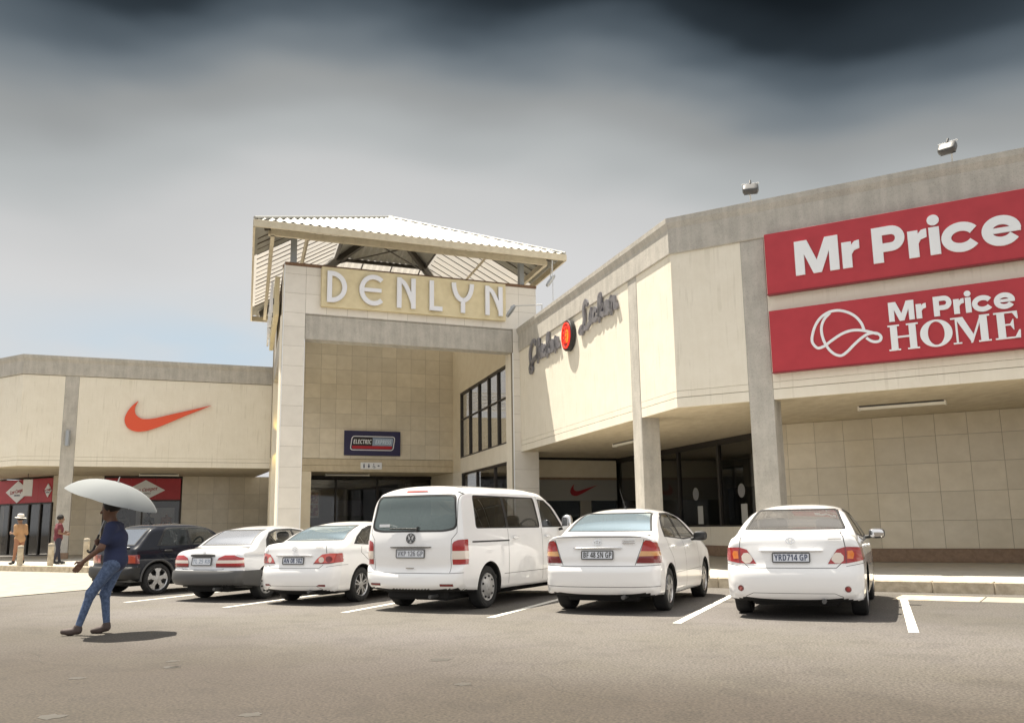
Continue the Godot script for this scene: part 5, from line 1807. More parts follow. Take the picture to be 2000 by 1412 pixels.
func handles(o: Node3D, pts: Array, mat: Material) -> void:
	for q: Vector3 in pts:
		for s: float in [-1.0, 1.0]:
			part("door_handle", one(func(m: MB) -> void: m.blob(Vector3(q.x * s, q.y, q.z), Vector3(0.022, 0.022, 0.10), 3.0)), mat, o)


func newer_sedan(label: String, x: float, z: float, heading: float, k: float, first: bool) -> void:
	var o := car_root("parked_car", label, x, z, heading, k)
	var W := 0.88
	var out := [[0.76, 0.215, 0.05], [0.90, 0.25, 0.22], [0.965, 0.36, 0.30], [0.985, 0.48, 0.32], [0.975, 0.60, 0.32], [0.94, 0.68, 0.30], [0.925, 0.80, 0.28], [0.905, 0.93, 0.24], [0.885, 1.02, 0.18], [0.84, 1.085, 0.13], [0.72, 1.105, 0.11], [0.50, 1.115, 0.09], [0.38, 1.135, 0.07], [0.05, 1.285, 0.05], [-0.28, 1.40, 0.06], [-0.52, 1.447, 0.10], [-1.0, 1.475, 0.11], [-1.45, 1.455, 0.11], [-1.75, 1.395, 0.08], [-2.1, 1.235, 0.06], [-2.5, 1.045, 0.08], [-2.75, 0.985, 0.14], [-3.1, 0.90, 0.20], [-3.38, 0.77, 0.30], [-3.52, 0.64, 0.40], [-3.56, 0.48, 0.42], [-3.50, 0.28, 0.3], [-3.36, 0.205, 0.06], [-2.6, 0.19, 0.04], [-1.3, 0.19, 0.04], [0.2, 0.20, 0.04]]
	var prof := [[0.15, 0.93], [0.30, 0.975], [0.45, 0.995], [0.62, 1.0], [0.80, 0.985], [0.93, 0.955], [1.02, 0.905], [1.2, 0.80], [1.35, 0.70], [1.48, 0.60]]
	var plan := [[-3.6, 0.93], [-2.9, 0.985], [-2.0, 1.0], [-0.3, 1.0], [0.4, 0.985], [1.0, 0.95]]
	var b := shell(out, W, prof, plan, [-2.85, 0.30, 0.62])
	# windows
	glaze(b, o, "rear_window", rounded(v2([-0.665, 1.12, 0.665, 1.12, 0.535, 1.402, -0.535, 1.402]), 0.04), [rounded(v2([-0.63, 1.135, 0.63, 1.135, 0.51, 1.388, -0.51, 1.388]), 0.035)], false, func(c: Vector3, n: Vector3) -> bool: return n.z > 0.25 and c.y > 1.05 and c.z > -0.7, mats.glass_sky if not first else mats.glass_rear)
	glaze(b, o, "windscreen", v2([-0.72, 1.05, 0.72, 1.05, 0.56, 1.40, -0.56, 1.40]), [v2([-0.69, 1.065, 0.69, 1.065, 0.54, 1.385, -0.54, 1.385])], false, func(c: Vector3, n: Vector3) -> bool: return n.z < -0.4 and c.y > 1.0, mats.glass_car)
	for s: float in [-1.0, 1.0]:
		glaze(b, o, "side_window", v2([0.16, 1.055, -0.02, 1.19, -0.30, 1.325, -0.62, 1.39, -1.15, 1.405, -1.55, 1.36, -1.86, 1.22, -2.22, 1.005, -1.2, 0.985]), [v2([0.06, 1.065, -0.06, 1.17, -0.30, 1.295, -0.62, 1.365, -1.0, 1.378, -1.02, 1.01]), v2([-1.12, 1.005, -1.10, 1.38, -1.53, 1.335, -1.82, 1.20, -2.10, 1.02])], true, at_side(s, 0.35), mats.glass_car)
		gap(b, o, v2([-0.05, 1.0, 0.02, 0.90, -0.20, 0.75, -0.36, 0.45, -0.36, 0.28]), true, at_side(s))
		gap(b, o, v2([-1.07, 0.99, -1.07, 0.27]), true, at_side(s))
		gap(b, o, v2([-2.15, 1.0, -2.12, 0.8, -2.16, 0.3]), true, at_side(s))
	# lamps
	for s: float in [-1.0, 1.0]:
		var L := func(a: Array) -> PackedVector2Array: return v2(a) if s > 0 else mirrored(v2(a))
		var keep := func(c: Vector3, n: Vector3) -> bool: return c.z > (0.42 if first else 0.60) and c.x * s > 0.3 and (n.z > 0.1 or c.z > 0.6)
		if first:
			lens(b, o, "tail_light", L.call([0.44, 0.695, 0.50, 0.79, 0.56, 0.875, 0.66, 0.905, 0.80, 0.90, 0.95, 0.875, 0.95, 0.76, 0.80, 0.725, 0.66, 0.70]), mats.red_lens, keep, [["reverse_lens", L.call([0.485, 0.745, 0.50, 0.80, 0.545, 0.835, 0.60, 0.83, 0.632, 0.79, 0.628, 0.735, 0.585, 0.70, 0.525, 0.705]), mats.clear_lens], ["indicator_lens", L.call([0.672, 0.76, 0.68, 0.855, 0.735, 0.86, 0.755, 0.82, 0.74, 0.755]), mats.amber_lens], ["lens_seam", L.call([0.652, 0.69, 0.664, 0.69, 0.664, 0.92, 0.652, 0.92]), mats.dark_lens]])
			lens(b, o, "reflector", circle(Vector2(s * 0.66, 0.385), 0.038, 0.038, 18), mats.dark_lens, at_rear(0.4), [["reflector_core", circle(Vector2(s * 0.66, 0.385), 0.018, 0.018, 12), mats.red_lens]])
		else:
			lens(b, o, "tail_light", L.call([0.42, 0.72, 0.49, 0.81, 0.58, 0.885, 0.72, 0.905, 0.86, 0.90, 0.95, 0.88, 0.95, 0.79, 0.84, 0.745, 0.70, 0.72]), mats.pink_lens, keep, [["lens_ring", circle(Vector2(s * 0.57, 0.79), 0.05, 0.05, 16), mats.clear_lens], ["lens_ring", circle(Vector2(s * 0.70, 0.80), 0.055, 0.055, 16), mats.dark_lens], ["lens_foot", L.call([0.42, 0.72, 0.70, 0.72, 0.80, 0.735, 0.80, 0.742, 0.60, 0.738, 0.44, 0.745]), mats.dark_lens], ["lens_tip", L.call([0.77, 0.735, 0.95, 0.78, 0.95, 0.90, 0.80, 0.92]), mats.red_lens]])
			lens(b, o, "reflector", L.call([0.50, 0.335, 0.66, 0.325, 0.66, 0.36, 0.55, 0.36]), mats.dark_lens, at_rear(0.4), [])
	# joints of the boot lid and the bumper
	gap(b, o, v2([-0.658, 0.91, -0.64, 1.03, -0.60, 1.09]), false, at_rear(0.5))
	gap(b, o, v2([0.658, 0.91, 0.64, 1.03, 0.60, 1.09]), false, at_rear(0.5))
	gap(b, o, v2([-0.60, 0.70, -0.54, 0.645, 0.54, 0.645, 0.60, 0.70]), false, at_rear(0.5), 0.004)
	gap(b, o, v2([-0.88, 0.70, -0.66, 0.665]), false, at_rear(0.3), 0.003)
	gap(b, o, v2([0.88, 0.70, 0.66, 0.665]), false, at_rear(0.3), 0.003)
	gap(b, o, v2([-0.60, 0.285, -0.50, 0.33, 0.50, 0.33, 0.60, 0.285]), false, at_rear(0.5), 0.003)
	part("boot_garnish", one(func(m: MB) -> void: m.blob(Vector3(0, 0.862, 0.918), Vector3(0.40, 0.014, 0.028), 4.0)), mats.chrome if not first else mats.white_car, o)
	number_plate(o, "YRD714 GP" if first else "AN 08 102", Transform3D(Basis(Vector3.RIGHT, -0.13), Vector3(0, 0.775, 0.944)), 0.46, 0.115)
	oval_emblem(o, Transform3D(Basis(Vector3.RIGHT, -0.2), Vector3(0, 0.985, 0.902)))
	part("model_script", boxed(0.46, 0.62, 1.0, 1.012, 0.875, 0.889), mats.chrome, o)
	for s: float in [-1.0, 1.0]:
		mirror(o, s * 0.985, 1.035, -1.80, mats.white_car if not first else mats.grey_trim, Vector3(0.115, 0.075, 0.06), mats.mirror)
	handles(o, [Vector3(0.868, 0.90, -0.28), Vector3(0.875, 0.88, -1.30)], mats.white_car)
	cabin(o, W, 0.26, [[-0.30, [-0.38, 0.38], 0.30], [-1.25, [-0.37, 0.37], 0.25]], 1.05, -2.0, [-0.02, 0.42, 1.085])
	finish(b, o, mats.white_car, W, 0.315, 2.60, -3.2, 0.75, "twin" if not first else "spoke")


func older_sedan(x: float, z: float, heading: float, k: float) -> void:
	var o := car_root("parked_car", "white sedan with tall wedge tail lights and a roof aerial, right of the van", x, z, heading, k)
	var W := 0.852
	var out := [[0.66, 0.235, 0.05], [0.80, 0.265, 0.20], [0.86, 0.37, 0.26], [0.885, 0.50, 0.28], [0.885, 0.61, 0.28], [0.845, 0.665, 0.26], [0.835, 0.80, 0.24], [0.81, 0.95, 0.2], [0.80, 1.03, 0.15], [0.82, 1.085, 0.11], [0.72, 1.095, 0.10], [0.55, 1.085, 0.1], [0.38, 1.105, 0.07], [0.02, 1.285, 0.05], [-0.28, 1.405, 0.06], [-0.55, 1.452, 0.10], [-1.0, 1.475, 0.11], [-1.45, 1.45, 0.11], [-1.75, 1.385, 0.08], [-2.1, 1.225, 0.06], [-2.48, 1.04, 0.08], [-2.75, 0.98, 0.14], [-3.1, 0.88, 0.2], [-3.34, 0.75, 0.3], [-3.44, 0.6, 0.38], [-3.47, 0.45, 0.4], [-3.42, 0.27, 0.3], [-3.28, 0.20, 0.06], [-2.6, 0.185, 0.04], [-1.3, 0.185, 0.04], [0.2, 0.20, 0.04]]
	var prof := [[0.15, 0.93], [0.30, 0.985], [0.50, 1.0], [0.66, 1.0], [0.80, 0.985], [0.93, 0.955], [1.02, 0.905], [1.2, 0.80], [1.35, 0.71], [1.48, 0.61]]
	var plan := [[-3.5, 0.93], [-2.9, 0.985], [-2.0, 1.0], [-0.3, 1.0], [0.4, 0.99], [0.95, 0.965]]
	var b := shell(out, W, prof, plan, [-2.75, 0.25, 0.62])
	glaze(b, o, "rear_window", v2([-0.655, 1.125, 0.655, 1.125, 0.61, 1.24, 0.53, 1.405, -0.53, 1.405, -0.61, 1.24]), [v2([-0.62, 1.138, 0.62, 1.138, 0.575, 1.25, 0.505, 1.392, -0.505, 1.392, -0.575, 1.25])], false, func(c: Vector3, n: Vector3) -> bool: return n.z > 0.25 and c.y > 1.05 and c.z > -0.7, mats.glass_sky)
	glaze(b, o, "windscreen", v2([-0.70, 1.05, 0.70, 1.05, 0.55, 1.40, -0.55, 1.40]), [v2([-0.67, 1.065, 0.67, 1.065, 0.53, 1.385, -0.53, 1.385])], false, func(c: Vector3, n: Vector3) -> bool: return n.z < -0.4 and c.y > 1.0, mats.glass_car)
	for s: float in [-1.0, 1.0]:
		glaze(b, o, "side_window", v2([-0.04, 1.045, -0.14, 1.18, -0.34, 1.325, -0.62, 1.395, -1.15, 1.408, -1.5, 1.365, -1.82, 1.22, -2.2, 1.0, -1.2, 0.985]), [v2([-0.10, 1.06, -0.18, 1.17, -0.36, 1.30, -0.63, 1.37, -0.98, 1.382, -1.02, 1.005]), v2([-1.11, 1.003, -1.07, 1.384, -1.49, 1.34, -1.78, 1.20, -2.08, 1.018])], true, at_side(s, 0.35), mats.glass_car)
		gap(b, o, v2([-0.10, 1.03, -0.05, 0.90, -0.22, 0.74, -0.36, 0.45, -0.36, 0.28]), true, at_side(s))
		gap(b, o, v2([-1.06, 0.99, -1.06, 0.27]), true, at_side(s))
		gap(b, o, v2([-2.1, 1.0, -2.07, 0.8, -2.12, 0.3]), true, at_side(s))
		gap(b, o, v2([-0.37, 0.52, -2.2, 0.52]), true, at_side(s), 0.003)
		var L := func(a: Array) -> PackedVector2Array: return v2(a) if s > 0 else mirrored(v2(a))
		var keep := func(c: Vector3, n: Vector3) -> bool: return c.z > 0.34 and c.x * s > 0.3 and (n.z > 0.1 or c.z > 0.55)
		lens(b, o, "tail_light", L.call([0.545, 0.695, 0.60, 0.83, 0.65, 0.985, 0.68, 1.01, 0.74, 1.005, 0.80, 0.96, 0.95, 0.86, 0.95, 0.695]), mats.red_lens, keep, [["indicator_lens", L.call([0.58, 0.79, 0.605, 0.86, 0.95, 0.85, 0.95, 0.795]), mats.gold_lens], ["brake_lens", L.call([0.52, 0.69, 0.98, 0.69, 0.98, 0.793, 0.56, 0.788]), mats.dark_lens]])
	gap(b, o, v2([-0.86, 0.668, -0.55, 0.655, 0.55, 0.655, 0.86, 0.668]), false, at_rear(0.3), 0.004)
	gap(b, o, v2([-0.88, 0.38, -0.50, 0.372, 0.50, 0.372, 0.88, 0.38]), false, at_rear(0.2), 0.004)
	gap(b, o, v2([-0.53, 0.67, -0.60, 0.86, -0.66, 1.02]), false, at_rear(0.5), 0.004)
	gap(b, o, v2([0.53, 0.67, 0.60, 0.86, 0.66, 1.02]), false, at_rear(0.5), 0.004)
	gap(b, o, v2([-0.62, 1.055, 0.62, 1.055]), false, at_rear(0.6), 0.005)
	part("boot_garnish", one(func(m: MB) -> void: m.blob(Vector3(0, 0.905, 0.832), Vector3(0.36, 0.012, 0.024), 4.0)), mats.chrome, o)
	number_plate(o, "BF 48 SN GP", Transform3D(Basis(Vector3.RIGHT, -0.12), Vector3(0, 0.81, 0.851)), 0.46, 0.115, plain(grey(0.05), 0.6))
	oval_emblem(o, Transform3D(Basis(Vector3.RIGHT, -0.12), Vector3(0, 0.985, 0.818)))
	for k2 in 2: part("model_script", boxed(0.36, 0.54, 0.965 + 0.03 * k2, 0.976 + 0.03 * k2, 0.80, 0.818), mats.chrome, o)
	part("aerial", one(func(m: MB) -> void:
		m.rod(Vector3(0, 1.452, -0.72), Vector3(0, 1.50, -0.70), 0.025, 0.012)
		m.rod(Vector3(0, 1.49, -0.70), Vector3(-0.02, 1.76, -0.50), 0.004, 0.002, 6)), mats.black_trim, o)
	for s: float in [-1.0, 1.0]: mirror(o, s * 0.95, 1.03, -1.76, mats.black_trim, Vector3(0.11, 0.075, 0.06), mats.glass_dark)
	handles(o, [Vector3(0.842, 0.90, -0.32), Vector3(0.848, 0.88, -1.28)], mats.white_car)
	cabin(o, W, 0.26, [[-0.35, [-0.37, 0.37], 0.30], [-1.25, [-0.36, 0.36], 0.25]], 1.05, -2.0, [-0.05, 0.42, 1.08])
	finish(b, o, mats.white_car, W, 0.305, 2.60, -3.1, 0.65, "twin")


func silver_sedan(x: float, z: float, heading: float, k: float) -> void:
	var o := car_root("parked_car", "light silver sedan with a dark grey bumper, left of the other sedans", x, z, heading, k)
	var W := 0.845
	var out := [[0.70, 0.27, 0.05], [0.86, 0.29, 0.16], [0.945, 0.36, 0.22], [0.96, 0.46, 0.24], [0.945, 0.545, 0.24], [0.90, 0.58, 0.22], [0.885, 0.72, 0.2], [0.86, 0.85, 0.18], [0.80, 0.93, 0.14], [0.68, 0.965, 0.10], [0.45, 0.985, 0.08], [0.34, 1.0, 0.06], [0.02, 1.19, 0.05], [-0.24, 1.315, 0.06], [-0.48, 1.36, 0.10], [-0.95, 1.385, 0.11], [-1.35, 1.365, 0.10], [-1.6, 1.305, 0.08], [-1.95, 1.13, 0.06], [-2.3, 0.965, 0.08], [-2.6, 0.91, 0.14], [-2.95, 0.83, 0.2], [-3.2, 0.70, 0.3], [-3.28, 0.55, 0.36], [-3.30, 0.42, 0.36], [-3.26, 0.26, 0.24], [-3.1, 0.20, 0.06], [-2.4, 0.19, 0.04], [-1.2, 0.19, 0.04], [0.2, 0.21, 0.04]]
	var prof := [[0.15, 0.94], [0.32, 0.985], [0.50, 1.0], [0.62, 0.995], [0.78, 0.975], [0.88, 0.945], [0.96, 0.895], [1.15, 0.79], [1.28, 0.70], [1.39, 0.60]]
	var plan := [[-3.4, 0.92], [-2.7, 0.985], [-1.8, 1.0], [-0.3, 1.0], [0.4, 0.985], [1.0, 0.955]]
	var b := shell(out, W, prof, plan, [-2.6, 0.3, 0.56])
	glaze(b, o, "rear_window", v2([-0.625, 1.015, 0.625, 1.015, 0.57, 1.15, 0.50, 1.315, -0.50, 1.315, -0.57, 1.15]), [v2([-0.575, 1.035, 0.575, 1.035, 0.53, 1.15, 0.465, 1.298, -0.465, 1.298, -0.53, 1.15])], false, func(c: Vector3, n: Vector3) -> bool: return n.z > 0.25 and c.y > 0.97 and c.z > -0.7, mats.glass_white)
	glaze(b, o, "windscreen", v2([-0.68, 0.98, 0.68, 0.98, 0.53, 1.315, -0.53, 1.315]), [v2([-0.65, 0.995, 0.65, 0.995, 0.51, 1.30, -0.51, 1.30])], false, func(c: Vector3, n: Vector3) -> bool: return n.z < -0.4 and c.y > 0.95, mats.glass_car)
	for s: float in [-1.0, 1.0]:
		glaze(b, o, "side_window", v2([-0.03, 0.955, -0.10, 1.12, -0.26, 1.255, -0.55, 1.315, -1.05, 1.328, -1.35, 1.29, -1.66, 1.14, -2.0, 0.945, -1.1, 0.93]), [v2([-0.12, 0.97, -0.17, 1.10, -0.30, 1.225, -0.57, 1.287, -0.94, 1.298, -0.98, 0.955]), v2([-1.06, 0.955, -1.02, 1.298, -1.33, 1.26, -1.62, 1.12, -1.90, 0.962])], true, at_side(s, 0.35), mats.glass_car)
		gap(b, o, v2([-0.09, 0.95, -0.05, 0.84, -0.22, 0.70, -0.35, 0.45, -0.35, 0.3]), true, at_side(s))
		gap(b, o, v2([-1.02, 0.94, -1.02, 0.28]), true, at_side(s))
		var L := func(a: Array) -> PackedVector2Array: return v2(a) if s > 0 else mirrored(v2(a))
		var keep := func(c: Vector3, n: Vector3) -> bool: return c.z > 0.66 and c.x * s > 0.25
		lens(b, o, "tail_light", L.call([0.335, 0.625, 0.33, 0.72, 0.38, 0.80, 0.50, 0.845, 0.68, 0.845, 0.78, 0.80, 0.95, 0.765, 0.95, 0.625]), mats.red_lens, keep, [["indicator_lens", L.call([0.30, 0.70, 0.30, 0.755, 0.98, 0.755, 0.98, 0.70]), mats.clear_lens], ["brake_lens", L.call([0.30, 0.62, 0.98, 0.62, 0.98, 0.66, 0.30, 0.66]), mats.dark_lens]])
	var low := b.cut(v2([-2, 0.0, 2, 0.0, 2, 0.56, -2, 0.56]), false, func(c: Vector3, n: Vector3) -> bool: return c.z > 0.20 and n.y > -2.5)
	part("bumper", low.mesh(0.012), mats.grey_trim, o)
	gap(b, o, v2([-0.50, 0.60, -0.46, 0.585, 0.46, 0.585, 0.50, 0.60]), false, at_rear(0.5), 0.004)
	part("boot_handle", one(func(m: MB) -> void: m.blob(Vector3(0, 0.845, 0.872), Vector3(0.29, 0.028, 0.03), 4.0)), mats.grey_trim, o)
	number_plate(o, "TL 25 KB", Transform3D(Basis(Vector3.RIGHT, -0.14), Vector3(0, 0.735, 0.902)), 0.46, 0.14, plain(lin(0.35, 0.40, 0.47), 0.6))
	oval_emblem(o, Transform3D(Basis(Vector3.RIGHT, -0.3), Vector3(0, 0.90, 0.842)), 0.7)
	for s: float in [-1.0, 1.0]: mirror(o, s * 0.93, 0.96, -1.62, mats.silver_car, Vector3(0.10, 0.07, 0.055), mats.mirror)
	handles(o, [Vector3(0.838, 0.82, -0.28), Vector3(0.842, 0.80, -1.2)], mats.grey_trim)
	cabin(o, W, 0.24, [[-0.35, [-0.36, 0.36], 0.29], [-1.2, [-0.35, 0.35], 0.24]], 0.97, -1.85, [-0.05, 0.38, 0.985])
	finish(b, o, mats.silver_car, W, 0.295, 2.465, -2.95, 0.72, "cap")


func passenger_van(x: float, z: float, heading: float, k: float) -> void:
	var o := car_root("parked_van", "white passenger van with dark side windows parked among the sedans", x, z, heading, k)
	var W := 0.905
	var out := [[0.72, 0.29, 0.05], [0.93, 0.315, 0.14], [1.0, 0.38, 0.20], [1.01, 0.48, 0.20], [1.0, 0.555, 0.19], [0.962, 0.60, 0.16], [0.958, 0.85, 0.13], [0.95, 1.10, 0.12], [0.925, 1.24, 0.11], [0.86, 1.54, 0.10], [0.80, 1.80, 0.11], [0.75, 1.875, 0.13], [0.62, 1.925, 0.14], [0.2, 1.955, 0.14], [-1.0, 1.97, 0.14], [-1.9, 1.955, 0.14], [-2.35, 1.895, 0.13], [-2.65, 1.74, 0.11], [-3.15, 1.33, 0.12], [-3.38, 1.16, 0.18], [-3.70, 1.03, 0.25], [-3.86, 0.86, 0.34], [-3.91, 0.62, 0.38], [-3.88, 0.36, 0.28], [-3.72, 0.26, 0.06], [-2.6, 0.25, 0.04], [-1.3, 0.25, 0.04], [0.1, 0.26, 0.04]]
	var prof := [[0.2, 0.95], [0.40, 0.985], [0.6, 0.997], [0.85, 1.0], [1.10, 0.988], [1.25, 0.97], [1.55, 0.915], [1.80, 0.855], [1.98, 0.80]]
	var plan := [[-4.0, 0.93], [-3.2, 0.985], [-2.4, 1.0], [0.2, 1.0], [1.05, 0.985]]
	var b := shell(out, W, prof, plan, [-3.1, 0.45, 0.95])
	var rw := func(d: float) -> PackedVector2Array:
		return rounded(v2([-0.80 + d, 1.255 + d, -0.60 + d, 1.215 + d, 0.60 - d, 1.215 + d, 0.80 - d, 1.255 + d, 0.73 - d, 1.80 - d, -0.73 + d, 1.80 - d]), 0.09)
	glaze(b, o, "rear_window", rw.call(0.0), [rw.call(0.028)], false, at_rear(0.5, 1.1), mats.glass_van)
	glaze(b, o, "windscreen", v2([-0.80, 1.26, 0.80, 1.26, 0.66, 1.83, -0.66, 1.83]), [v2([-0.77, 1.28, 0.77, 1.28, 0.64, 1.81, -0.64, 1.81])], false, func(c: Vector3, n: Vector3) -> bool: return n.z < -0.4 and c.y > 1.2, mats.glass_car)
	for s: float in [-1.0, 1.0]:
		glaze(b, o, "side_window", rounded(v2([0.42, 1.26, 0.38, 1.79, -1.86, 1.79, -1.94, 1.255]), 0.07), [rounded(v2([0.395, 1.28, 0.36, 1.77, -0.58, 1.77, -0.62, 1.275]), 0.05), rounded(v2([-0.70, 1.275, -0.66, 1.77, -1.84, 1.77, -1.915, 1.275]), 0.05)], true, at_side(s, 0.5), mats.glass_van_side)
		glaze(b, o, "side_window", v2([-2.04, 1.26, -2.01, 1.765, -2.30, 1.75, -2.55, 1.62, -2.95, 1.26]), [v2([-2.07, 1.28, -2.04, 1.745, -2.29, 1.73, -2.53, 1.605, -2.88, 1.28])], true, at_side(s, 0.5), mats.glass_car)
		gap(b, o, v2([-1.97, 1.90, -1.99, 1.2, -1.99, 0.36]), true, at_side(s))
		gap(b, o, v2([-0.66, 1.24, -0.66, 0.36]), true, at_side(s))
		gap(b, o, v2([-2.98, 1.28, -2.92, 0.85, -2.95, 0.6]), true, at_side(s))
		gap(b, o, v2([0.55, 1.055, -0.68, 1.055]), true, at_side(s), 0.013)
		gap(b, o, v2([-0.50, 0.52, -2.4, 0.52]), true, at_side(s), 0.004)
		var L := func(a: Array) -> PackedVector2Array: return v2(a) if s > 0 else mirrored(v2(a))
		var keep := func(c: Vector3, n: Vector3) -> bool: return c.z > 0.70 and c.x * s > 0.4
		lens(b, o, "tail_light", L.call([0.735, 0.72, 0.735, 1.03, 0.76, 1.065, 0.82, 1.09, 1.0, 1.11, 1.0, 0.72]), mats.red_lens, keep, [["reverse_lens", L.call([0.70, 0.80, 0.70, 0.925, 1.1, 0.925, 1.1, 0.80]), mats.clear_lens]])
		lens(b, o, "reflector", L.call([0.55, 0.395, 0.76, 0.395, 0.76, 0.43, 0.55, 0.43]), mats.dark_lens, at_rear(0.6), [])
	gap(b, o, v2([-0.705, 0.60, -0.72, 1.1, -0.80, 1.2, -0.76, 1.80, -0.70, 1.84, 0.70, 1.84, 0.76, 1.80, 0.80, 1.2, 0.72, 1.1, 0.705, 0.60]), false, at_rear(0.5), 0.004)
	gap(b, o, v2([-0.95, 0.60, -0.70, 0.588, 0.70, 0.588, 0.95, 0.60]), false, at_rear(0.5), 0.004)
	lens(b, o, "high_brake_light", v2([-0.20, 1.845, 0.20, 1.845, 0.19, 1.872, -0.19, 1.872]), mats.pink_lens, at_rear(0.4, 1.7), [])
	part("plate_ledge", one(func(m: MB) -> void: m.blob(Vector3(0, 0.985, 0.965), Vector3(0.38, 0.014, 0.03), 4.0)), mats.grey_trim, o)
	number_plate(o, "VKP 126 GP", Transform3D(Basis(Vector3.RIGHT, -0.03), Vector3(0, 0.885, 0.972)), 0.52, 0.125, plain(lin(0.2, 0.21, 0.24), 0.6))
	round_emblem(o, Transform3D(Basis(Vector3.RIGHT, -0.12), Vector3(0, 1.12, 0.958)), 0.075)
	part("wiper", one(func(m: MB) -> void:
		m.rod(Vector3(0.10, 1.265, 0.935), Vector3(-0.42, 1.275, 0.93), 0.012, 0.008, 6)
		m.rod(Vector3(0.10, 1.225, 0.945), Vector3(0.12, 1.30, 0.935), 0.022, 0.016, 8)), mats.black_trim, o)
	part("tailgate_script", boxed(-0.08, 0.07, 0.655, 0.672, 0.965, 0.972), mats.chrome, o)
	part("window_sticker", boxed(-0.62, -0.42, 1.30, 1.345, 0.923, 0.926), mats.white_letter, o)
	for s: float in [-1.0, 1.0]: mirror(o, s * 1.08, 1.33, -2.72, mats.chrome if s > 0 else mats.white_car, Vector3(0.10, 0.15, 0.07), mats.mirror)
	handles(o, [Vector3(0.945, 1.10, -0.85), Vector3(0.945, 1.10, -2.15)], mats.white_car)
	cabin(o, W, 0.45, [[0.35, [-0.42, 0.0, 0.42], 0.20], [-0.75, [-0.42, 0.1], 0.25], [-1.9, [-0.42, 0.42], 0.25]], 1.28, -2.85, [])
	finish(b, o, mats.white_car, W, 0.335, 3.0, -3.5, 0.78, "cap", 0.06, 0.05)


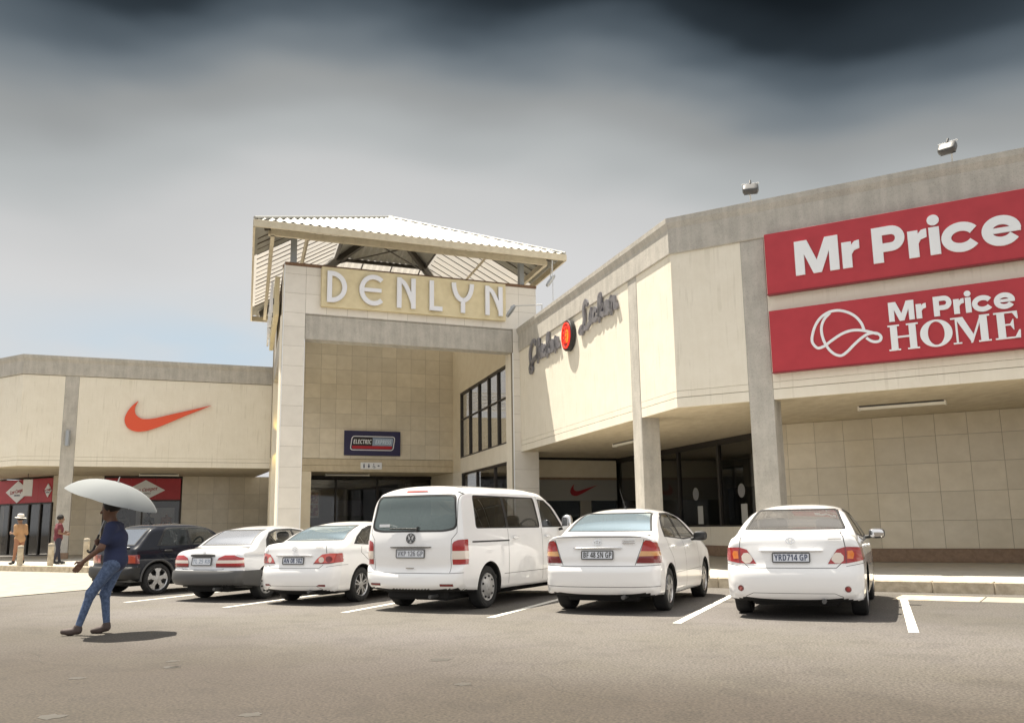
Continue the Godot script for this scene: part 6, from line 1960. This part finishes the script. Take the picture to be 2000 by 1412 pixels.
func black_hatchback(x: float, z: float, heading: float, k: float) -> void:
	var o := car_root("parked_car", "black hatchback with big silver alloy wheels, farthest left of the row", x, z, heading, k)
	var W := 0.812
	var out := [[0.42, 0.25, 0.05], [0.58, 0.29, 0.10], [0.665, 0.36, 0.12], [0.675, 0.46, 0.12], [0.66, 0.535, 0.12], [0.60, 0.56, 0.12], [0.595, 0.70, 0.12], [0.585, 0.86, 0.11], [0.555, 0.925, 0.08], [0.50, 0.955, 0.06], [0.30, 1.13, 0.05], [0.08, 1.325, 0.05], [-0.02, 1.372, 0.07], [-0.3, 1.40, 0.10], [-0.7, 1.41, 0.10], [-1.1, 1.39, 0.10], [-1.32, 1.335, 0.08], [-1.6, 1.14, 0.06], [-1.86, 0.965, 0.08], [-2.2, 0.92, 0.12], [-2.7, 0.86, 0.12], [-2.98, 0.79, 0.12], [-3.04, 0.65, 0.12], [-3.08, 0.45, 0.14], [-3.04, 0.30, 0.12], [-2.9, 0.22, 0.05], [-2.2, 0.20, 0.04], [-1.2, 0.20, 0.04], [0.1, 0.21, 0.04]]
	var prof := [[0.15, 0.95], [0.32, 0.985], [0.50, 1.0], [0.66, 0.997], [0.80, 0.98], [0.90, 0.955], [0.98, 0.92], [1.15, 0.845], [1.30, 0.775], [1.42, 0.69]]
	var plan := [[-3.1, 0.95], [-2.5, 0.985], [-1.8, 1.0], [-0.3, 1.0], [0.7, 0.98]]
	var b := shell(out, W, prof, plan, [-2.5, 0.1, 0.58])
	glaze(b, o, "rear_window", v2([-0.60, 0.985, 0.60, 0.985, 0.53, 1.325, -0.53, 1.325]), [v2([-0.57, 1.0, 0.57, 1.0, 0.50, 1.31, -0.50, 1.31])], false, func(c: Vector3, n: Vector3) -> bool: return n.z > 0.3 and c.y > 0.95 and c.z > -0.3, mats.glass_hatch)
	glaze(b, o, "windscreen", v2([-0.66, 0.99, 0.66, 0.99, 0.53, 1.33, -0.53, 1.33]), [v2([-0.63, 1.0, 0.63, 1.0, 0.51, 1.315, -0.51, 1.315])], false, func(c: Vector3, n: Vector3) -> bool: return n.z < -0.4 and c.y > 0.95, mats.glass_car)
	for s: float in [-1.0, 1.0]:
		glaze(b, o, "side_window", v2([0.02, 0.965, -0.20, 1.30, -0.28, 1.33, -1.05, 1.34, -1.25, 1.29, -1.65, 0.965]), [v2([-0.06, 0.985, -0.24, 1.285, -0.30, 1.312, -0.70, 1.318, -0.72, 0.982]), v2([-0.77, 0.982, -0.75, 1.318, -1.03, 1.318, -1.21, 1.27, -1.58, 0.982])], true, at_side(s, 0.35), mats.glass_tint)
		gap(b, o, v2([-0.02, 0.94, -0.10, 0.80, -0.32, 0.62, -0.36, 0.3]), true, at_side(s))
		gap(b, o, v2([-0.74, 0.95, -0.74, 0.28]), true, at_side(s))
		var L := func(a: Array) -> PackedVector2Array: return v2(a) if s > 0 else mirrored(v2(a))
		lens(b, o, "tail_light", L.call([0.34, 0.625, 0.34, 0.80, 0.80, 0.80, 0.80, 0.625]), mats.dark_lens, func(c: Vector3, n: Vector3) -> bool: return c.z > 0.42 and n.z > 0.05, [["indicator_lens", L.call([0.50, 0.64, 0.50, 0.785, 0.78, 0.785, 0.78, 0.64]), mats.orange_lens], ["reverse_lens", L.call([0.37, 0.64, 0.37, 0.72, 0.48, 0.72, 0.48, 0.64]), mats.pink_lens]])
		# rubber flare over the rear and front wheels
		for zc: float in [0.0, -2.40]:
			part("arch_trim", one(func(m: MB) -> void: m.lathe(PackedVector2Array([Vector2(0.36, -0.06), Vector2(0.355, 0.0), Vector2(0.375, 0.012), Vector2(0.395, 0.004), Vector2(0.40, -0.06)]), 24, Transform3D(Basis(Vector3.BACK, -PI / 2 * s), Vector3(s * (W + 0.002), 0.31, zc)), (PI / 2 if s > 0 else -PI / 2) - 0.1, (PI / 2 if s > 0 else -PI / 2) + PI + 0.1)), mats.grey_trim, o)
	var low := b.cut(v2([-2, 0.33, 2, 0.33, 2, 0.548, -2, 0.548]), false, func(c: Vector3, _n: Vector3) -> bool: return c.z > 0.40)
	part("bumper", low.mesh(0.015), mats.black_trim, o)
	part("hatch_lip", one(func(m: MB) -> void: m.blob(Vector3(0, 0.945, 0.535), Vector3(0.60, 0.016, 0.05), 4.0)), mats.silver_car, o)
	number_plate(o, "", Transform3D(Basis(Vector3.RIGHT, -0.05), Vector3(0.05, 0.72, 0.612)), 0.44, 0.12)
	for s: float in [-1.0, 1.0]: mirror(o, s * 0.90, 0.99, -1.45, mats.black_trim, Vector3(0.09, 0.06, 0.05), mats.mirror)
	handles(o, [Vector3(0.80, 0.86, -0.22), Vector3(0.805, 0.85, -0.95)], mats.black_trim)
	part("aerial", one(func(m: MB) -> void: m.rod(Vector3(0, 1.40, -0.3), Vector3(0, 1.50, -0.22), 0.012, 0.006)), mats.black_trim, o)
	cabin(o, W, 0.26, [[-0.25, [-0.34, 0.34], 0.28], [-1.0, [-0.34, 0.34], 0.24]], 0.99, -1.55, [])
	finish(b, o, mats.black_car, W, 0.305, 2.40, -2.75, 0.45, "big", 0.045, 0.0)


func cars() -> void:
	mats.mirror = plain(grey(0.8), 0.03, 1.0)
	mats.glass_dark = plain(grey(0.04), 0.1, 0.3)
	mats.glass_rear = pane(Color(0.50, 0.49, 0.48), 0.45, 0.03, 0.35)
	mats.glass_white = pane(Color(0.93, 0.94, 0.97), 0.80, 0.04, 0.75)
	mats.glass_van = pane(Color(0.42, 0.47, 0.47), 0.62, 0.03, 0.30)
	mats.glass_van_side = pane(Color(0.055, 0.06, 0.05), 0.62)
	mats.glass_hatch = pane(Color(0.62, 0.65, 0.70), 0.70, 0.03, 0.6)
	mats.orange_lens = paint(lin(0.42, 0.05, 0.015), 1.0, 0.25)
	newer_sedan("white sedan with round bumper reflectors, nearest the camera on the right", 3.72, -12.25, 22.6, 0.955, true)
	older_sedan(1.41, -13.24, 22.4, 0.951)
	passenger_van(-1.09, -14.05, 27.0, 0.907)
	newer_sedan("white sedan with pinkish clear tail lights, tucked in left of the van", -3.165, -15.5, 24.5, 0.875, false)
	silver_sedan(-4.95, -16.45, 24.0, 0.895)
	black_hatchback(-7.35, -18.13, 37.0, 0.93)


# ---------------------------------------------------------------- people
# A smooth skin over tapered bones [a, b, ra, rb]: a distance field meshed as surface nets.
func flesh(bones: Array, cell: float, k := 0.04) -> MB:
	var lo := Vector3(1e9, 1e9, 1e9)
	var hi := -lo
	for b: Array in bones:
		var r := Vector3.ONE * (maxf(b[2], b[3]) + cell * 3 + k)
		lo = lo.min((b[0] as Vector3).min(b[1]) - r)
		hi = hi.max((b[0] as Vector3).max(b[1]) + r)
	var n := Vector3i(((hi - lo) / cell).ceil()) + Vector3i.ONE
	var f := PackedFloat32Array()
	f.resize(n.x * n.y * n.z)
	f.fill(1.0)
	for b: Array in bones:
		var a: Vector3 = b[0]; var c: Vector3 = b[1]; var ra: float = b[2]; var rb: float = b[3]
		var m := maxf(ra, rb) + cell * 2 + k
		var i0 := Vector3i(((a.min(c) - Vector3.ONE * m - lo) / cell).floor()).clamp(Vector3i.ZERO, n - Vector3i.ONE)
		var i1 := Vector3i(((a.max(c) + Vector3.ONE * m - lo) / cell).ceil()).clamp(Vector3i.ZERO, n - Vector3i.ONE)
		var ac := c - a
		var l2 := maxf(1e-9, ac.length_squared())
		for z in range(i0.z, i1.z + 1):
			for y in range(i0.y, i1.y + 1):
				for x in range(i0.x, i1.x + 1):
					var p := lo + Vector3(x, y, z) * cell
					var t := clampf((p - a).dot(ac) / l2, 0.0, 1.0)
					var d := (p - a - ac * t).length() - lerpf(ra, rb, t)
					var id := (z * n.y + y) * n.x + x
					var e := f[id]
					var h := maxf(k - absf(d - e), 0.0) / k
					f[id] = minf(d, e) - h * h * k * 0.25
	var verts := {}
	var out := MB.new()
	var corner := [Vector3i(0, 0, 0), Vector3i(1, 0, 0), Vector3i(0, 1, 0), Vector3i(1, 1, 0), Vector3i(0, 0, 1), Vector3i(1, 0, 1), Vector3i(0, 1, 1), Vector3i(1, 1, 1)]
	var edges := [[0, 1], [2, 3], [4, 5], [6, 7], [0, 2], [1, 3], [4, 6], [5, 7], [0, 4], [1, 5], [2, 6], [3, 7]]
	for z in n.z - 1:
		for y in n.y - 1:
			for x in n.x - 1:
				var v: Array[float] = []
				var neg := 0
				for q: Vector3i in corner:
					var w := f[((z + q.z) * n.y + y + q.y) * n.x + x + q.x]
					v.append(w)
					if w < 0: neg += 1
				if neg == 0 or neg == 8: continue
				var s := Vector3.ZERO
				var cnt := 0
				for e: Array in edges:
					var va := v[e[0]]; var vb := v[e[1]]
					if (va < 0) != (vb < 0):
						s += Vector3(corner[e[0]]).lerp(Vector3(corner[e[1]]), va / (va - vb))
						cnt += 1
				var g := Vector3(v[1] + v[3] + v[5] + v[7] - v[0] - v[2] - v[4] - v[6], v[2] + v[3] + v[6] + v[7] - v[0] - v[1] - v[4] - v[5], v[4] + v[5] + v[6] + v[7] - v[0] - v[1] - v[2] - v[3]).normalized()
				verts[Vector3i(x, y, z)] = [lo + (Vector3(x, y, z) + s / cnt) * cell, g]
	for key: Vector3i in verts:
		var base := f[(key.z * n.y + key.y) * n.x + key.x]
		for ax in 3:
			var st := Vector3i.ZERO
			st[ax] = 1
			var o := key + st
			if o.x >= n.x or o.y >= n.y or o.z >= n.z: continue
			if (base < 0) == (f[(o.z * n.y + o.y) * n.x + o.x] < 0): continue
			var u := Vector3i.ZERO; u[(ax + 1) % 3] = 1
			var w := Vector3i.ZERO; w[(ax + 2) % 3] = 1
			if not (verts.has(key - u) and verts.has(key - w) and verts.has(key - u - w)): continue
			var A: Array = verts[key]; var B: Array = verts[key - u]; var C: Array = verts[key - u - w]; var D: Array = verts[key - w]
			out.t(A[0], B[0], C[0], A[1], B[1], C[1])
			out.t(A[0], C[0], D[0], A[1], C[1], D[1])
	return out


func hand_bones(wrist: Vector3, dir: Vector3, palm: Vector3, thumb_side: Vector3, curl: float) -> Array:
	var o := []
	var len := 0.085
	o.append([wrist, wrist + dir * 0.03, 0.024, 0.026])
	for i in 4:
		var off := thumb_side * (0.028 - 0.0185 * i)
		var k := wrist + dir * (len - 0.004 * absi(i - 1)) + off
		o.append([wrist + dir * 0.02 + off * 0.7, k, 0.014, 0.011])
		var l := [0.036, 0.040, 0.037, 0.029][i] as float
		var a := k
		var ang := curl * 0.55
		for j in 3:
			var d := dir * cos(ang) + palm * sin(ang)
			var b: Vector3 = a + d * l * [1.0, 0.72, 0.58][j]
			o.append([a, b, 0.0095 - 0.0008 * j, 0.0088 - 0.0008 * j])
			a = b
			ang += curl
	var t := wrist + dir * 0.022 + thumb_side * 0.024
	var t1 := t + (dir * 0.6 + thumb_side * 0.7 + palm * 0.3).normalized() * 0.042
	var t2 := t1 + (dir * 0.8 + thumb_side * 0.15 + palm * 0.6 * curl).normalized() * 0.032
	o.append([t, t1, 0.014, 0.0115])
	o.append([t1, t2, 0.011, 0.009])
	return o


# joints: see the callers; forward is -z, up is y
func person(label: String, xf: Transform3D, j: Dictionary, look: Dictionary) -> Node3D:
	var o := thing("person", label, "person", xf)
	var skin: Material = look.skin
	var hips: Vector3 = j.hips
	var chest: Vector3 = j.chest
	var neck: Vector3 = j.neck
	var head: Vector3 = j.head
	var b := []
	# head with face, neck, arms: the skin; the trunk lies under the clothes
	var hf: Vector3 = j.get("gaze", Vector3.FORWARD)
	var hr := hf.cross(Vector3.UP).normalized()
	b.append([head + Vector3.UP * 0.025 - hf * 0.012, head + Vector3.UP * 0.02 + hf * 0.012, 0.088, 0.086])
	b.append([head - Vector3.UP * 0.06 + hf * 0.035, head - Vector3.UP * 0.085 + hf * 0.05, 0.055, 0.038])
	b.append([neck - Vector3.UP * 0.05, head - Vector3.UP * 0.05, 0.056, 0.052])
	b.append([neck - Vector3.UP * 0.06, chest, 0.06, 0.10])
	b.append([chest, hips, 0.10, 0.105])
	for s in 2:
		var sh: Vector3 = j.shoulder[s]; var el: Vector3 = j.elbow[s]; var wr: Vector3 = j.wrist[s]
		b.append([neck - Vector3.UP * 0.07, sh, 0.05, 0.046])
		b.append([sh, el, 0.045, 0.036])
		b.append([el, wr, 0.035, 0.024])
	var legs := []
	for s in 2:
		var hp: Vector3 = hips + Vector3(-0.085 if s == 0 else 0.085, -0.02, 0)
		var kn: Vector3 = j.knee[s]; var an: Vector3 = j.ankle[s]
		legs.append([hp, kn, 0.088, 0.056])
		legs.append([kn, an, 0.054, 0.038])
		b.append([hp, kn, 0.075, 0.048])
		b.append([kn, an, 0.046, 0.034])
	var body := flesh(b, 0.013, 0.035)
	var fb := []
	# nose, ears, brow, lips at their own finer grid
	fb.append([head + hf * 0.088 + Vector3.UP * 0.012, head + hf * 0.108 - Vector3.UP * 0.022, 0.010, 0.015])
	for s: float in [-1.0, 1.0]:
		fb.append([head + hr * s * 0.086 + Vector3.UP * 0.02 - hf * 0.01, head + hr * s * 0.086 - Vector3.UP * 0.025, 0.016, 0.011])
		fb.append([head + hf * 0.082 + hr * s * 0.035 + Vector3.UP * 0.030, head + hf * 0.088 + hr * s * 0.012 + Vector3.UP * 0.030, 0.010, 0.010])
	fb.append([head + hf * 0.082 - Vector3.UP * 0.052 + hr * 0.018, head + hf * 0.082 - Vector3.UP * 0.052 - hr * 0.018, 0.011, 0.011])
	var face := flesh(fb, 0.005, 0.01)
	body.p.append_array(face.p); body.n.append_array(face.n)
	for s in 2:
		var wr: Vector3 = j.wrist[s]
		var d: Vector3 = j.hand[s]
		var pl: Vector3 = j.palm[s]
		var hb := flesh(hand_bones(wr, d, pl, j.thumb[s], j.curl[s]), 0.0042, 0.008)
		body.p.append_array(hb.p); body.n.append_array(hb.n)
	part("body", body.mesh(), skin, o)
	for s: float in [-1.0, 1.0]:
		part("eye", one(func(m: MB) -> void: m.blob(head + hf * 0.083 + hr * s * 0.032 + Vector3.UP * 0.008, Vector3(0.012, 0.008, 0.010), 2.0, Basis.IDENTITY, 10, 8)), mats.eye, o)
	# hair
	var hair := []
	for i in 7:
		var a := PI * i / 6
		hair.append([head + Vector3.UP * 0.055 - hf * 0.015, head + Vector3.UP * 0.04 - hf * (0.05 * sin(a)) + hr * 0.05 * cos(a), 0.078, 0.062])
	if look.get("long_hair", false): hair.append([head - hf * 0.05, head - hf * 0.08 - Vector3.UP * 0.12, 0.07, 0.045])
	part("hair", flesh(hair, 0.012, 0.03).mesh(), mats.hair, o)
	if look.has("hat"):
		var hat := MB.new()
		hat.lathe(PackedVector2Array([Vector2(0.17, 0.0), Vector2(0.175, 0.008), Vector2(0.105, 0.03), Vector2(0.098, 0.11), Vector2(0.06, 0.135), Vector2(0, 0.14)]), 22, Transform3D(Basis(Vector3.RIGHT, 0.1), head + Vector3.UP * 0.055))
		part("hat", hat.mesh(), look.hat, o)
	# top
	var top := []
	top.append([chest + hr * 0.08, chest - hr * 0.08, 0.118, 0.118])
	top.append([neck - Vector3.UP * 0.075, chest, 0.075, 0.12])
	top.append([chest, hips + Vector3.UP * 0.03, 0.125, 0.125])
	top.append([hips + hr * 0.06, hips - hr * 0.06, 0.12, 0.12])
	for s in 2:
		var sh: Vector3 = j.shoulder[s]; var el: Vector3 = j.elbow[s]
		top.append([neck - Vector3.UP * 0.08, sh, 0.064, 0.062])
		top.append([sh, sh.lerp(el, look.get("sleeve", 0.6)), 0.062, 0.052])
	part("top", flesh(top, 0.014, 0.05).mesh(), look.top, o)
	# trousers and shoes
	legs.append([hips + hr * 0.06, hips - hr * 0.06, 0.115, 0.115])
	part("trousers", flesh(legs, 0.014, 0.035).mesh(), look.trousers, o)
	for s in 2:
		var an: Vector3 = j.ankle[s]
		var toe: Vector3 = j.toe[s]
		part("shoe", flesh([[an + Vector3.DOWN * 0.035, an.lerp(toe, 0.55) + Vector3.DOWN * 0.025, 0.042, 0.038], [an.lerp(toe, 0.5) + Vector3.DOWN * 0.025, toe, 0.040, 0.030], [an, an + Vector3.DOWN * 0.03, 0.045, 0.045]], 0.009, 0.02).mesh(), look.shoe, o)
	return o


func people() -> void:
	mats.eye = plain(grey(0.03), 0.2)
	mats.hair = plain(lin(0.012, 0.010, 0.009), 0.8)
	var brown := plain(lin(0.13, 0.065, 0.04), 0.55)
	var tan_skin := plain(lin(0.20, 0.11, 0.07), 0.55)
	mats.denim = rough_map(noise_image(128, 301, 0.08, 3, lin(0.055, 0.085, 0.16), lin(0.12, 0.17, 0.28), 1.5), 0.5, Color.WHITE, 0.9)
	var navy := plain(lin(0.022, 0.030, 0.075), 0.9)
	# walking to the left under the umbrella
	var xf := Transform3D(Basis(Vector3.UP, PI / 2 + 0.15), Vector3(-4.75, 0, -11.05))
	var j := {
		"hips": Vector3(0, 0.83, 0.02), "chest": Vector3(0, 1.10, 0.0), "neck": Vector3(0, 1.30, -0.03), "head": Vector3(0, 1.43, -0.07), "gaze": Vector3(0, -0.12, -1).normalized(),
		"shoulder": [Vector3(-0.165, 1.22, -0.01), Vector3(0.165, 1.22, -0.02)],
		"elbow": [Vector3(-0.225, 0.99, -0.09), Vector3(0.235, 1.00, 0.02)],
		"wrist": [Vector3(-0.20, 0.83, -0.29), Vector3(0.17, 1.03, -0.16)],
		"hand": [Vector3(0.1, -0.75, -0.6).normalized(), Vector3(-0.35, 0.25, -0.9).normalized()],
		"palm": [Vector3(0.95, 0.2, -0.1).normalized(), Vector3(-0.9, 0.0, 0.42).normalized()],
		"thumb": [Vector3(0.0, 0.62, -0.78).normalized(), Vector3(0.05, 0.97, 0.24).normalized()],
		"curl": [0.35, 1.05],
		"knee": [Vector3(-0.085, 0.47, -0.21), Vector3(0.085, 0.45, -0.10)],
		"ankle": [Vector3(-0.08, 0.09, -0.33), Vector3(0.08, 0.10, -0.06)],
		"toe": [Vector3(-0.085, 0.045, -0.49), Vector3(0.085, 0.03, -0.21)],
	}
	person("person in blue jeans and a navy top walking under a grey umbrella", xf, j, {"skin": brown, "top": navy, "trousers": mats.denim, "shoe": plain(lin(0.07, 0.05, 0.045), 0.7), "sleeve": 0.7})
	# the umbrella in the right hand
	var grip := xf * Vector3(0.135, 1.055, -0.25)
	var crown := grip + Vector3(0.30, 0.95, 0.02).normalized() * 0.74
	var up := (crown - grip).normalized()
	var side := up.cross(Vector3.FORWARD).normalized()
	var u := thing("umbrella", "open silver grey umbrella held over the walking person", "umbrella", Transform3D(Basis(side, up, side.cross(up)), grip))
	var l := grip.distance_to(crown)
	part("shaft", one(func(m: MB) -> void: m.rod(Vector3(0, -0.02, 0), Vector3(0, l + 0.05, 0), 0.006, 0.006)), mats.zinc, u)
	part("handle", one(func(m: MB) -> void: m.tube(PackedVector3Array([Vector3(0, 0.09, 0), Vector3(0, -0.10, 0), Vector3(0.015, -0.13, 0), Vector3(0.045, -0.14, 0), Vector3(0.07, -0.12, 0)]), 0.013, 10)), mats.black_trim, u)
	part("tip", one(func(m: MB) -> void: m.rod(Vector3(0, l, 0), Vector3(0, l + 0.07, 0), 0.01, 0.004)), mats.zinc, u)
	mats.canopy = plain(lin(0.215, 0.23, 0.235), 0.85)
	mats.canopy.backlight_enabled = true
	mats.canopy.backlight = Color(0.35, 0.35, 0.35)
	var R := 0.565
	var at_ring := func(q: float, a: float, edge: float) -> Vector3:
		# q from 0 at the crown to 1 at the rim; edge sags between the ribs
		var r := R * sin(q * 1.12) / sin(1.12) * (1.0 - 0.045 * q * edge)
		return Vector3(cos(a) * r, l - 0.21 * (1.0 - cos(q * 1.12)) / (1.0 - cos(1.12)) - 0.012 * q * edge, sin(a) * r)
	for k in 8:
		var m := MB.new()
		for i in 8:
			for s in 6:
				var a0 := TAU * (k + float(s) / 6) / 8
				var a1 := TAU * (k + float(s + 1) / 6) / 8
				var e0 := sin(PI * s / 6.0)
				var e1 := sin(PI * (s + 1) / 6.0)
				var A: Vector3 = at_ring.call(i / 8.0, a0, e0)
				var B: Vector3 = at_ring.call(i / 8.0, a1, e1)
				var C: Vector3 = at_ring.call((i + 1) / 8.0, a1, e1)
				var D: Vector3 = at_ring.call((i + 1) / 8.0, a0, e0)
				var mid := Vector3(0, l - 0.62, 0)
				m.t(A, B, C, (A - mid).normalized(), (B - mid).normalized(), (C - mid).normalized())
				m.t(A, C, D, (A - mid).normalized(), (C - mid).normalized(), (D - mid).normalized())
		part("canopy_panel", m.mesh(), mats.canopy, u)
		var a := TAU * k / 8
		var rib := PackedVector3Array()
		for i in 9: rib.append(at_ring.call(i / 8.0, a, 0.0) + Vector3(0, -0.006, 0))
		part("rib", one(func(q: MB) -> void: q.tube(rib, 0.003, 5)), mats.zinc, u)
		part("stretcher", one(func(q: MB) -> void: q.rod(Vector3(0, l - 0.30, 0), at_ring.call(0.5, a, 0.0), 0.0025, 0.0025, 5)), mats.zinc, u)
	# two people before the far left shop
	var stand := {
		"hips": Vector3(0, 0.80, 0), "chest": Vector3(0, 1.08, -0.01), "neck": Vector3(0, 1.28, -0.02), "head": Vector3(0, 1.41, -0.04),
		"shoulder": [Vector3(-0.17, 1.20, 0), Vector3(0.17, 1.20, 0)], "elbow": [Vector3(-0.22, 0.97, 0.03), Vector3(0.22, 0.97, 0.02)],
		"wrist": [Vector3(-0.17, 0.98, -0.20), Vector3(0.17, 0.92, -0.20)], "hand": [Vector3(0.3, 0.1, -0.95).normalized(), Vector3(-0.3, 0.1, -0.95).normalized()],
		"palm": [Vector3(0.9, 0, 0.3).normalized(), Vector3(-0.9, 0, 0.3).normalized()], "thumb": [Vector3.UP, Vector3.UP], "curl": [0.6, 0.6],
		"knee": [Vector3(-0.09, 0.44, -0.05), Vector3(0.09, 0.44, 0.0)], "ankle": [Vector3(-0.09, 0.10, -0.10), Vector3(0.09, 0.10, 0.10)],
		"toe": [Vector3(-0.10, 0.035, -0.26), Vector3(0.10, 0.035, -0.06)],
	}
	person("person in tan clothes and a pale brimmed hat by the leftmost bollard", Transform3D(Basis(Vector3.UP, 1.2), Vector3(-15.85, WALK, -29.75)), stand, {"skin": tan_skin, "top": plain(lin(0.42, 0.25, 0.13), 0.9), "trousers": plain(lin(0.30, 0.15, 0.09), 0.9), "shoe": mats.black_trim, "hat": plain(lin(0.70, 0.66, 0.60), 0.9), "sleeve": 1.0})
	person("dark haired person in a maroon top between two bollards", Transform3D(Basis(Vector3.UP, -0.9), Vector3(-14.55, WALK, -29.6)), stand, {"skin": tan_skin, "top": plain(lin(0.14, 0.03, 0.04), 0.9), "trousers": plain(lin(0.03, 0.03, 0.045), 0.9), "shoe": mats.black_trim, "sleeve": 0.4})
	# dress forms in the display window
	var f := frame(LEFT, UT)
	for k in 3:
		var o := thing("mannequin", ["black mannequin bust with a round head in the middle of the display window", "small brown dress form at the right of the display window", "dark mannequin at the left of the display window"][k], "mannequin", f * at([4.95, 5.72, 3.9][k], 0.45, -7.1), "mannequins in the display window")
		var m: Material = [mats.black_trim, plain(lin(0.28, 0.12, 0.05), 0.7), plain(grey(0.06), 0.8)][k]
		part("stand", one(func(q: MB) -> void: q.lathe(PackedVector2Array([Vector2(0.15, 0), Vector2(0.15, 0.015), Vector2(0.02, 0.03), Vector2(0.02, 0.75)]), 14)), mats.zinc, o)
		var bones := [[Vector3(0, 0.75, 0), Vector3(0, 1.05, 0), 0.13, 0.12], [Vector3(-0.09, 1.25, 0), Vector3(0.09, 1.25, 0), 0.10, 0.10], [Vector3(-0.17, 1.30, 0), Vector3(0.17, 1.30, 0), 0.06, 0.06], [Vector3(0, 1.3, 0), Vector3(0, 1.45, 0), 0.06, 0.05], [Vector3(-0.18, 1.28, 0), Vector3(-0.22, 1.0, 0), 0.055, 0.045], [Vector3(0.18, 1.28, 0), Vector3(0.22, 1.0, 0), 0.055, 0.045]]
		if k != 1: bones.append([Vector3(0, 1.58, 0), Vector3(0, 1.62, 0), 0.10, 0.10])
		part("torso", flesh(bones, 0.02, 0.05).mesh(), m, o)
	var bp := part("back_panel", boxed(-0.95, 0.75, 1.0, 2.25, -0.03, 0.0, 0.01), plain(lin(0.60, 0.60, 0.57), 0.8), self, f * at(5.35, 0, -7.6))
	tag(bp, "white display panel behind the mannequins in the window", "panel")


func _ready() -> void:
	make_light()
	make_materials()
	make_ground()
	right_wing()
	tower()
	left_wing()
	signs()
	small_fixtures()
	cars()
	people()
